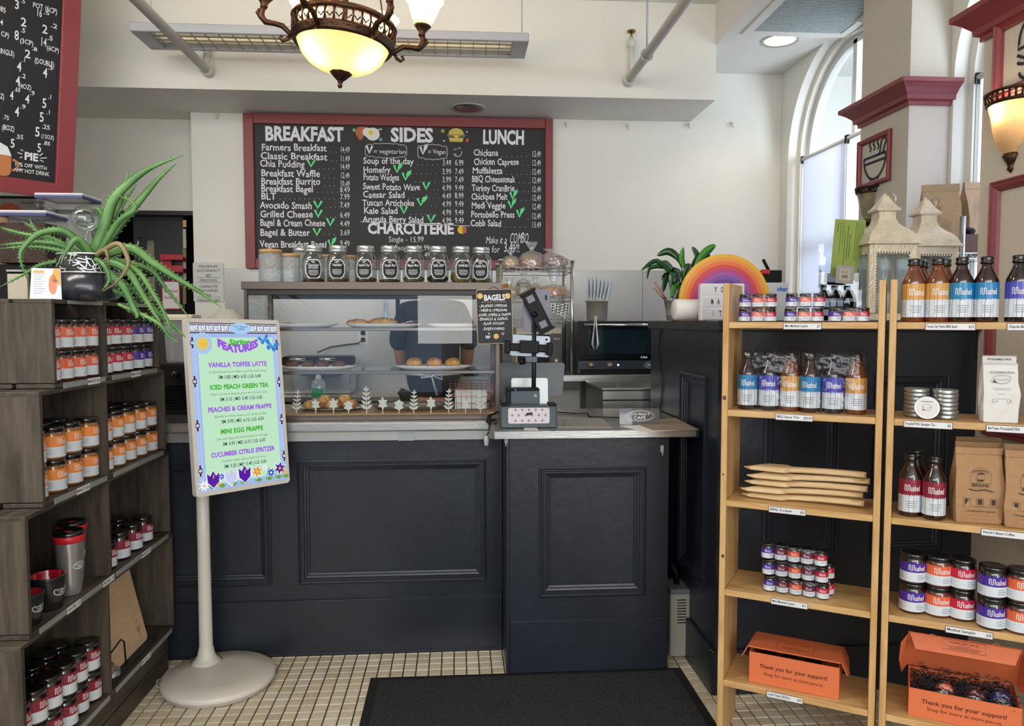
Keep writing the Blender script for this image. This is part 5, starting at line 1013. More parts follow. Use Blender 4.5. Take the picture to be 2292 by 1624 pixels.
al = thing('aloe_plant', 'sprawling aloe with long arching spiny leaves in silver-rimmed black pot', 'plant', (pot.location.x, pot.location.y, 1.4625+.13)); AL = Vector(al.location)
ALM = mat('aloe_green', '#6f9a58', .38, bump=.15, bscale=200, col2='#4f7c42', vscale=12, spec=.4); ALT = mat('aloe_brown', '#8a7a58', .6, var=.3); 
def aloe_leaf(pix, w0, dep=(0, 0), m=ALM, spine=True, Yb=None):
    Y_ = Yb or AL.y; n0 = len(pix); P = []
    for i, (x, y) in enumerate(pix): P.append(onY(x, y, Y_+dep[0]+(dep[1]-dep[0])*i/(n0-1))-AL)
    P[0] = Vector((P[0].x*.5, P[0].y*.5, min(P[0].z, 0)-.0))
    C = []                                                   # catmull-rom
    for i in range(n0-1):
        a, b_, c, d = P[max(i-1, 0)], P[i], P[i+1], P[min(i+2, n0-1)]
        for k in range(6):
            u = k/6; C.append(.5*((2*b_)+(-a+c)*u+(2*a-5*b_+4*c-d)*u*u+(-a+3*b_-3*c+d)*u**3))
    C.append(P[-1]); n = len(C); b = MB(); vs, fs = [], []; side = None
    for i, p in enumerate(C):
        t_ = (C[min(i+1, n-1)]-C[max(i-1, 0)]).normalized(); view = Vector((-.35, 1, 0)).normalized()
        s = t_.cross(view).normalized()
        if side is not None and s.dot(side) < 0: s = -s
        side = s; u = i/(n-1); w = w0*(1-u**1.6)*.5*(.75+.25*min(1, u*6))+.0008; nn = s.cross(t_).normalized()
        if nn.y > 0: nn = -nn
        for q, r_ in ((-1, 0), (-.55, -.34), (0, -.42), (.55, -.34), (1, 0), (.5, -.08), (0, .02), (-.5, -.08)): vs.append(p+s*(w*q)+nn*(-w*r_*1.5))
    for i in range(n-1):
        for j in range(8): fs.append((i*8+j, i*8+(j+1) % 8, i*8+8+(j+1) % 8, i*8+8+j))
    b.add(vs, fs, 0, True)
    if spine:
        for i in range(2, n-3):
            for j in (0, 4):
                p = Vector(vs[i*8+j]); o_ = (p-C[i]).normalized()*.0045; d_ = (C[i+1]-C[i])*.22; b.add([p-d_, p+d_, p+o_+d_*1.5], [(0, 1, 2)], 0)
    return b.build('leaf', m, al)
LV_ = [([(215, 560), (235, 500), (255, 445), (300, 400), (345, 372), (413, 346)], .034, (0, .05)), ([(225, 562), (270, 500), (320, 440), (355, 400), (395, 365)], .026, (.02, .08)), ([(205, 560), (262, 470), (278, 420), (290, 372)], .013, (.03, .06)), ([(215, 560), (280, 450), (305, 412)], .009, (.04, .06)),
 ([(230, 550), (262, 500), (300, 470), (296, 452), (265, 437)], .016, (-.02, -.04)), ([(235, 545), (232, 500), (222, 470), (205, 466)], .022, (.04, .05)), ([(210, 555), (150, 520), (95, 520), (60, 545), (45, 575), (62, 628)], .020, (-.03, -.10)), ([(190, 560), (140, 550), (90, 542), (40, 545), (0, 548)], .016, (-.02, -.05)),
 ([(185, 566), (120, 535), (60, 525), (20, 515), (0, 508)], .013, (0, -.02)), ([(180, 568), (130, 560), (70, 552), (0, 556)], .012, (-.04, -.08)), ([(170, 570), (100, 590), (60, 610), (0, 642)], .012, (-.02, -.08)), ([(160, 565), (105, 535), (75, 510), (48, 495)], .009, (-.02, -.03)), ([(120, 545), (85, 520), (66, 488)], .009, (-.03, -.04)),
 ([(220, 545), (175, 535), (150, 560), (135, 592)], .020, (-.05, -.10)), ([(240, 545), (290, 555), (345, 590), (400, 625), (450, 655), (496, 688)], .027, (-.05, -.08)), ([(245, 560), (300, 600), (345, 660), (372, 710), (388, 765)], .017, (-.05, -.10)), ([(250, 570), (330, 600), (375, 650), (425, 712)], .015, (-.02, -.03)),
 ([(240, 580), (280, 600), (320, 660), (345, 700), (360, 722)], .024, (-.06, -.10)), ([(245, 590), (275, 640), (300, 690), (308, 705), (303, 712)], .022, (-.07, -.09)), ([(255, 600), (300, 650), (355, 700), (400, 740), (416, 756)], .016, (-.03, -.04)), ([(330, 680), (350, 720), (380, 755), (400, 765)], .012, (-.09, -.10)), ([(262, 640), (290, 665), (310, 690)], .013, (-.03, -.03)),
 ([(205, 560), (230, 590), (245, 625), (228, 650)], .014, (-.09, -.12))]
for px_, w_, dp in LV_: aloe_leaf(px_, w_*1.1, dp)
aloe_leaf([(225, 540), (262, 545), (285, 575), (284, 600), (262, 630), (230, 652)], .016, (-.08, -.14), ALT, False); aloe_leaf([(220, 540), (236, 560), (243, 595)], .016, (-.10, -.12), ALT, False)
g = thing('watering_globe', 'clear glass watering globe stuck in the aloe pot', 'globe', onY(192, 560, 2.42)); MB().ball((0, 0, .095), .040, 28).build('glass_bulb', clear('globe_glass', (.9, .93, .95), .10, .01), g); MB().lathe([(.006, .0), (.008, .02), (.009, .05), (.012, .058)], 16, cap=False).build('glass_stem', clear('globe_glass'), g); MB().ball((0, 0, .088), .034, 20, 0, .45).build('water', clear('globe_water', (.78, .82, .80), .03), g)
c = thing('table_card', 'folded white and orange card standing beside the aloe pot', 'card', onY(118, 664, 2.36).xy.to_3d()+Vector((-.02, 0, 1.4625)), 0); CARD = mat('card_white', '#dfe3ea', .5); b = MB()
def cardface(b, M):
    b.add([M @ Vector(p) for p in ((-.042, 0, 0), (.042, 0, 0), (.038, .015, .093), (-.038, .015, .093))], [(0, 1, 2, 3)], 0)
    for i in range(9): b.add([M @ Vector(p) for p in ((-.032, .0025+.0012*i-.0008, .018+.007*i), (-.010+.004*(i % 3), .0025+.0012*i-.0008, .018+.007*i), (-.010+.004*(i % 3), .0027+.0012*i-.0008, .0192+.007*i), (-.032, .0027+.0012*i-.0008, .0192+.007*i))], [(0, 1, 2, 3)], 2)
    q = lambda x, z: M @ Vector((x, z*.161-.0012, z))
    b.add([q(.015, .06), q(.038, .04), q(.037, .092), q(.02, .092)], [(0, 1, 2, 3)], 1); b.add([q(-.034, .080), q(-.006, .080), q(-.006, .086), q(-.034, .086)], [(0, 1, 2, 3)], 1)
    b.add([q(.018+.011*math.cos(a), .045+.03*math.sin(a)) for a in [i*.524 for i in range(12)]], [tuple(range(12))], 3); b.add([q(.024+.008*math.cos(a), .055+.005*math.sin(a)) for a in [i*.785 for i in range(8)]], [tuple(range(8))], 2)
cardface(b, Matrix.Identity(4)); cardface(b, T((0, .045, 0)) @ RZ(math.pi)); b.build('printed_card', [CARD, ink('card_orange', '#eda85c'), ink('card_grey', '#9a9fb4'), ink('card_peach', '#e8906a')], c, rot=(0, 0, .25))
for i in range(2): MB().box(XC-0+.001, XC+.003, 2.36+i*.36, 2.58+i*.34, 1.449, 1.460).build('price_strip', STRIP, c1).location = -Vector(c1.location)
# ================================================================== PINE SHELF UNITS
PINE = wood('pine', '#b98a52', '#d9b57c', .42, 1.8, (10, 10, 1.2)); PINEH = wood('pine_long', '#b98a52', '#dab67e', .42, 1.8, (1.2, 10, 10)); DWOOD = mat('knot', '#6a3a1c', .5)
SA = math.radians(-31); SU = Vector((math.cos(SA), math.sin(SA), 0)); SN = Vector((-SU.y, SU.x, 0))   # along the fronts, towards the back
SP = Vector((.854, 2.4, 0)); SD = .235; SZ = [1.395, 1.111, .816, .520, .215]
def unit(off, w, label):
    t = thing('pine_shelf_unit', label, 'shelf', SP+SU*off, SA)
    for x in (0, w): MB().box(x, x+.019, 0, SD, 0, 1.52).build('upright', PINE, t, bev=.002)
    for z in SZ: MB().box(.0195, w-.0005, 0, SD-.005, z-.020, z).build('shelf_board', PINEH, t, bev=.0015)
    return t
u1 = unit(0, .452, 'left pine shelf unit with bottle trios, scrapers and orange gift box'); u2 = unit(.482, .60, 'right pine shelf unit with sauce bottles, tins, coffee bags and gift box')
for (x, z, r) in ((.009, 1.15, .006), (.012, .63, .005), (.009, .9, .003)): MB().prism([(x+r*math.cos(a*.5), z+1.3*r*math.sin(a*.5)) for a in range(12)], 0, 0, y0=-.0006).build('knot', DWOOD, u1)
def stag(u, px, z, s1, s2, w=.108):
    p = onP(px, 700, SP, SN); x = (p-SP).dot(SU)-(u.location-SP).dot(SU); b = MB(); tagline(b, (x, -.0015, z-.0185), (1, 0, 0), (0, 0, 1), s1, s2, w, .0175); b.build('price_tag', TAGM, u)
stag(u1, 1755, SZ[0]-.003, 'Mini Mushed 3-pack', '$7'); stag(u1, 1741, SZ[1]-.003, 'BBQ Sauce Trio', '$32.50'); stag(u1, 1730, SZ[2]-.004, 'BBQ Scraper', '$20'); stag(u1, 1739, SZ[3]-.003, 'Mini Mushed 5-pack', '$11'); stag(u1, 1733, SZ[4]-.004, 'Local Treats Gift Box', '$33')
stag(u2, 2073, SZ[0]-.003, 'Forest City Fusion BBQ Sauce', '$12', .122); stag(u2, 2256, SZ[0]-.003, 'Chipotle Blue BBQ Sauce', '$12', .122); stag(u2, 2031, SZ[1]-.003, 'PossibiliTEA Sampler Tin', '$3', .122); stag(u2, 2217, SZ[1]-.003, 'BeTeas PossibiliTEA', '$9', .122); stag(u2, 2214, SZ[2]-.004, "Patrick's Beans Coffee", '$18', .122); stag(u2, 2140, SZ[3]-.004, 'Mushed Sampler', '$18', .115)
def on_shelf(px, py, k, d=None):
    """point on shelf k under a pixel, or at depth d behind the front edge"""
    if d is None: return onZ(px, py, SZ[k])
    p = onP(px, 700, SP+SN*d, SN); return Vector((p.x, p.y, SZ[k]))
MINI = jar_proto(.0185, .043, small=True, seg=14); MINI5 = jar_proto(.0192, .050, small=True, seg=14)
FILM = clear('shrink_film', (.985, .985, .99), .02, .10, bump=.9, bscale=26)
def pack(loc, rz, cols, label, group, film=True, proto=None, pitch=.0395, kind='jar_pack', cat='jar pack', fh=.046, fr=.0205):
    t = thing(kind, label, cat, loc, rz, group); n = len(cols); pr_ = proto or MINI
    for i, c in enumerate(cols):
        sw = {'jar_body': CM[c], 'bottle_body': CM[c], 'label': [BAND[c], LW, LI, LG], 'torn_edge': BAND[c]}
        body = [o for o in pr_.children if o.name.split('.')[0] in ('jar_body', 'bottle_body')][0]
        bo = body.copy(); COL.objects.link(bo); bo.parent = t; bo.location = ((i-(n-1)/2)*pitch, 0, 0); bo.name = 'jar' if 'jar' in body.name else 'bottle'; bo.rotation_euler = (0, 0, random.uniform(-.15, .1))
        bo.material_slots[0].link = 'OBJECT'; bo.material_slots[0].material = CM[c]
        for ch_ in pr_.children:
            if ch_ is body: continue
            k = ch_.copy(); COL.objects.link(k); k.parent = bo; nm = ch_.name.split('.')[0]
            if nm in sw:
                for q, m in enumerate(sw[nm] if isinstance(sw[nm], list) else [sw[nm]]): k.material_slots[q].link = 'OBJECT'; k.material_slots[q].material = m
    if film:
        b = MB(); seg = 10*n; vs = []; rows_ = (.0, .25, .5, .72, .9, 1.0)
        def outline(u_):
            a = 2*math.pi*u_; x = (n-1)/2*pitch; P = math.cos(a); Q = math.sin(a)
            return (max(-x, min(x, P*(x+fr)*1.02))+(P*fr*.95 if abs(P*(x+fr)) > x else 0)*.9, Q*fr*1.08)
        for q in rows_:
            for i in range(seg):
                x, y = outline(i/seg); sc_ = 1.0 if q < .7 else (1-.14*(q-.7)/.3); wv = 1+.05*math.sin(i*1.9+q*7)
                vs.append((x*(1 if q < .7 else .985), y*sc_*wv, q*fh*1.0+.001))
        k = len(rows_); b.add(vs, [(j*seg+i, j*seg+(i+1) % seg, (j+1)*seg+(i+1) % seg, (j+1)*seg+i) for j in range(k-1) for i in range(seg)]+[tuple((k-1)*seg+i for i in range(seg))], 0, True); b.build('shrink_film', FILM, t)
    return t
C3 = ['purple', 'tangerine', 'red']; C5 = ['purple', 'plum', 'tangerine', 'plum', 'red']
for px, k, lab in ((1695, 0, 'shrink-wrapped trio of mini jars, left stack, lower'), (1799, 0, 'shrink-wrapped trio of mini jars, middle stack, lower'), (1900, 0, 'single shrink-wrapped trio of mini jars at right of top shelf'), (1696, 1, 'shrink-wrapped trio of mini jars, left stack, upper'), (1802, 1, 'shrink-wrapped trio of mini jars, middle stack, upper')):
    p = on_shelf(px, 716, 0, .045); pack((p.x, p.y, SZ[0]+.0005+.0455*k), SA+.12, C3, lab, 'trios of mini jars on the top shelf')
BOT = bottle_proto()
for px, lab in ((1724, 'left shrink-wrapped trio of sauce bottles on the second shelf'), (1868, 'right shrink-wrapped trio of sauce bottles on the second shelf')):
    p = on_shelf(px, 915, 1, .075); pack((p.x, p.y, SZ[1]+.0005), SA+.06, ['blue', 'violet', 'gold'], lab, 'wrapped bottle trios', proto=BOT, pitch=.066, kind='bottle_pack', cat='bottle pack', fh=.190, fr=.035)
for r_ in range(2):
    for k in range(3 if r_ == 0 else 2):
        p = on_shelf(1794+(12 if r_ else -3*k), 1330, 3, .06+.05*r_); pack((p.x, p.y, SZ[3]+.0005+.0525*k), SA-.02*k, C5, 'shrink-wrapped row of five mini jars, %s of the %s stack' % (('bottom', 'middle', 'top')[k], ('front', 'rear')[r_]), 'five-packs of mini jars on fourth shelf', proto=MINI5, pitch=.0405, fh=.0515, fr=.0212)
# scrapers
SCRW = wood('beech', '#c6a070', '#e2c89e', .5, 2.0, (1.5, 10, 10))
def scraper(i, z, dx, rz, label, bz=0):
    p = on_shelf(1818, 1100, 2, .085); t = thing('wooden_scraper', label, 'scraper', Vector((p.x, p.y, z))+SU*dx, SA+rz, 'wooden grill scrapers in a pile'); th = .0205
    xs = [(-.170, .024), (-.148, .036), (-.085, .038), (-.068, .034), (-.055, .020), (-.03, .016), (.04, .015), (.11, .016), (.150, .018), (.163, .014), (.168, .006)]
    vs = []; n = len(xs)
    for x, w_ in xs:
        tt = th*(.30 if x < -.16 else .9 if x < -.13 else 1 if x < -.06 else .92); cz = th/2+(.006*math.sin((x+.06)*9) if x > -.06 else 0)
        for a in range(10):
            A = 2*math.pi*a/10+.314; c_, s_ = math.cos(A), math.sin(A); q = .5 if x < -.06 else .8
            vs.append((x+(.03*(c_) if x < -.13 else 0), w_*math.copysign(abs(c_)**q, c_), cz+tt/2*math.copysign(abs(s_)**q, s_)))
    MB().add(vs, [(j*10+a, j*10+(a+1) % 10, (j+1)*10+(a+1) % 10, (j+1)*10+a) for j in range(n-1) for a in range(10)]+[tuple(range(10)), tuple((n-1)*10+a for a in range(10))], 0, False).build('paddle', SCRW, t)
    if i in (1, 0, 4): MB().tube([(.15, .0, .008), (.165, -.025, .004), (.15, -.04, .003), (.135, -.03, .004)], .0009, 5).build('twine_loop', mat('gold_twine', '#c9a238', .4, .6), t)
for i, (dx, rz, nm) in enumerate(((-.004, -.05, 'bottom'), (-.008, .06, 'second from bottom'), (.004, -.02, 'middle'), (.010, .05, 'fourth from bottom'), (.0, -.07, 'top'))): scraper(i, SZ[2]+.001+.0225*i, dx, rz, 'pale wooden scraper, %s of the pile of five' % nm)
# gift boxes
ORG = mat('orange_card', '#dc7346', .55); ORD_ = mat('box_print', '#5c2814', .6); ORL = mat('box_print_pale', '#e69468', .6); GRYC = mat('box_inside', '#7d8084', .7)
def gift_box(px, py, k, d, label, w=.272, dep=.165, h=.10, lid=-.10, openlid=False, rz=0):
    p = onP(px, 700, SP+SN*d, SN); t = thing('gift_box', label, 'box', (p.x, p.y, SZ[k]+.001), SA+rz); th = .003; W = w/2
    MB().box(-W, W, 0, th, 0, h).build('front_wall', ORG, t); MB().box(-W, W, dep-th, dep, 0, h).build('back_wall', ORG, t)
    for s_ in (-1, 1): MB().box(min(s_*W, s_*(W-th)), max(s_*W, s_*(W-th)), th, dep-th, 0, h).build('side_wall', ORG, t)
    MB().box(-W+th, W-th, th, dep-th, 0, th).build('base', ORG, t)
    b = MB(); text(b, 'Thank you for your support!', (0, -.0008, h*.53), UX, UZ, .0125, w*.76, 'c', 'b', 0); text(b, 'Shop for more at store.you.ca', (0, -.0008, h*.30), UX, UZ, .0105, w*.66, 'c', 'r', 0); b.build('printed_lettering', ORD_, t)
    L = D.objects.new('lid', None); 
    lb = MB().box(-W-.004, W+.004, -dep-.012, 0, 0, th).build('lid', [ORG, GRYC], t, loc=(0, dep, h+.002), rot=(lid, 0, 0)); D.objects.remove(L)
    lip = MB().prism([(-W, 0), (W, 0), (W-.015, -.045), (-W+.015, -.045)], th).build('front_lip', ORG, lb, loc=(0, -dep-.010, 0), rot=(math.radians(-70) if not openlid else math.radians(25), 0, 0)) if openlid else None
    b = MB()
    face = lb; F0 = lambda x, y: (x, -dep-.012+y, th+.0006)
    if openlid: face = lip; F0 = lambda x, y: (x, -.0008, -.045+y*.62)
    V_ = (0, 1, 0) if not openlid else (0, 0, 1); k2 = 1 if not openlid else .62
    def t_(s, y, hh, ww, mi): text(b, s, F0(0, y), UX, V_, hh*k2, ww, 'c', 'b', mi)
    bx, by0, by1 = .056, .022, .118*(1 if not openlid else .6)
    stroke(b, [F0(-bx, by0)[0::2] if openlid else (-bx, F0(0, by0)[1]), F0(bx, by0)[0::2] if openlid else (bx, F0(0, by0)[1]), F0(bx, by1)[0::2] if openlid else (bx, F0(0, by1)[1]), F0(-bx, by1)[0::2] if openlid else (-bx, F0(0, by1)[1])], .0012, (0, -.0008, 0) if openlid else (0, 0, th+.0006), UX, V_, 0, 1, True)
    t_('Created with care by', .096 if not openlid else .056, .0075, .076, 0); t_('as part of', .066 if not openlid else .044, .005, .026, 0); t_('Youth Opportunities Unlimited', .052 if not openlid else .036, .0052, .086, 0); t_('Social Enterprise program', .040 if not openlid else .028, .0052, .076, 0)
    for x, y, kd in ((-.115, .09, 0), (-.115, .04, 1), (-.082, .065, 2), (.082, .07, 2), (.115, .09, 0), (.115, .045, 1)):
        if openlid and y > .08: continue
        c_ = F0(x, y); P_ = (0, -.0009, 0) if openlid else (0, 0, th+.0007); cc_ = (c_[0], c_[2] if openlid else c_[1])
        sh = [rrect(.022, .020, .004), rrect(.02, .026, .004), rrect(.014, .032, .005)][kd]; stroke(b, [(cc_[0]+a*(1), cc_[1]+q*k2) for a, q in sh], .0012, P_, UX, V_, 1, 1, True)
    b.build('printed_lettering', [ORD_, ORL], face)
    for s_ in (-1, 1):
        e = MB().add([(0, 0, 0), (0, -dep, 0), (s_*.018, -dep-.004, -.035), (s_*.022, -dep*.6, -.052), (s_*.014, 0, -.030)]+[(s_*.002, 0, 0), (s_*.002, -dep, 0), (s_*.020, -dep-.004, -.035), (s_*.024, -dep*.6, -.052), (s_*.016, 0, -.030)], [(0, 1, 2, 3, 4), (5, 6, 7, 8, 9), (0, 1, 6, 5), (1, 2, 7, 6), (2, 3, 8, 7), (3, 4, 9, 8)]).build('lid_ear', ORG, lb, loc=(s_*(W+.004), 0, 0))
    return t, p
g1, p1_ = gift_box(1792, 0, 4, .03, 'orange gift box with nearly closed lid on the lowest shelf of left unit')
g2, p2_ = gift_box(2187, 0, 4, .025, 'orange gift box with raised lid on the lowest shelf of right unit', lid=-.95, openlid=True, h=.085, w=.285)
for i in range(3): q = (-.085+.07*i, .06, .055); o = put(JC, (0, 0, 0), 0, 'burgundy', 'jar lying inside the nearly closed gift box, %s' % ORD[i], 'jars inside the closed gift box'); o.location = g1.matrix_basis @ Vector(q); o.scale = (.8,)*3; o.location.z = SZ[4]+.006
SHRED = mat('shredded_paper', '#1a2224', .6); rnd = random.Random(8); b = MB()
for i in range(1500):
    x, y, z = rnd.uniform(-.13, .13), rnd.uniform(.01, .15), rnd.uniform(.035, .092)+.010*math.sin(i); a, e = rnd.uniform(0, 6.28), rnd.uniform(-.8, .8); l_ = .016
    dx, dy, dz = math.cos(a)*math.cos(e)*l_, math.sin(a)*math.cos(e)*l_, math.sin(e)*l_
    b.add([(x, y, z), (x+dx*.5, y+dy*.5, z+dz*.5+.004), (x+dx, y+dy, z+dz), (x+dx, y+dy, z+dz+.003), (x+dx*.5, y+dy*.5, z+dz*.5+.007), (x, y, z+.003)], [(0, 1, 4, 5), (1, 2, 3, 4)])
so = b.build('paper_shred', SHRED, None); so.matrix_basis = g2.matrix_basis.copy(); tag(so, 'dark crinkled paper shred filling the open gift box', 'packing paper', kind='stuff')
for i, (x, y, c_) in enumerate(((-.045, .03, 'coral'), (.035, .03, 'burgundy'), (.10, .05, 'violet'))):
    o = put(JA, (0, 0, 0), 0, c_, '%s banded jar lying in dark shred of the open gift box' % c_, 'jars in the open gift box'); M = g2.matrix_basis @ T((x, y, .040)) @ RX(math.radians(-62)) @ Matrix.Scale(.8, 4); o.matrix_basis = M
# right unit, top shelf bottles
for i, (px, d, c_, lab) in enumerate(((2043, .05, 'gold', 'gold banded sauce bottle, leftmost on the top right shelf'), (2097, .05, 'gold', 'gold banded sauce bottle, second on the top right shelf'), (2150, .05, 'blue', 'blue banded sauce bottle, third on the top right shelf'), (2206, .05, 'blue', 'blue banded sauce bottle, fourth on the top right shelf, near red moulding'), (2277, .04, 'violet', 'violet banded sauce bottle cut off by the right photo edge'), (2054, .12, 'gold', 'gold banded bottle half hidden behind the leftmost one'), (2112, .12, 'gold', 'gold banded bottle half hidden behind the second one'), (2062, .185, 'gold', 'rearmost gold banded bottle behind the leftmost'))):
    p = on_shelf(px, 715, 0, d); put(BOT, (p.x, p.y, SZ[0]+.0005), SA+random.uniform(-.3, .15)+.15, c_, lab, 'loose sauce bottles on the top right shelf')
for px, d, lab in ((2049, .06, 'burgundy banded sauce bottle, left of the pair by coffee bags'), (2103, .045, 'burgundy banded sauce bottle, right of the pair by coffee bags'), (2060, .13, 'burgundy banded sauce bottle hidden behind the left one')):
    p = on_shelf(px, 1150, 2, d); put(BOT, (p.x, p.y, SZ[2]+.0005), SA+.1, 'burgundy', lab, 'burgundy sauce bottles on third right shelf')
# tins
for s_, (px, d) in enumerate(((2057, .085), (2122, .075))):
    p = on_shelf(px, 930, 1, d)
    for i in range(7): tin((p.x+random.uniform(-.002, .002), p.y, SZ[1]+.001+.0122*i), 'silver sampler tin, %s from bottom of the %s stack' % (ORD[i], ('left', 'right')[s_]), .034, .0118, grp='stacked sampler tins')
p = on_shelf(2081, 937, 1, .022); t = thing('round_tin', 'silver tin standing on edge showing its white tea label', 'tin', (p.x, p.y, SZ[1]+.0345), 0, None, rot=(math.radians(78), 0, SA+.1)); MB().cyl(.032, -.010, 0, 36).build('tin_base', TIN, t); MB().lathe([(.034, -.005), (.034, .002), (.033, .003), (.030, .0025)], 36).build('lid', TIN, t)
b = MB(); shape(b, arc(0, 0, .030, 0, 350, 35), (0, 0, .0033), UX, UY, 0); stroke(b, arc(0, .004, .012, 0, 345, 20, .005), .0007, (0, 0, .0037), UX, UY, 1, 1, True); stroke(b, arc(0, .003, .011, 190, 350, 12, .012), .0008, (0, 0, .0037), UX, UY, 1); shape(b, [(-.012, -.004), (-.004, -.009), (-.012, -.008)], (0, 0, .0038), UX, UY, 1); text(b, 'POSSIBILITEA', (0, .016, .0037), UX, UY, .0028, .030, 'c', 'b', 1); b.build('label', [ink('label_paper', '#dcdad6'), ink('label_black', '#2b2b2e')], t)
def paper_bag(loc, rz, w, dep, h, m, label, grp, fold=.02, lean=0, name='paper_bag', cat='bag'):
    t = thing(name, label, cat, loc, rz, grp, rot=(lean, 0, rz)); b = MB(); W = w/2; rows_ = []; rnd = random.Random(int(h*1000+loc[0]*100))
    for z, sx, sy, bu in ((0, .94, .90, 0), (h*.03, .97, .97, 0), (h*.25, 1.03, 1.05, .003), (h*.5, 1.03, .98, .004), (h*.70, 1.0, .72, .002), (h*.86, .99, .30, 0), (h*.93, .98, .14, 0), (h, .98, .12, 0)):
        r = []
        for x, y in ((-1, -1), (-.5, -1), (0, -1), (.5, -1), (1, -1), (1.0, -.3), (1.0, .3), (1, 1), (.5, 1), (0, 1), (-.5, 1), (-1, 1), (-1.0, .3), (-1.0, -.3)):
            ex = (.90 if abs(y) < .5 and .3 < z/h < .98 else 1); r.append((x*W*sx*ex+rnd.uniform(-bu, bu), y*dep/2*sy+dep*.0+rnd.uniform(-bu, bu), z+rnd.uniform(-.001, .001)*(z > 0)))
        rows_ += r
    n = 14; k = 8; b.add(rows_, [(j*n+i, j*n+(i+1) % n, (j+1)*n+(i+1) % n, (j+1)*n+i) for j in range(k-1) for i in range(n)]+[tuple(range(n))[::-1], tuple((k-1)*n+i for i in range(n))], 0, False)
    b.build('bag_body', m, t, bev=.0015); MB().box(-W*1.0, W*1.0, -dep*.075-.004, -dep*.075+.001, h-fold, h+.002).build('folded_top', m, t, bev=.001); return t, W
WBAG = mat('white_bag', '#dcd9d5', .6, bump=.2, bscale=30); KRAFT = mat('kraft_paper', '#a9825a', .7, bump=.35, bscale=22, var=.06, vscale=60); INKK = ink('bag_ink', '#3a2c24')
p = on_shelf(2243, 943, 1, .045); t, W = paper_bag((p.x, p.y, SZ[1]+.001), SA+.15, .088, .045, .165, WBAG, 'front white tea bag with cup drawing, beside the tins', 'white tea bags', 0)
b = MB(); text(b, 'POSSIBILITEA', (0, -.024, .140), UX, UZ, .005, .060, 'c', 'b', 0); stroke(b, arc(0, .128, .022, 0, 345, 20, .006), .0009, (0, -.0245, 0), UX, UZ, 0); stroke(b, arc(0, .127, .021, 190, 350, 12, .016), .001, (0, -.0245, 0), UX, UZ, 0); shape(b, [(-.022, .122), (-.008, .112), (-.022, .114)], (0, -.0247, 0), UX, UZ, 0)
for z, w_ in ((.098, .05), (.094, .04), (.082, .015), (.068, .03)): stroke(b, [(-w_/2, z), (w_/2, z)], .0006, (0, -.0255, 0), UX, UZ, 0)
stroke(b, arc(.018, .062, .005, 0, 345, 12), .001, (0, -.0255, 0), UX, UZ, 0, 1, True); stroke(b, [(-.02, .068), (-.024, .056), (-.008, .062)], .001, (0, -.0255, 0), UX, UZ, 0); b.build('printed_lettering', ink('tea_print', '#4a4648'), t)
p = on_shelf(2240, 943, 1, .10); t, W = paper_bag((p.x, p.y, SZ[1]+.001), SA+.15, .088, .045, .185, WBAG, 'taller white tea bag standing behind the front one', 'white tea bags', 0); b = MB(); text(b, 'POSSIBILITEA', (0, -.006, .174), UX, UZ, .005, .060, 'c', 'b', 0); b.build('printed_lettering', ink('tea_print', '#4a4648'), t)
def coffee(px, d, dz, label, rz=0):
    p = on_shelf(px, 1165, 2, d); t, W = paper_bag((p.x, p.y, SZ[2]+.001), SA+.2+rz, .122, .060, .215+dz, KRAFT, label, 'kraft coffee bags on the third right shelf', .018)
    b = MB(); Y_ = -.0335; stroke(b, [(-.026, .118), (-.026, .135)]+arc(0, .138, .026, 180, 0, 12, .026)+[(.026, .118), (-.026, .118)], .0008, (0, Y_, 0), UX, UZ, 0)
    text(b, "PATRICK'S", (0, 0, 0), UX, UZ, .006, .040, 'c', 'b', 0, bend=lambda x, y: Vector((x, Y_+.004, .151+y-x*x*14))); text(b, 'BEANS', (0, Y_, .108), UX, UZ, .008, .044, 'c', 'b', 0)
    stroke(b, arc(0, .136, .010, 0, 345, 18, .012), .0008, (0, Y_, 0), UX, UZ, 0, 1, True); shape(b, arc(0, .129, .0085, 180, 360, 8, .006), (0, Y_-.0003, 0), UX, UZ, 0); shape(b, arc(0, .144, .009, 0, 180, 8, .005), (0, Y_-.0003, 0), UX, UZ, 0)
    stroke(b, [(-.030, .100), (-.01, .096), (.01, .100), (.032, .095)], .003, (0, Y_, 0), UX, UZ, 0)
    for x in (-.034, 0, .034): stroke(b, [(x-.009, .052), (x-.009, .074), (x+.009, .074), (x+.009, .052)], .0009, (0, Y_, 0), UX, UZ, 0, 1, True); shape(b, [(x-.005, .056), (x+.005, .056), (x+.005, .072), (x-.005, .072)], (0, Y_, 0), UX, UZ, 0)
    stroke(b, [(-.045, .050), (.045, .050)], .0007, (0, Y_, 0), UX, UZ, 0); text(b, 'OPPORTUNITY BLEND', (0, Y_+.001, .034), UX, UZ, .0048, .080, 'c', 'b', 0)
    for z in (.028, .023, .014): stroke(b, [(-.035, z), (.035, z)], .0006, (0, Y_+.001, 0), UX, UZ, 1)
    b.build('printed_lettering', [INKK, ink('bag_red', '#9a4a2c')], t); return t
coffee(2200, .06, 0, 'front kraft coffee bag beside the burgundy bottles'); coffee(2198, .135, .006, 'second kraft coffee bag behind the front one'); coffee(2198, .20, .012, 'rearmost kraft coffee bag in left row')
coffee(2318, .055, 0, 'kraft coffee bag at right photo edge', -.15); coffee(2312, .13, .008, 'kraft coffee bag behind the one at right photo edge', -.1)
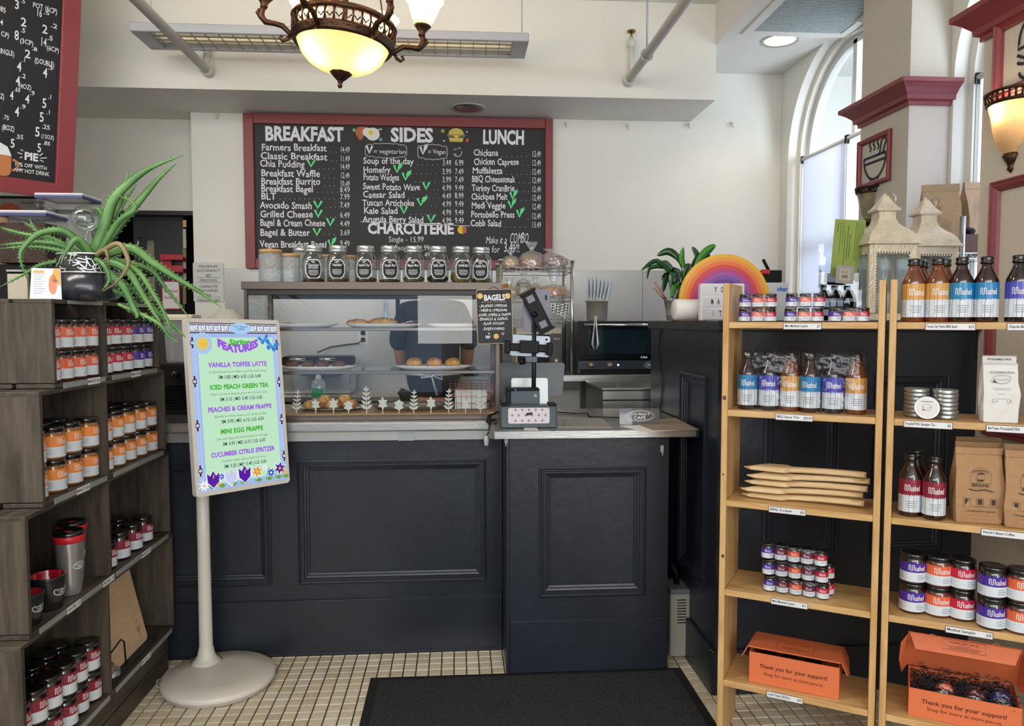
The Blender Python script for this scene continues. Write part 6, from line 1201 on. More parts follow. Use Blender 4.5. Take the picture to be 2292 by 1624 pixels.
# jars on the fourth right shelf
JS = jar_proto(.0365, .090)
for k, row in enumerate(('lower', 'upper')):
    for i, (px, d, c_) in enumerate(((2061, .075, 'purple'), (2119, .075, 'coral'), (2174, .075, 'red'))):
        p = on_shelf(px, 1370, 3, d); put(JS, (p.x, p.y, SZ[3]+.0005+.0905*k), SA+.15, c_, '%s banded jar, %s row, in the farther group on fourth right shelf' % (c_, row), 'sampler jars on the fourth right shelf')
    for i, (px, d, c_) in enumerate(((2232, .055, 'purple'), (2296, .055, 'coral'), (2362, .055, 'red'))):
        p = on_shelf(px, 1390, 3, d); put(JS, (p.x, p.y-.02, SZ[3]+.0005+.0905*k), SA+.15, c_, '%s banded jar, %s row, in the nearer group at right edge' % (c_, row), 'sampler jars on the fourth right shelf')
for p_ in (MINI, MINI5, BOT, JS, JA, JB, JC):
    for o_ in desc(p_)[::-1]: D.objects.remove(o_)
# ================================================================== BACK OF HOUSE
def bx(name, m, par, x0, x1, y0, y1, z0, z1, bev=.002): return MB().box(x0, x1, y0, y1, z0, z1).build(name, m, par, bev=bev)
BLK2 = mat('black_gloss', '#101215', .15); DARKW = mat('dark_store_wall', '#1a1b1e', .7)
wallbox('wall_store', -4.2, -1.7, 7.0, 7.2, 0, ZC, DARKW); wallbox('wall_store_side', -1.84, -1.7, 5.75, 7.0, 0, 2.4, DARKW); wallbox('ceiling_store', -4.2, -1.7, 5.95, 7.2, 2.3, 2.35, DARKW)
# backsplash
pl_, pr_ = onY(503, 588, YW), onY(1483, 600, YW)
bs = thing('steel_backsplash', 'tall stainless steel splash panel along the back wall', 'splashback', (0, 0, 0))
xs = [pl_.x, .25, 1.35, XW-.02]
for i in range(3): bx('steel_panel', STEELD, bs, xs[i]+.001, xs[i+1]-.001, YW-.014, YW-.003, .9, 1.765, .001)
bc_ = thing('back_counter', 'long stainless back counter with dark cupboards against the splash panel', 'counter', (0, 0, 0))
bx('top_sheet', STEEL, bc_, -1.80, .30, 4.86, YW-.013, .885, .92, .004); bx('cupboard', DARKW, bc_, -1.78, .28, 4.90, YW-.02, .1, .884)
for i in range(4):
    d_ = bx('cupboard_door', NAVY, bc_, -1.76+.51*i, -1.27+.51*i, 4.88, 4.90, .14, .86); MB().rod((-1.34+.51*i, 4.865, .55), (-1.34+.51*i, 4.865, .70), .006, 8).build('handle', CH, d_)
p = onY(813, 752, YW-.013); t = thing('power_outlet', 'white double power outlet with black plugs on steel splash panel', 'outlet', p); bx('cover_plate', mat('outlet_white', '#dcdcd6', .4), t, -.036, .036, -.004, 0, -.058, .058); 
for z in (-.024, .024): bx('plug', BLACK, t, -.014, .014, -.03, -.004, z-.014, z+.014, .004)
t = thing('electric_cable', 'black cord drooping from the outlet to the panini press', 'cable', p); MB().tube([(0, -.03, -.024), (-.03, -.05, -.05), (-.12, -.06, -.06), (-.22, -.05, -.075), (-.30, -.12, -.11)], .005, 8).build('cord', BLACK, t)
a, b_ = onY(632, 800, 5.05), onY(787, 800, 5.05); t = thing('panini_press', 'long black and chrome panini press on the back counter', 'panini press', ((a.x+b_.x)/2, 5.1, .92)); w_ = (b_.x-a.x)/2
bx('lower_body', SST, t, -w_, w_, -.10, .15, 0, .16, .008); bx('lower_plate', BLACK, t, -w_, w_, -.09, .15, .162, .18); bx('lid', BLACK, t, -w_, w_, -.09, .15, .185, .245, .012)
for x in (-w_*.5, w_*.35): MB().rod((x-.05, -.13, .23), (x+.05, -.13, .23), .012, 10).build('handle', CH, t)
def food_box(px, py, Y_, w, d_, h, lid, label, z, body=None):
    p = onY(px, py, Y_); t = thing('storage_box', label, 'storage box', (p.x, Y_, z)); body = body or clear('box_plastic', (.97, .98, .98), .01, .04)
    b = MB(); b.box(-w/2, w/2, -d_/2, d_/2, 0, h); o = b.build('box_body', body, t, bev=.008)
    bx('lid', lid[0], t, -w/2-.004, w/2+.004, -d_/2-.004, d_/2+.004, h+.012, h+.024, .006); MB().box(-w/2, w/2, -d_/2, -d_/2+.004, h, h+.012).box(-w/2, w/2, d_/2-.004, d_/2, h, h+.012).box(-w/2, -w/2+.004, -d_/2+.004, d_/2-.004, h, h+.012).box(w/2-.004, w/2, -d_/2+.004, d_/2-.004, h, h+.012).build('lid_seal', lid[1], t); return t
LDW, LDN = mat('lid_white', '#e2e4ea', .3), mat('seal_navy', '#3a3f74', .4)
food_box(720, 800, 4.93, .24, .15, .13, (LDW, LDN), 'clear food box with white and navy lid in front of panini press', .92)
for px, nm, c_ in ((863, 'left long knife hanging on the splash wall', '#c9cbcd'), (890, 'black handled spatula with orange tip hanging on splash wall', '#e8643a')):
    p = onY(px, 660, YW-.02); t = thing('kitchen_tool', nm, 'kitchen tool', p, 0, 'tools hanging above the back counter'); bx('blade', CH if px < 880 else BLACK, t, -.014, .014, -.004, 0, -.16, .02, .004); bx('handle', mat('tool_handle'+c_[1:], c_, .4), t, -.012, .012, -.016, .004, .02, .10, .005) if px > 880 else MB().tube([(x, 0, .06+z) for x, z in arc(0, 0, .016, 0, 345, 14, .03)], .004, 6).build('loop_handle', CH, t)
p = onY(1057, 676, YW-.001); t = thing('wall_notice', 'printed notice with a small picture taped above back counter', 'notice', (p.x, YW-.001, p.z+.12)); bx('sheet', mat('paper', '#e6e6e4', .8), t, -.045, .045, -.002, 0, -.06, .06, 0); MB().box(-.03, .03, -.003, -.002, -.045, .02).build('printed_picture', ink('print_blue', '#8a96b0'), t)
p = onY(1050, 808, 4.98); t = thing('frying_pan', 'shallow black pan at the right end of back counter', 'pan', (p.x, 4.98, 1.04)); MB().lathe([(.001, 0), (.06, 0), (.085, .035), (.088, .036), (.083, .032), (.058, .004), (.001, .004)], 28, cap=False).build('pan_body', BLACK, t); MB().rod((.08, 0, .03), (.20, .02, .05), .008, 8).build('handle', BLACK, t)
bx('riser', STEELD, (lambda q: q)(thing('equipment_riser', 'low steel riser box carrying pan and containers', 'riser', (p.x, 4.98, .92))), -.09, .12, -.08, .3, 0, .119)
# hand sanitiser
p = onY(712, 880, 3.70); t = thing('sanitiser_bottle', 'clear pump bottle with green label behind the pastry case', 'bottle', (p.x, 3.71, .9855)); MB().lathe([(.001, 0), (.030, 0), (.033, .005), (.033, .11), (.022, .13), (.012, .135)], 24, sy=.7, cap=False).build('bottle_body', clear('sanitiser', (.85, .92, .92), .1, .05, haze=.35), t); MB().lathe([(.013, .133), (.014, .15), (.006, .152), (.006, .175), (.001, .176)], 16, cap=False).build('pump', LDW, t); bx('nozzle', LDW, t, -.03, .006, -.006, .006, .172, .182, .002); b = MB(); wrap_band(b, .034, .045, .09, -1, 1, 0); b.v = [(x, y*.72, z) for x, y, z in b.v]; b.build('label', ink('green_label', '#2fa068'), t)
# ------------------------------------------------------------------ staff member
SKN = mat('skin', '#b98468', .5, spec=.4); SHT = mat('shirt_dark', '#1c2130', .85, bump=.2, bscale=60); TRS = mat('trousers_dark', '#1a1c22', .85); GLV = mat('glove_purple', '#5d4a9a', .4); HAIR = mat('hair_brown', '#3a281e', .7, bump=.6, bscale=120); APR = mat('apron_tie', '#cfd2d8', .7)
def skin(name, V_, E_, m, par, sub=2, kind=None):
    me = D.meshes.new(name); me.from_pydata([v[0] for v in V_], E_, []); me.materials.append(m); o = D.objects.new(name, me); COL.objects.link(o); o.parent = par
    md = o.modifiers.new('skin', 'SKIN'); sl = me.skin_vertices[0] if me.skin_vertices else None
    if sl is None:
        me.attributes.new if False else None
    try: sk = me.skin_vertices[0].data
    except Exception:
        bpy.context.view_layer.objects.active = o; sk = me.skin_vertices[0].data
    for i, v in enumerate(V_): r = v[1]; sk[i].radius = r if isinstance(r, tuple) else (r, r)
    sk[0].use_root = True; s_ = o.modifiers.new('sub', 'SUBSURF'); s_.levels = sub; s_.render_levels = sub; md.use_smooth_shade = True; return o
pr0 = onY(968, 800, 4.42); pe = thing('person', 'person in dark shirt and trousers bent over back counter, seen from behind through the case', 'person', (pr0.x, 4.42, 0))
bodyV = [((0, .01, .98), .05), ((0, .04, 1.12), .085), ((0, .09, 1.28), (.13, .08)), ((0, .15, 1.40), (.14, .08)), ((0, .22, 1.47), .055), ((0, .30, 1.47), .085), ((0, .37, 1.44), (.085, .10)), ((0, .42, 1.38), .06),
         ((-.15, .13, 1.44), .065), ((-.20, .12, 1.30), .052), ((-.19, .20, 1.14), .04), ((-.13, .42, 1.04), .028), ((.15, .13, 1.44), .065), ((.21, .12, 1.30), .052), ((.20, .20, 1.14), .04), ((.13, .42, 1.04), .028),
         ((-.09, 0, .88), .05), ((-.10, .0, .50), .05), ((-.10, -.02, .10), .04), ((-.10, .10, .04), .035), ((.09, 0, .88), .05), ((.10, .0, .50), .05), ((.10, -.02, .10), .04), ((.10, .10, .04), .035)]
bodyE = [(0, 1), (1, 2), (2, 3), (3, 4), (4, 5), (5, 6), (6, 7), (3, 8), (8, 9), (9, 10), (10, 11), (3, 12), (12, 13), (13, 14), (14, 15), (0, 16), (16, 17), (17, 18), (18, 19), (0, 20), (20, 21), (21, 22), (22, 23)]
skin('body', bodyV, bodyE, SKN, pe)
skin('shirt', [((0, 0, .92), (.17, .125)), ((0, .03, 1.14), (.165, .12)), ((0, .08, 1.30), (.175, .125)), ((0, .14, 1.43), (.17, .12)), ((0, .19, 1.475), .075), ((-.15, .12, 1.44), .082), ((-.205, .11, 1.31), .068), ((-.20, .15, 1.22), .062), ((.15, .12, 1.44), .082), ((.215, .11, 1.31), .068), ((.21, .15, 1.22), .062)], [(0, 1), (1, 2), (2, 3), (3, 4), (3, 5), (5, 6), (6, 7), (3, 8), (8, 9), (9, 10)], SHT, pe)
skin('trousers', [((0, 0, 1.08), (.17, .14)), ((-.09, 0, .88), .12), ((-.10, 0, .50), .075), ((-.10, -.02, .12), .06), ((.09, 0, .88), .12), ((.10, 0, .50), .075), ((.10, -.02, .12), .06)], [(0, 1), (1, 2), (2, 3), (0, 4), (4, 5), (5, 6)], TRS, pe)
for s_ in (-1, 1): MB().box(s_*.10-.045, s_*.10+.045, -.07, .17, 0, .075).build('shoe', BLACK, pe, bev=.02, seg=2)
b = lump(.098, .20, 1, 1.05, rough=.03); b.build('hair', HAIR, pe, loc=(0, .30, 1.43), rot=(-1.1, 0, 0))
for s_ in (-1, 1):
    h0 = Vector((s_*.13, .42, 1.04)); Vh = [(h0, .028), (h0+Vector((-s_*.01, .05, -.02)), (.034, .016)), (h0+Vector((-s_*.015, .085, -.04)), (.036, .013))]; Eh = [(0, 1), (1, 2)]
    for k in range(4):
        o_ = (k-1.5)*.018; i0 = len(Vh); base = h0+Vector((-s_*.018+o_, .095, -.045)); ln = (.024, .028, .026, .020)[k]
        Vh += [(base, .0085), (base+Vector((0, ln, -.008)), .008), (base+Vector((0, ln*1.7, -.028)), .007), (base+Vector((0, ln*1.8, -.045)), .006)]; Eh += [(2, i0), (i0, i0+1), (i0+1, i0+2), (i0+2, i0+3)]
    i0 = len(Vh); Vh += [(h0+Vector((-s_*.042, .055, -.03)), .010), (h0+Vector((-s_*.055, .085, -.045)), .008)]; Eh += [(1, i0), (i0, i0+1)]
    skin('gloved_hand', Vh, Eh, GLV, pe, 1)
MB().tube([(-.16, -.09, 1.10), (0, -.135, 1.09), (.16, -.09, 1.10)], .008, 6).build('apron_string', APR, pe)
MB().tube([(0, -.138, 1.09), (-.05, -.15, 1.12), (-.06, -.15, 1.08), (0, -.14, 1.085), (.05, -.15, 1.12), (.06, -.15, 1.07), (0, -.138, 1.09), (.03, -.145, .98)], .007, 6).build('apron_bow', APR, pe)
# ------------------------------------------------------------------ prep table, oven, microwave, wire rack (right)
TY = 4.32; TZ = 1.087
tb = thing('prep_table', 'stainless prep table with square legs under the oven and wire rack', 'table', (0, 0, 0)); bx('table_top', STEEL, tb, .34, 1.75, TY, 4.95, TZ-.038, TZ, .003)
for x in (.36, .80, 1.70): bx('leg', STEELD, tb, x, x+.038, TY+.01, TY+.048, 0, TZ-.038); bx('leg', STEELD, tb, x, x+.038, 4.90, 4.938, 0, TZ-.038)
a = onY(1294, 718, TY+.02); ov = thing('countertop_oven', 'black glass-fronted convection oven on prep table beside the wire rack', 'oven', (a.x, TY+.03, TZ)); OW = .62; OH = a.z-TZ
bx('casing', mat('oven_case', '#3c444c', .35, .5), ov, 0, OW, .02, .55, 0, OH, .006); dr_ = bx('door', BLK2, ov, .004, OW-.004, -.012, .02, .085, OH-.004, .004); MB().rod((.03, -.035, OH-.022), (OW-.03, -.035, OH-.022), .008, 12).build('handle', CH, dr_); bx('door_window', mat('oven_window', '#1a2a33', .08, var=.3, vscale=6), dr_, .06, OW-.06, -.0135, -.012, .12, OH-.05, 0)
pn_ = bx('control_panel', mat('oven_panel', '#3a4148', .3, .4), ov, .0, OW, -.012, .02, .03, .082); bx('base_gap', BLACK, ov, .02, OW-.02, 0, .02, 0, .029, 0)
for x in (.075, .185): MB().lathe([(.018, 0), (.018, .008), (.013, .010), (.013, .022), (.001, .022)], 16, 0, True, T((x, -.012, .056)) @ RX(math.pi/2), cap=False).build('knob', mat('knob_brass', '#9a8f7a', .3, .7), pn_)
MB().lathe([(.006, 0), (.006, .003), (.001, .003)], 10, 0, True, T((.235, -.012, .056)) @ RX(math.pi/2), cap=False).build('indicator', mat('led_white', '#cfe0ff', .3, emit=1.2), pn_)
b = MB(); text(b, 'UNOX', (.425, -.0128, .048), UX, UZ, .014, .05, 'c', 'b', 0); stroke(b, arc(.425, .055, .038, 0, 345, 24, .017), .0018, (0, -.0128, 0), UX, UZ, 0, 1, True); text(b, 'Lisa', (.385, -.0128, .096), UX, UZ, .012, .04, 'c', 'h', 0, 0, .35); b.build('printed_lettering', CHALK, ov)
# utensil pot on oven
a, b_ = onY(1311, 672, TY+.12), onY(1362, 672, TY+.12); r = (b_.x-a.x)/2; pt = thing('utensil_pot', 'square-shouldered steel inset pan on oven holding tilted serving spoons', 'pot', ((a.x+b_.x)/2, TY+.12, TZ+OH+.001)); MB().lathe([(.001, 0), (r*.80, 0), (r*.88, .008), (r*.94, .112), (r*1.08, .114), (r*1.08, .117), (r*.92, .116), (r*.86, .01), (.001, .006)], 32, cap=False).build('pan_body', mat('pan_steel', '#b3afa7', .35, .5), pt)
for i in range(7):
    x = -.055+.016*i; tz = -.10+.10*i; t = thing('serving_spoon', 'pale oval serving spoon fanned in steel pan, %s from left' % ORD[i], 'spoon', Vector(pt.location)+Vector((x*.8, 0, .02)), 0, 'serving spoons in the steel pan', rot=(.0, tz, .9))
    MB().lathe([(.001, .08), (.006, .09), (.016, .12), (.023, .17), (.019, .22), (.001, .245)], 14, 0, True, sx=1, sy=.14, cap=False).build('bowl', mat('spoon_pale', '#b4bab9', .3, .35), t); MB().rod((0, 0, 0), (0, 0, .12), .005, 8).build('handle', SST, t)
t = thing('tongs', 'steel tongs hanging from the oven door handle', 'tongs', onY(1333, 707, TY-.025)); 
for s_ in (-1, 1): MB().tube([(s_*.003, 0, 0), (s_*.007, 0, -.07), (s_*.012, 0, -.12), (s_*.016, 0, -.16), (s_*.006, 0, -.19)], [.005, .005, .008, .013, .005], 8, flat=.4).build('arm', mat('tong_steel', '#d5d3cf', .3, .6), t)
# undercounter fridge
a = onY(1347, 868, 3.78); fr = thing('undercounter_fridge', 'low stainless drawer fridge standing in front of the prep table', 'fridge', (a.x, 3.78, 0)); bx('top_sheet', STEEL, fr, 0, .72, 0, .5, a.z-.012, a.z, .003); bx('cabinet', BLK2, fr, .005, .70, .02, .5, 0, a.z-.013)
for z0, z1 in ((a.z-.06, a.z-.016), (a.z-.16, a.z-.066), (.12, a.z-.17)): bx('drawer_front', STEEL, fr, .005, .70, .0, .018, z0, z1)
# microwave
a, b_ = onY(1155, 733, 4.45), onY(1258, 810, 4.45); mw = thing('microwave', 'beige and black microwave with two dials under the wire rack', 'microwave', (a.x, 4.45, TZ)); W = b_.x-a.x; Hm = a.z-TZ
bx('casing', mat('microwave_beige', '#b9b09c', .45), mw, 0, W, .012, .36, 0, Hm, .006); bx('door', BLACK, mw, .01, W*.74, 0, .012, .01, Hm-.04); cp = bx('control_panel', mat('mw_panel', '#2a2a2c', .4), mw, W*.76, W-.004, 0, .012, .004, Hm-.035)
for z in (.03, .075): MB().lathe([(.014, 0), (.013, .014), (.001, .014)], 14, 0, True, T((W*.88, 0, z)) @ RX(math.pi/2), cap=False).build('dial', mat('dial_silver', '#b8b8b4', .3, .7), cp)
b = MB(); text(b, 'QCS', (W*.88, -.001, Hm-.07), UX, UZ, .010, .035, 'c', 'b', 0); b.build('printed_lettering', ink('mw_ink', '#c9c2a8'), cp)
# wire rack
a, b_ = onY(1121, 600, 4.40), onY(1281, 600, 4.40); x0, x1 = a.x, b_.x; rk = thing('wire_rack', 'chrome wire rack on prep table stacked with bagged breads', 'rack', (x0, 4.40, TZ)); W = x1-x0; CW = mat('chrome_wire', '#b7b8b8', .22, .9); dp = .34
for x, y in ((0, 0), (W, 0), (0, dp), (W, dp)):
    po = MB().rod((x, y, 0), (x, y, onY(1121, 583, 4.4).z-TZ), .0115, 12).build('post', CW, rk); MB().cyl(.015, onY(1121, 583, 4.4).z-TZ, onY(1121, 583, 4.4).z-TZ+.008, 12, 0, T((x, y, 0))).build('cap', mat('cap_white', '#c9cbcc', .4), po)
RZs = [onY(1200, y, 4.4).z-TZ for y in (714, 664, 599)]
for z in RZs:
    b = MB()
    for zz in (z, z-.024):
        for y in (0, dp): b.rod((0, y, zz), (W, y, zz), .0028, 6)
        for x in (0, W): b.rod((x, 0, zz), (x, dp, zz), .0028, 6)
    n = 12
    for i in range(n): b.rod((W*i/n, 0, z if i % 2 else z-.024), (W*(i+1)/n, 0, z-.024 if i % 2 else z), .002, 5)
    for i in range(1, 16): b.rod((W*i/16, 0, z+.001), (W*i/16, dp, z+.001), .0016, 5)
    b.build('wire_shelf', CW, rk, kind='stuff')
BAGP = clear('bread_bag', (.96, .97, .98), .14, .12, bump=1.2, bscale=30, haze=.12)
def bread(px, ybase, Y_, k, r, h, m, label, sx=1, sy=1, n=1, bag=.05, grp='bagged breads on the wire rack', lean=0):
    p = onY(px, ybase, Y_); t = thing('bagged_bread', label, 'bread', (p.x, Y_, TZ+RZs[k]+.004), 0, grp)
    for i in range(n):
        o = lump(r, h, sx, sy, seed=int(px)+i, rough=.04).build('loaf' if n == 1 else 'bagel', m, t, loc=(.004*(i % 2), 0, i*h*.92))
    H_ = h*(1+.92*(n-1)); b = MB(); vs = []; pr = [(1.08, -.0), (1.14, .3), (1.10, .75), (.8, 1.08), (.22, 1.25), (.14, 1.32), (.40, 1.32+bag/H_*.5), (.55, 1.3+bag/H_)]; rnd = random.Random(int(px))
    for i in range(24):
        a = 2*math.pi*i/24; f = 1+rnd.uniform(-.07, .07)
        for q, z in pr: vs.append((q*r*sx*f*math.cos(a)+(lean*z if z > 1 else 0), q*r*sy*f*math.sin(a), z*H_))
    kk = len(pr); b.add(vs, [(i*kk+j, ((i+1) % 24)*kk+j, ((i+1) % 24)*kk+j+1, i*kk+j+1) for i in range(24) for j in range(kk-1)], 0, True); b.build('plastic_bag', BAGP, t); return t
OAT, BRN, DKB, GRN, CHB, PAL = crust('oat_loaf', '#cfa972', '#b88a50'), crust('brown_loaf', '#b47a48', '#8a5430'), crust('dark_loaf', '#8a5c38', '#5e3a22'), crust('green_bagel', '#8f8550', '#6a6438'), crust('cheddar_bagel', '#d9a050', '#b87830'), crust('pale_roll', '#dcb887', '#c49a64')
bread(1143, 596, 4.52, 2, .048, .062, OAT, 'seeded oat loaf in a knotted clear bag, left on top of rack', 1, .8, 1, .03)
bread(1190, 596, 4.55, 2, .062, .085, BRN, 'round brown loaf in a large clear bag, middle of rack top', 1.1, .8)
bread(1246, 596, 4.52, 2, .062, .075, DKB, 'sliced dark rye loaf in clear bag, right on rack top', 1.1, .7, 1, .02, lean=-.03)
bread(1140, 662, 4.50, 1, .045, .05, PAL, 'pale rolls in a clear bag at left of second rack shelf', 1.1, .8, 1, .05)
bread(1172, 662, 4.50, 1, .042, .030, GRN, 'green spinach bagels stacked in clear bag on second rack shelf', 1, .8, 3, .03)
bread(1198, 662, 4.56, 1, .038, .034, CHB, 'orange cheddar bagels in clear bag on second rack shelf', 1, .8, 2, .05)
bread(1240, 662, 4.50, 1, .070, .030, CHB, 'flat golden breads in a tall knotted bag at right of second rack shelf', 1.15, .8, 2, .10)
t = thing('safety_vest_roll', 'orange and yellow reflective strap rolled on second rack shelf', 'strap', Vector(onY(1130, 640, 4.6).xy.to_3d())+Vector((0, 0, TZ+RZs[1]+.047))); MB().lathe([(.036, -.02), (.036, .02), (.022, .02), (.022, -.02), (.036, -.02)], 24, 0, True, RY(math.pi/2), cap=False).build('orange_roll', mat('hi_vis_orange', '#e8702a', .5), t); MB().lathe([(.038, .021), (.038, .040), (.024, .040), (.024, .021)], 24, 0, True, RY(math.pi/2), cap=False).build('yellow_roll', mat('hi_vis_yellow', '#c8e030', .5), t)
ck = D.materials.new('check_cloth'); ck.use_nodes = True; nt = ck.node_tree; c_ = nd(nt, 'ShaderNodeTexChecker', Scale=90.0); tc = nd(nt, 'ShaderNodeTexCoord'); mp = nd(nt, 'ShaderNodeMapping'); mp.inputs['Rotation'].default_value = (0, .7, 0); nt.links.new(tc.outputs['Object'], mp.inputs[0]); nt.links.new(mp.outputs[0], c_.inputs['Vector']); c_.inputs['Color1'].default_value = (.7, .7, .7, 1); c_.inputs['Color2'].default_value = (.05, .05, .06, 1); nt.links.new(c_.outputs['Color'], nt.nodes['Principled BSDF'].inputs['Base Color'])
t = thing('checked_cloth', 'black and white checked cloth hanging over the lower rack shelf', 'cloth', onY(1252, 690, 4.385)); MB().add([(-.05+.10*i/6, -.004*math.sin(i*2), .03-.0*i) for i in range(7)]+[(-.05+.10*i/6+.006, -.008*math.sin(i*2), -.02-.045*(i/6 if i < 4 else (6-i)/3)) for i in range(7)], [(i, i+1, 8+i, 7+i) for i in range(6)], 0, True).build('cloth', ck, t)
# ================================================================== TILL AREA
GRYT = mat('tablet_grey', '#5c5963', .35, .4); SILT = mat('tablet_silver', '#8d939c', .3, .5); SLB = mat('printer_grey', '#465058', .45); TZP = .9755
ts = thing('tablet_stand', 'black clamp pole stand carrying two tablets above the till', 'tablet stand', onY(1194, 905, 3.16).xy.to_3d()+Vector((0, 0, TZP))); o0 = Vector(ts.location)
def loc_(px, py, Y_=3.16): q = onY(px, py, Y_); return Vector((q.x-o0.x, Y_-o0.y, q.z-o0.z))
MB().rod((0, 0, 0), loc_(1196, 690), .0095, 14).build('pole', mat('pole_black', '#20252a', .35, .4), ts); MB().cyl(.022, 0, .008, 24).build('foot', BLACK, ts)
c = loc_(1202, 697, 3.13); b = MB().box(-.030, .030, -.006, .008, -.085, .085); ho = b.build('tablet_holder', BLACK, ts, bev=.003, loc=c, rot=(0, -math.radians(27), 0))
for s_ in (-1, 1): MB().box(-.036, .036, -.012, .010, s_*.088-.006, s_*.088+.006).build('grip', BLACK, ho, bev=.002); MB().box(-.016, .014, -.008, -.006, s_*.058-.014, s_*.058+.014).build('pad', GRYT, ho)
MB().ball((c.x-.012, c.y-.004, c.z-.012), .014, 12).build('ball_joint', BLACK, ts)
t = thing('tablet', 'upright dark grey tablet held at the top of the black pole', 'tablet', onY(1202, 695, 3.16)+Vector((0, .012, 0))); MB().prism(rrect(.112, .178, .008), .007, 0).build('tablet_body', GRYT, t); MB().box(.035, .043, -.0006, 0, .045, .065).build('camera_bar', BLACK, t)
c = loc_(1184, 778, 3.14); ho = MB().box(-.095, .095, -.010, .004, -.016, .016).build('tablet_holder', BLACK, ts, bev=.004, loc=c, rot=(0, math.radians(3), 0))
for s_ in (-1, 1): MB().box(s_*.088-.014, s_*.088+.010, -.014, .010, -.028, .026).build('grip', BLACK, ho, bev=.004)
MB().box(-.04, .04, -.016, -.010, -.022, .030).build('centre_plate', BLACK, ho, bev=.004)
MB().box(-.020, .030, -.02, .02, -.012, .014).build('clamp', mat('clamp_grey', '#4c5662', .4), ts, loc=loc_(1186, 804)-Vector((0, .004, 0)), bev=.003); MB().rod((-.045, -.01, -.01), (-.02, -.01, -.008), .012, 12).build('clamp_knob', BLACK, ts, loc=loc_(1186, 804))
t = thing('tablet', 'silver tablet lying sideways in the lower black clamp', 'tablet', onY(1187, 774, 3.15)+Vector((0, .012, 0)), rot=(0, math.radians(3), 0)); MB().prism(rrect(.165, .088, .008), .007, 0).build('tablet_body', SILT, t); MB().lathe([(.005, 0), (.001, -.0008)], 12, 0, True, T((.068, -.0002, .030)) @ RX(-math.pi/2)).build('camera', BLACK, t)
a, b_ = onY(1118, 812, 3.50), onY(1265, 878, 3.50); t = thing('monitor', 'dark grey screen seen from behind, tilted back on the till pedestal', 'monitor', ((a.x+b_.x)/2, 3.50, TZP), rot=(math.radians(-4), 0, 0)); Wm = (b_.x-a.x)/2
MB().prism([(-Wm-.02, .075), (Wm-.022, .075), (Wm-.012, .082), (Wm, a.z-TZP-.01), (Wm-.008, a.z-TZP), (-Wm-.02, a.z-TZP)], .012, 0).build('screen_back', mat('monitor_grey', '#55585b', .4, .3), t, bev=.003); MB().box(-.03, .03, .02, .05, 0, .12).build('stand_leg', GRYT, t)
a, b_ = onY(1145, 846, 3.30), onY(1227, 905, 3.30); t = thing('tablet', 'pale silver till screen back standing between printer and monitor', 'tablet', ((a.x+b_.x)/2, 3.30, TZP), rot=(math.radians(-6), 0, 0)); MB().prism(rrect(b_.x-a.x, a.z-TZP, .010, 4, 0, (a.z-TZP)/2), .009, 0).build('tablet_body', mat('tablet_pale', '#a3a8a8', .3, .4), t)
a, b_ = onY(1143, 874, 3.06), onY(1208, 905, 3.06); t = thing('receipt_printer', 'blue-grey receipt printer behind the patterned counter box', 'printer', (a.x, 3.06, TZP)); W = b_.x-a.x; Hp = a.z-TZP; bx('printer_body', SLB, t, 0, W, 0, .07, 0, Hp, .003); bx('top_cover', BLACK, t, -.018, W, -.002, .072, Hp, Hp+.008); bx('side_case', BLACK, t, -.018, -.001, 0, .07, 0, Hp); bx('logo_tile', mat('logo_tile', '#a8b0b4', .5), t, W-.022, W-.012, -.001, 0, Hp-.026, Hp-.016, 0); MB().ball((.02, -.003, Hp+.004), .0025, 8).build('indicator', mat('led_blue', '#3a66ff', .3, emit=2), t)
a, b_ = onY(1121, 908, 2.97), onY(1246, 955, 2.97); t = thing('counter_box', 'speckled grey counter box with red snowflake patterned window', 'box', (a.x, 2.97, TZP)); W = b_.x-a.x; Hb = a.z-TZP; SPK = mat('speckled_grey', '#4f5a60', .3, .3, bump=.3, bscale=300, var=.5, vscale=200)
b = MB(); b.box(0, W, 0, .085, 0, Hb*.99); b.build('box_body', SPK, t, bev=.004); MB().box(-.0, .03, -.003, .086, Hb*.99, Hb+.006).build('side_rim', BLACK, t, bev=.002); MB().box(W-.03, W, -.003, .086, Hb*.99, Hb+.006).build('side_rim', BLACK, t, bev=.002)
b = MB(); b.add([(x+W*.5, -.0025, z) for x, z in rrect(W*.74, Hb*.70, .008, 4, 0, Hb*.56)], [tuple(range(20))], 0)
for r_ in range(3):
    for i in range(7):
        cx_, cz_ = W*.5+(i-3)*.030*.88+(.013 if r_ % 2 else 0), Hb*(.34+.24*r_)
        if abs(cx_-W*.5) > W*.35: continue
        for k in range(3): q = k*math.pi/3; stroke(b, [(cx_-.006*math.cos(q), cz_-.006*math.sin(q)), (cx_+.006*math.cos(q), cz_+.006*math.sin(q))], .0009, (0, -.0029-.0001*k, 0), UX, UZ, 1)
        stroke(b, arc(cx_, cz_, .0035, 0, 300, 6), .0009, (0, -.0033, 0), UX, UZ, 1, 1, True)
b.add([(W*.5-.012, -.0036, Hb*.55), (W*.5+.012, -.0036, Hb*.60), (W*.5+.014, -.0036, Hb*.72), (W*.5-.010, -.0036, Hb*.68)], [(0, 1, 2, 3)], 2); b.build('patterned_window', [ink('pat_white', '#cfccd2'), ink('pat_red', '#8a3a4a'), ink('pat_black', '#2c2c30')], t)
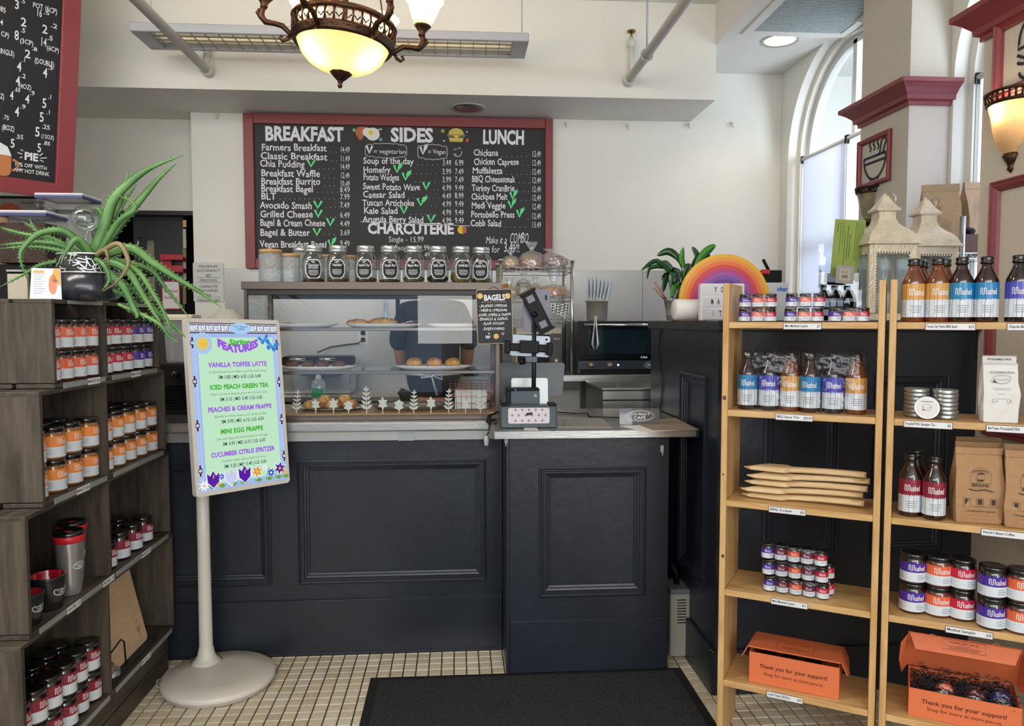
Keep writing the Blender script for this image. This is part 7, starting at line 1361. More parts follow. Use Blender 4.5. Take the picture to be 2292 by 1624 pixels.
def sheet(pxs, label, m, z=.0006, name='paper_sheet', cat='paper', extra=None):
    P = [onZ(x, y, .9755) for x, y in pxs]; c = sum(P, Vector())/len(P); t = thing(name, label, cat, (c.x, c.y, .9755+z)); n = len(P)
    MB().add([(p.x-c.x, p.y-c.y, 0) for p in P]+[(p.x-c.x, p.y-c.y, .001) for p in P], [tuple(range(n, 2*n))]+[(i, (i+1) % n, n+(i+1) % n, n+i) for i in range(n)]).build('sheet', m, t); return t
sheet([(1250, 956), (1372, 957), (1345, 936), (1250, 934)], 'laminated menu sheet lying flat on the till worktop', mat('laminate', '#b9b2a8', .12, spec=.8))
sheet([(1174, 963), (1206, 964), (1200, 956), (1172, 955)], 'small white card in front of the patterned counter box', mat('card_small', '#cfccca', .6), name='small_card', cat='card')
sheet([(1425, 950), (1462, 964), (1563, 963), (1512, 936), (1470, 940)], 'brown paper envelopes lying at right end of till worktop', mat('brown_paper', '#9a8a78', .7, var=.15), .0022, 'paper_envelope', 'envelope')
sheet([(1386, 953), (1440, 967), (1540, 962), (1480, 950)], 'white paper under the brown envelopes', mat('paper', '#e6e6e4', .8), .0008)
a, b_ = onY(1387, 951, 3.03), onY(1477, 951, 3.03); t = thing('acrylic_sign', 'small clear acrylic sign engraved with cafe name on till worktop', 'sign', ((a.x+b_.x)/2, 3.03, TZP+.004), rot=(math.radians(-8), 0, 0)); W = b_.x-a.x; MB().prism(rrect(W, .062, .004, 3, 0, .031), .004, 0).build('acrylic_plate', clear('acrylic', (.62, .62, .64), .03, .04, haze=.12), t); bx('foot', clear('acrylic'), t, -W/2, W/2, -.002, .04, -.003, 0, 0)
b = MB(); 
for k_ in (1, .88): stroke(b, arc(0, .033, .062*k_, 0, 345, 32, .022*k_), .0011, (0, -.0008, 0), UX, UZ, 0, 1, True)
text(b, 'YOU Made It', (0, -.0008, .036), UX, UZ, .010, .082, 'c', 'b', 0, .05); text(b, 'CAFE', (0, -.0008, .019), UX, UZ, .013, .050, 'c', 'b', 0, .04); b.build('engraved_lettering', CHALK, t)
t = thing('till_cable', 'thin black cable lying across till worktop behind the sheet', 'cable', (0, 0, .979)); MB().tube([onZ(1247, 922, .979)*1-Vector((0, 0, .979)), onZ(1290, 925, .979)-Vector((0, 0, .979)), onZ(1315, 924, .979)-Vector((0, 0, .979)), onZ(1320, 932, .979)-Vector((0, 0, .979)), onZ(1386, 934, .979)-Vector((0, 0, .979))], .0025, 6).build('cord', BLACK, t)
# cables, mouse and hooks in the gap
p = onY(1089, 985, 3.11); t = thing('computer_mouse', 'small pale mouse dangling by its cord from the worktop edge', 'mouse', p); b = lump(.012, .042, .9, .6, 16, 0); b.build('mouse_body', mat('mouse_pale', '#b9bbb8', .4), t, loc=(0, 0, -.022)); MB().tube([(0, 0, .02), (.01, 0, .035), (.02, .0, .045), (.03, -.005, .06)], .0025, 6).build('cord', BLACK, t)
t = thing('cable_bundle', 'loose black cables bunched beside the pastry case corner', 'cable', onY(1106, 940, 3.10)); b = MB()
for i in range(4): b.tube([(.02, .04, .03), (-.012-.004*i, .0, .02), (-.020-.004*i, -.01, -.005), (-.006, -.01, -.03+.003*i), (.01, .0, -.012)], .0035, 6)
b.build('cords', BLACK, t, kind='stuff')
for px, py, Y_, nm in ((1133, 985, PY-.006, 'white plastic hook at upper left of till pedestal'), (1482, 1006, PY-.002, 'clear plastic hook at upper right of till pedestal')):
    h_ = thing('adhesive_hook', nm, 'hook', onY(px, py, Y_)); m_ = mat('hook_plastic', '#aeb2b4', .3); bx('base', m_, h_, -.007, .007, -.004, .002, -.012, .018, .003); MB().tube([(0, -.004, -.002), (0, -.007, -.016), (-.002, -.016, -.020), (-.003, -.019, -.010)], .0025, 8).build('hook', m_, h_)
# heater
a, b_ = onY(1501, 1478, 3.02), onY(1548, 1478, 3.02); t = thing('heater', 'narrow off-white ribbed heater box on floor between pedestal and half wall', 'heater', (a.x, 3.03, 0)); W = b_.x-a.x; HB = onY(1520, 1322, 3.02).z; HM = mat('heater_white', '#b3aea3', .5)
bx('casing', HM, t, 0, W, 0, .14, 0.004, HB, .004); bx('top_cap', mat('heater_grey', '#77767a', .5), t, -.001, W+.001, -.001, .141, HB-.022, HB+.002, .004)
for i in range(9): bx('vent_slot', BLACK, t, W*.32, W*.75, -.0006, .001, HB-.14+.012*i, HB-.136+.012*i, 0)
MB().tube([(W*.5, .07, HB), (W*.5, .07, HB+.05), (W*.2, .09, HB+.09)], .012, 10).build('pipe', BLACK, t)
t = thing('phone_cord', 'thin black cord running down the half wall from the ledge', 'cable', (XPT-.004, 0, 0)); P = [onX(x, y, XPT-.004) for x, y in ((1492, 719), (1478, 745), (1473, 790), (1480, 830), (1482, 870), (1478, 905), (1477, 935))]; MB().tube([(0, p.y, p.z) for p in P], .0022, 6).build('cord', BLACK, t)
# ================================================================== LEFT BACKGROUND
YL = 3.45; a, b_ = onY(-60, 590, YL), onY(135, 590, YL); zt = a.z; t = thing('espresso_machine', 'large black coffee machine with cream front panel behind the crates', 'coffee machine', (b_.x, YL, .9855)); bx('body', BLACK, t, a.x-b_.x, 0, .02, .34, 0, zt-.9855, .008)
c0, c1_ = onY(15, 605, YL), onY(62, 662, YL); bx('front_panel', mat('machine_cream', '#b9b09c', .45), t, c0.x-b_.x, c1_.x-b_.x, 0, .02, c1_.z-.9855-.1, c0.z-.9855-.014); bx('drip_rail', SST, t, c0.x-b_.x, c1_.x-b_.x, -.008, .02, c0.z-.9855-.006, c0.z-.9855+.004)
BEAN = mat('coffee_beans', '#2c1a10', .5, bump=1.2, bscale=120, col2='#4a3020', vscale=90)
def bin_(px0, px1, yt, Y_, label, beans=0):
    a, b_ = onY(px0, yt, Y_), onY(px1, yt, Y_); w = b_.x-a.x; h = a.z-zt-.025; t = food_box((px0+px1)/2, yt, Y_, w, w*.9, h, (LDW, LDN), label, zt+.0005)
    if beans: MB().box(-w/2+.006, w/2-.006, -w*.45+.006, w*.45-.006, .006, h*beans).build('coffee_beans', BEAN, t, bev=.004, kind='stuff')
bin_(18, 128, 476, 3.58, 'clear bin two thirds full of coffee beans, white and navy lid', .86); bin_(102, 206, 438, 3.84, 'tall empty clear bin with white and navy lid, behind aloe')
bx('machine_shelf', BLACK, t, .0, .26, .02, .42, zt-.9855-.03, zt-.9855, .003)
kb, W = paper_bag(onY(-2, 590, 3.56).xy.to_3d()+Vector((0, 0, zt+.001)), .2, .09, .07, .21, KRAFT, 'kraft coffee bag at the left photo edge beside bean bin', None, .018)
p = onY(45, 468, 5.69); t = thing('framed_poster', 'black framed food poster low on the recessed wall at left', 'picture', (p.x, 5.69, p.z+.02)); bx('frame', BLACK, t, -.30, .16, -.02, 0, -.14, .07); bx('print', ink('poster_grey', '#8f8c8a'), t, -.28, .14, -.022, -.019, -.12, .05, 0)
b = MB(); shape(b, arc(-.06, -.06, .09, 0, 180, 14, .08), (0, -.0226, 0), UX, UZ, 1); text(b, 'Nourish', (.02, -.0226, .015), UX, UZ, .018, .09, 'l', 'b', 0); b.build('printed_lettering', [ink('poster_ink', '#2a2a30'), ink('poster_orange', '#b0562e')], t); wallbox('wall_back_left_pier', -3.6, -2.62, 5.7, 5.95, 1.5, 2.19)
# door, file trays, notices in the doorway
dz = 2.185; a, b_ = onY(297, 480, 5.80), onY(425, 480, 5.80); t = thing('store_door', 'black store room door with narrow glass slot behind the aloe', 'door', (a.x, 5.80, 0)); W = b_.x-a.x; BD = mat('door_black', '#1b1c20', .45)
s0, s1 = onY(328, 600, 5.8).x-a.x, onY(346, 600, 5.8).x-a.x; st_, sb_ = onY(330, 537, 5.8).z, onY(330, 672, 5.8).z
for q in ((0, s0, 0, 2.18), (s1, W-.05, 0, 2.18), (s0, s1, st_, 2.18), (s0, s1, 0, sb_)): bx('door_stile', BD, t, q[0], q[1], 0, .04, q[2], q[3], .001)
bx('glass_slot', mat('slot_glass', '#7d7a68', .3, var=.3, vscale=8), t, s0, s1, .015, .025, sb_, st_, 0); MB().tube([(-.0+.05, 0, onY(300, 560, 5.8).z), (.05, -.04, onY(300, 555, 5.8).z), (.05, -.04, onY(300, 535, 5.8).z), (.05, 0, onY(300, 532, 5.8).z)], .008, 8).build('handle', CH, t)
wallbox('trim_4', -1.86, -1.84, 5.70, 5.80, 0, 2.19, BD); wallbox('trim_5', -3.6, -1.84, 5.69, 5.80, 2.16, 2.19, BD)
for i, (y0_, y1_, c_) in enumerate(((492, 508, '#c9b060'), (512, 555, '#b8b4a0'), (556, 585, '#8a7a48'), (586, 625, '#b4b09c'), (628, 680, '#7a6c40'))): q0, q1_ = onY(409, y0_, 5.79), onY(417, y1_, 5.79); bx('door_edge_strip', mat('strip_'+c_[1:], c_, .5), t, q0.x-a.x, q1_.x-a.x, -.01, .0, q1_.z, q0.z, 0)  # hinges and the light at the door edge, both put in as colour
RT = mat('red_tray_plastic', '#a81c28', .35); a = onY(357, 610, 5.74); t = thing('file_tray', 'red plastic two-tier wall file tray on black door', 'file tray', (a.x, 5.76, a.z)); W = onY(415, 610, 5.74).x-a.x
bx('back_plate', RT, t, 0, .08, .0, .012, 0, .14); bx('upper_shelf', RT, t, .02, W, -.06, .0, .09, .11, .003); bx('lower_shelf', RT, t, .02, W, -.06, .0, .0, .03, .003)
for z in (.03, .11): bx('front_lip', RT, t, .02, W, -.066, -.060, z-.02, z+.02, .002)
a, b_ = onY(357, 627, 5.74), onY(400, 686, 5.74); t = thing('door_notice', 'white notice with red border about authorised personnel on door', 'notice', (a.x, 5.78, b_.z)); W, Hn = b_.x-a.x, a.z-b_.z; bx('red_border', RT, t, 0, W, -.004, 0, -.02, Hn, 0); bx('sheet', mat('paper', '#e6e6e4', .8), t, .008, W-.008, -.006, -.004, -.012, Hn-.01, 0); b = MB(); text(b, 'Authorized', (W/2, -.007, Hn*.55), UX, UZ, .020, W*.75, 'c', 'b', 0); text(b, 'Personnel', (W/2, -.007, Hn*.30), UX, UZ, .020, W*.7, 'c', 'b', 0); b.build('printed_lettering', ink('red_ink', '#b03a40'), t)
# occupancy sign
a, b_ = onY(432, 587, YW-.001), onY(502, 675, YW-.001); t = thing('occupancy_notice', 'grey bilingual maximum occupancy notice on back wall left of menu', 'notice', (a.x, YW-.001, b_.z)); W, Hn = b_.x-a.x, a.z-b_.z; MB().prism(rrect(W, Hn, .01, 3, W/2, Hn/2), .006, 0, y0=-.006).build('plate', mat('notice_grey', '#c4c6c4', .4), t)
b = MB()
for s, y, h, ww in (('MAXIMUM', .93, .07, .60), ('OCCUPANCY', .825, .07, .76), ('60', .71, .085, .16), ('PERSONS', .575, .07, .58), ('CAPACITE', .42, .07, .60), ('MAXIMUM', .315, .07, .60), ('60', .20, .085, .16), ('PERSONNES', .065, .07, .74)): text(b, s, (W/2, -.0068, Hn*(y-h*.95)), UX, UZ, h*Hn*.95, W*ww, 'c', 'r', 0)
for y in (.615, .485, .115): stroke(b, [(W*.12, Hn*y), (W*.9, Hn*y)], .0022, (0, -.0068, 0), UX, UZ, 0)
b.build('printed_lettering', INKB, t)
# black brewer with tubs on the worktop
a, b_ = onY(330, 814, 3.42), onY(446, 935, 3.42); t = thing('black_brewer', 'black ribbed brewer base under the clear tub, left of the sign', 'brewer', (a.x, 3.42, .9855)); W = b_.x-a.x; Hb = a.z-.9855; bx('body', BLACK, t, 0, W, .01, .3, 0, Hb, .006)
for i in range(9): bx('vent_rib', BLK2, t, .05, W-.01, 0, .01, .03+.012*i, .036+.012*i, .001)
MB().lathe([(.016, 0), (.014, .018), (.001, .018)], 16, 0, True, T((W*.55, .0, Hb-.045)) @ RX(math.pi/2), cap=False).build('dial', BLK2, t)
TUBL = mat('tub_lid', '#c2b9a4', .5); TUBC = clear('tub_clear', (.95, .93, .96), .06, .06, haze=.14)
def tub(px0, px1, yt, yb, Y_, label, dome=False):
    a, b_ = onY(px0, yt, Y_), onY(px1, yb, Y_); w = (b_.x-a.x); h = a.z-b_.z; t = thing('clear_tub', label, 'tub', ((a.x+b_.x)/2, Y_+w*.4, b_.z))
    b = MB().lathe([(w*.50, 0), (w*.56, .01), (w*.62, h*.86), (w*.64, h*.87), (w*.64, h*.9)], 4, 0, False, RZ(math.pi/4), cap=False); b.build('tub_body', TUBC, t, bev=.012, seg=2)
    MB().lathe([(w*.66, h*.88), (w*.66, h*.97), (w*.60, h), (.001, h)] if not dome else [(w*.66, h*.80), (w*.62, h*.86), (w*.30, h*1.0), (w*.26, h*1.06), (.001, h*1.08)], 4 if not dome else 24, 0, dome, RZ(math.pi/4), cap=False).build('lid', TUBL if not dome else clear('dome_lid', (.9, .88, .84), .2, .05, haze=.35), t, bev=.008 if not dome else 0)
tub(362, 436, 703, 812, 3.44, 'clear square tub with beige lid left of the digital sign')
t9 = tub(462, 540, 698, 800, 3.50, 'second clear tub with domed lid between sign and pastry case', True)
a = onY(462, 800, 3.50); t = thing('black_riser', 'black stand under the domed tub behind the sign', 'stand', (a.x-.01, 3.48, .9855)); bx('body', BLACK, t, 0, .17, 0, .18, 0, a.z-.9855-.001, .004)
# ================================================================== ON THE HALF WALL LEDGE
LZ = 1.4005
def led(px, Y_): p = onY(px, 717, Y_); return Vector((p.x, Y_, LZ))
# rainbow
c = led(1621, 3.14); mpx = (onY(1622, 680, 3.14)-onY(1621, 680, 3.14)).length; t = thing('rainbow_board', 'large arched rainbow board leaning behind the light box on half wall', 'decoration', c); R0 = 101*mpx; zc = onY(1621, 672, 3.14).z-LZ; zb = 0
cols = ['#e3ac2e', '#e5923c', '#e2713a', '#cc4440', '#b83a7a', '#9a50a0', '#7a4a98', '#5f3a8c', '#4a3a92', '#3aa08c', '#6ab84a', '#d8c040']
for i, c_ in enumerate(cols):
    r1, r0 = R0*(1-i*.078), R0*(1-(i+1)*.078); pts = arc(0, zc, r1, 0, 180, 32); pin = arc(0, zc, max(r0, .001), 180, 0, 32)
    b = MB(); A, B = [(r1, 0)]+pts+[(-r1, 0)], [(max(r0, .001), 0)]+pin[::-1]+[(-max(r0, .001), 0)]; n = len(A)
    b.add([(x, 0, z) for x, z in A]+[(x, 0, z) for x, z in B]+[(x, .012, z) for x, z in A]+[(x, .012, z) for x, z in B], [(j, j+1, n+j+1, n+j) for j in range(n-1)]+[(2*n+j, 2*n+j+1, 3*n+j+1, 3*n+j) for j in range(n-1)]+[(j, j+1, 2*n+j+1, 2*n+j) for j in range(n-1)]); b.build('colour_band', mat('rainbow_%d' % i, c_, .45), t)
# light box
a, b_ = onY(1569, 717, 2.84), onY(1668, 634, 2.84); t = thing('light_box', 'white letter light box beside the pine shelf, reading YOU MADE IT!', 'light box', (a.x, 2.84, LZ), rot=(math.radians(-3), 0, -.02)); W, Hb = b_.x-a.x, b_.z-LZ; LBW = mat('lightbox_white', '#cfcdd4', .4); bx('housing', mat('lightbox_rim', '#dcdcdc', .35), t, 0, W, 0, .035, 0, Hb, .003)
b = MB()
for i, s in enumerate(('YOU', 'MADE', 'IT!')):
    z = Hb*(.70-.325*i); bx('letter_row', LBW, t, .004, W-.004, -.0025, 0, z-.002, z+Hb*.27, .0005); x = W*(.30, .22, .26)[i]
    for c_ in s: text(b, c_, (x, -.0032, z+Hb*.055), UX, UZ, Hb*.15, .010 if c_ not in 'I!' else .003, 'l', 'b', 0); x += .0245
b.build('black_letters', ink('letter_black', '#2a2830'), t)
# bubble wrap roll
a, b_ = led(1508, 2.98), led(1572, 2.98); t = thing('bubble_wrap', 'bubble wrap roll lying on half wall left of light box', 'packing roll', (a+b_)/2+Vector((0, 0, .043))); BW = D.materials.new('bubble'); BW.use_nodes = True; nt = BW.node_tree; bb = nt.nodes['Principled BSDF']; bb.inputs['Base Color'].default_value = (.88, .85, .82, 1); bb.inputs['Roughness'].default_value = .25; vr = nd(nt, 'ShaderNodeTexVoronoi', Scale=90.0); bp = nd(nt, 'ShaderNodeBump', Strength=.35, Distance=.004); nt.links.new(vr.outputs['Distance'], bp.inputs['Height']); nt.links.new(bp.outputs[0], bb.inputs['Normal'])
w_ = (b_.x-a.x)/2; MB().lathe([(.001, -w_), (.036, -w_), (.042, -w_*.9), (.041, w_*.9), (.037, w_), (.001, w_)], 24, 0, True, RY(math.pi/2), sx=1, sy=1.15, cap=False).build('roll', BW, t)
# peace lily in tin bucket
p = led(1512, 3.28); t = thing('tin_bucket', 'small ribbed tin bucket on half wall holding the leafy plant', 'bucket', p); MB().lathe([(.001, 0), (.038, 0), (.040, .02), (.042, .022), (.041, .026), (.050, .085), (.053, .086), (.053, .09), (.048, .09)], 28, cap=False).build('bucket_body', STEELD, t); MB().lathe([(.048, .075), (.001, .08)], 20, cap=False).build('soil', mat('soil', '#2a211a', .95), t, kind='stuff')
pl = thing('leafy_plant', 'peace lily with glossy drooping leaves behind the rainbow board', 'plant', p+Vector((0, 0, .08))); LG1, LG2 = mat('leaf_dark', '#1f4a22', .25, var=.3, vscale=20, coat=.3), mat('leaf_bright', '#4a8a30', .3)
def leaf(pix, w0, m, dep=0):
    P = [onY(x, y, p.y+dep*i/(len(pix)-1))-Vector(pl.location) for i, (x, y) in enumerate(pix)]; C = []
    for i in range(len(P)-1):
        a, b_, c, d = P[max(i-1, 0)], P[i], P[i+1], P[min(i+2, len(P)-1)]
        for k in range(5): u = k/5; C.append(.5*((2*b_)+(-a+c)*u+(2*a-5*b_+4*c-d)*u*u+(-a+3*b_-3*c+d)*u**3))
    C.append(P[-1]); n = len(C); b = MB(); vs = []
    for i, q in enumerate(C):
        t_ = (C[min(i+1, n-1)]-C[max(i-1, 0)]).normalized(); s = t_.cross(Vector((-.2, 1, .25))).normalized(); u = i/(n-1); w = (.0018 if u < .35 else w0*math.sin(math.pi*min(1, (u-.33)/.67))**.7+.0008)
        vs += [q+s*w+Vector((0, -.25*w, .15*w)), q, q-s*w+Vector((0, -.25*w, .15*w)), q+Vector((0, .0015, 0))]
    b.add(vs, [(4*i+j, 4*i+(j+1) % 4, 4*i+4+(j+1) % 4, 4*i+4+j) for i in range(n-1) for j in range(4)], 0, True); b.build('leaf', m, pl)
for pix, w_, m_, dp in (([(1507, 690), (1500, 620), (1470, 585), (1435, 605)], .010, LG1, -.05), ([(1507, 690), (1525, 600), (1500, 565), (1470, 572)], .016, LG1, 0), ([(1507, 690), (1530, 610), (1525, 580), (1529, 553)], .013, LG2, -.02), ([(1508, 690), (1545, 600), (1560, 575), (1549, 552)], .013, LG1, .03), ([(1508, 690), (1550, 610), (1575, 570), (1602, 548)], .020, LG2, .02), ([(1508, 690), (1540, 620), (1560, 590), (1590, 570)], .022, LG1, .04),
 ([(1507, 690), (1520, 640), (1495, 600), (1480, 585)], .018, LG1, -.04), ([(1506, 690), (1505, 640), (1490, 620), (1483, 655)], .018, LG1, -.06), ([(1508, 690), (1518, 640), (1510, 610), (1500, 650)], .022, LG1, -.05), ([(1508, 690), (1530, 640), (1535, 610), (1545, 590)], .024, LG1, 0), ([(1508, 690), (1525, 650), (1512, 640), (1500, 668)], .018, LG2, -.07), ([(1510, 690), (1532, 655), (1528, 640), (1515, 672)], .018, LG1, -.05), ([(1508, 690), (1535, 650), (1550, 630), (1560, 600)], .022, LG1, .02), ([(1507, 690), (1512, 630), (1490, 600), (1455, 600), (1448, 625)], .009, LG1, -.02)): leaf(pix, w_, m_, dp)
for i, (x, y) in enumerate(((1466, 632), (1463, 644))): s_ = thing('copper_straw', '%s bent copper straw standing in the tin bucket' % ('upper', 'lower')[i], 'straw', p+Vector((-.02, 0, .06))); q = onY(x, y, 3.28)-Vector(s_.location); MB().tube([(0, 0, 0), (q.x*.55, 0, q.z*.55), q], .0035, 8).build('tube', COP, s_)
# small tray with pens, duster, reader
p = led(1727, 3.35); zq = onY(1727, 632, 3.35).z; t = thing('ribbed_box', 'white box with blue lettering supporting pen tray near window', 'box', p); bx('carton', mat('carton_white', '#c9ccce', .5), t, -.07, .075, 0, .10, 0, zq-LZ, .002); b = MB(); text(b, 'char', (.02, -.001, (zq-LZ)*.78), UX, UZ, .018, .05, 'l', 'h', 0, 0, .2); b.build('printed_lettering', ink('carton_blue', '#2a6ac0'), t)
t = thing('pen_tray', 'black tray holding a marker and red stapler, right of rainbow', 'tray', (p.x, 3.35, zq+.001)); bx('tray_body', BLACK, t, -.045, .045, .0, .08, 0, .055, .003); 
t = thing('marker', 'black marker standing in the small pen tray', 'pen', (p.x-.02, 3.34, zq+.05), rot=(0, -.5, 0)); MB().cyl(.007, 0, .06, 12).build('barrel', BLACK, t); t = thing('stapler', 'red stapler end poking out of the pen tray', 'stapler', (p.x-.05, 3.335, zq+.035)); bx('body', REDP, t, -.012, .03, -.012, .0, 0, .022, .005)
t = thing('duster', 'black fuzzy duster head right of the rainbow board', 'duster', led(1722, 3.2)+Vector((0, 0, .06))); b = MB(); rnd = random.Random(4)
for i in range(260):
    a, e = rnd.uniform(0, 6.28), rnd.uniform(-1.4, 1.4); d_ = Vector((math.cos(a)*math.cos(e), math.sin(a)*math.cos(e), math.sin(e)*1.4)); b.add([d_*.008, d_*.008+Vector((.002, 0, .002)), d_*.034], [(0, 1, 2)])
b.build('fibres', mat('duster_fibre', '#26262a', .9), t, kind='stuff')
# brochure rack
AC = clear('acrylic_clear', (.96, .975, .99), .02, .02); p = led(1889, 2.96); t = thing('brochure_rack', 'tiered clear acrylic brochure rack on half wall beside lanterns', 'brochure rack', p, rz=-.25)
for i in range(4):
    y = .03*i; z0 = .045*i; h = .075+.035*i; bx('pocket_front', AC, t, -.085+.0, .065, y-.03, y-.0275, z0, z0+h*.7, 0); bx('pocket_back', AC, t, -.085, .065, y-.002, y+.0005, 0, z0+h, 0)
    for x in (-.085, .063): bx('pocket_side', AC, t, x, x+.002, y-.03, y, z0, z0+h*.8, 0)
MB().ball((0, -.038, .055), .014, 12).build('knob', BLACK, t)
for i in range(6):
    l_ = thing('leaflet', 'pale leaflet in the lower tiers of acrylic rack, %s' % ORD[i], 'leaflet', t.matrix_basis @ Vector((-.065+.026*(i % 4), .012+.02*(i//4), .02+.03*(i//4))), rz=-.25, group='leaflets in the acrylic rack'); bx('sheet', mat('leaf_pale%d' % (i % 2), ('#b8c6dc', '#d9dee6')[i % 2], .6), l_, -.011, .011, -.001, .001, 0, .06, 0)
a = [onY(x, y, 2.98) for x, y in ((1870, 490), (1939, 493), (1915, 628), (1858, 618))]; c = sum(a, Vector())/4; t = thing('green_leaflet', 'tall lime green flyer with lines of text standing in acrylic rack', 'leaflet', c); b = MB(); b.add([x-c for x in a]+[x-c+Vector((0, .002, 0)) for x in a], [(0, 1, 2, 3), (7, 6, 5, 4), (0, 1, 5, 4), (1, 2, 6, 5), (2, 3, 7, 6), (3, 0, 4, 7)]); b.build('sheet', mat('lime_paper', '#8c9f4a', .6), t)
b = MB(); Ua = (a[1]-a[0]); Va = (a[3]-a[0])
for i, (u, v0, v1, wv) in enumerate(((.93, .03, .75, .012), (.87, .03, .7, .012), (.81, .03, .78, .012), (.75, .03, .72, .012), (.69, .03, .7, .012), (.52, .25, .65, .02), (.44, .1, .7, .02), (.36, .2, .8, .014), (.28, .05, .45, .014), (.2, .05, .6, .012), (.1, .05, .22, .02))):
    q = [a[0]-c+Ua*(u+s_*wv)+Va*v+Vector((0, -.0012, 0)) for s_, v in ((0, v0), (1, v0), (1, v1), (0, v1))]; b.add(q, [(0, 1, 2, 3)])
b.build('printed_text', ink('flyer_ink', '#4f6a24'), t)
t = thing('barcode_tag', 'grey plastic tag with barcode label in front of lime flyer', 'tag', onY(1891, 614, 2.93), rot=(0, .06, 0)); MB().prism(rrect(.074, .072, .006), .003, 0).build('plate', mat('tag_grey', '#9a9a98', .4), t); b = MB(); shape(b, rrect(.045, .048, .004), (0, -.0004, 0), UX, UZ, 0); [b.add([(-.012+.0028*i, -.0009, -.014), (-.012+.0028*i+.0014, -.0009, -.014), (-.012+.0028*i+.0014, -.0009, -.002), (-.012+.0028*i, -.0009, -.002)], [(0, 1, 2, 3)], 1) for i in range(9)]; [stroke(b, [(-.015, z), (.012, z)], .0008, (0, -.0009, 0), UX, UZ, 1) for z in (.006, .010, .014)]; b.build('label', [ink('tag_beige', '#b8ae98'), INKB], t)
# lanterns
IV = mat('ivory_metal', '#d8ccb4', .4, .15, bump=.5, bscale=90, var=.1, vscale=25); LGL = clear('lantern_glass', (.88, .93, .95), .10, .02)
def lantern(px, Y_, label, rz):
    t = thing('lantern', label, 'lantern', led(px, Y_), rz, 'ivory metal lanterns on the half wall'); h = .084; b4 = lambda pr: MB().lathe([(r*1.4142, z) for r, z in pr], 4, 0, False, RZ(math.pi/4), cap=True)
    b4([(.092, 0), (.092, .012), (.086, .018), (.080, .028)]).build('base', IV, t, bev=.002)
    for x in (-1, 1):
        for y in (-1, 1): bx('corner_post', IV, t, x*h-.008, x*h+.008, y*h-.008, y*h+.008, .028, .30)
    for k in range(4):
        M = RZ(k*math.pi/2); MB().box(-.076, .076, -h-.001, -h+.001, .03, .298, 0, M).build('glass_pane', LGL, t); b = MB().box(-.076, .076, -h-.005, -h-.001, .27, .30, 0, M).box(-.076, -.066, -h-.005, -h-.001, .028, .27, 0, M).box(.066, .076, -h-.005, -h-.001, .028, .27, 0, M)
        for i in range(12): b.box(-.066+.011*i, -.060+.011*i, -h-.005, -h-.001, .262, .27, 0, M)
        for i in range(20):
            for x in (-.066, .062): b.box(x, x+.004, -h-.005, -h-.001, .034+.0115*i, .040+.0115*i, 0, M)
        b.build('fretwork_trim', IV, t)
    rf = b4([(.105, .300), (.106, .306), (.098, .312), (.092, .330), (.078, .352), (.058, .368), (.042, .385), (.036, .400), (.036, .404), (.033, .404), (.033, .432), (.036, .434), (.046, .437), (.047, .445), (.040, .450), (.026, .470), (.015, .492), (.010, .500)]).build('roof', IV, t, bev=.001)
    for k in range(4):
        b = MB()
        for sx in (-1, 0, 1):
            for q in (.012, .007): b.tube([(sx*.036+x, -.094+.022*((z-.318)/.03), z) for x, z in arc(0, .330, q, 0, 345, 14, q*.9)], .0012, 4, 0, RZ(k*math.pi/2), closed=True)
        b.build('scroll_relief', IV, rf)
    MB().ball((0, 0, .504), .007, 10).build('finial', IV, t); MB().tube([(x+.02, 0, z) for x, z in arc(0, .488, .026, 0, 345, 24)], .0016, 6, closed=True).build('ring_handle', CH, t)
    MB().cyl(.03, .028, .11, 20).build('candle', mat('candle_cream', '#d8d2c0', .5), t)
lantern(1972, 2.98, 'left ivory lantern with pierced metal trim, nearer the brochure rack', -.10); lantern(2063, 3.07, 'right ivory lantern with pierced metal trim, under kraft bags', -.05)
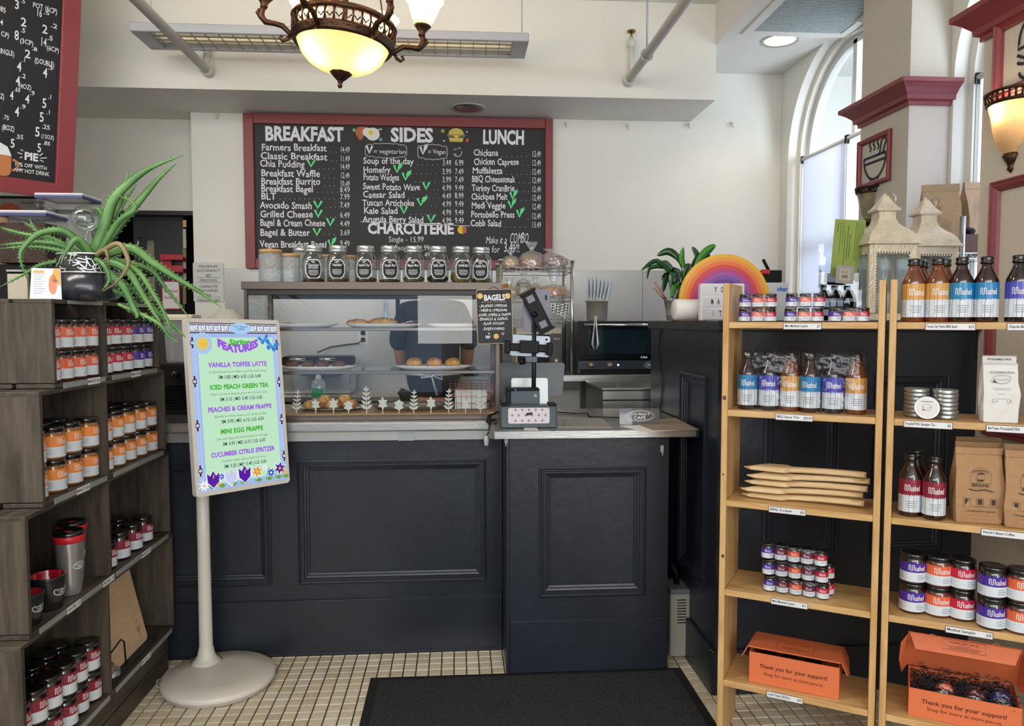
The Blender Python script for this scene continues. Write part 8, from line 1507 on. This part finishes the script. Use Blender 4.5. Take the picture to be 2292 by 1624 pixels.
# wire shelf with bags in the window bay
zw = onY(2150, 568, 3.26).z; xw = onY(2153, 568, 3.22).x; t = thing('bay_wire_shelf', 'chrome wire shelf on post in the window bay behind lanterns', 'wire shelf', (xw, 3.22, LZ))
MB().rod((0, 0, 0), (0, 0, onY(2153, 484, 3.22).z-LZ), .012, 14).build('post', CW, t); MB().rod((-.21, .25, 0), (-.21, .25, zw-LZ+.05), .010, 12).build('post', CW, t); MB().rod((.16, .25, 0), (.16, .25, zw-LZ+.05), .010, 12).build('post', CW, t)
b = MB()
for z in (zw-LZ, zw-LZ-.024): b.tube([(-.22, .0, z), (.17, .0, z), (.17, .27, z), (-.22, .27, z)], .003, 6, closed=True)
for i in range(14): b.rod((-.22+.39*i/14, 0, zw-LZ-(0 if i % 2 else .024)), (-.22+.39*(i+1)/14, 0, zw-LZ-(.024 if i % 2 else 0)), .002, 5)
for i in range(1, 18): b.rod((-.22+.39*i/18, 0, zw-LZ+.001), (-.22+.39*i/18, .27, zw-LZ+.001), .0016, 5)
b.build('wire_shelf', CW, t, kind='stuff')
KR2 = mat('kraft_tan', '#a58a6a', .65, bump=.35, bscale=18, var=.06, vscale=60)
kb, W = paper_bag((onY(2108, 500, 3.32).x, 3.34, zw+.002), -.35, .155, .10, .315, KR2, 'large tan kraft bag with crumpled top on the wire shelf', None, .03); b = MB(); text(b, 'coffee', (-.03, -.056, .20), UX, UZ, .012, .05, 'c', 'b', 0); stroke(b, arc(-.03, .235, .016, 0, 345, 14), .003, (0, -.056, 0), UX, UZ, 0, 1, True); b.build('printed_lettering', ink('bag_faint', '#7a6248'), kb)
paper_bag((onY(2172, 500, 3.46).x, 3.44, zw+.002), .1, .12, .09, .345, KR2, 'second tan kraft bag behind, against the near pier', None, .03)
t = thing('brown_gift_block', 'small dark brown box with black bow at the near pier edge', 'box', (onY(2172, 555, 3.26).x, 3.25, zw+.002)); bx('box_body', mat('brown_box', '#5f4030', .6), t, -.03, .03, 0, .05, 0, .085, .002); b = lump(.02, .03, 1.2, 1, seed=3); b.build('bow', BLACK, t, loc=(0, .02, .085))
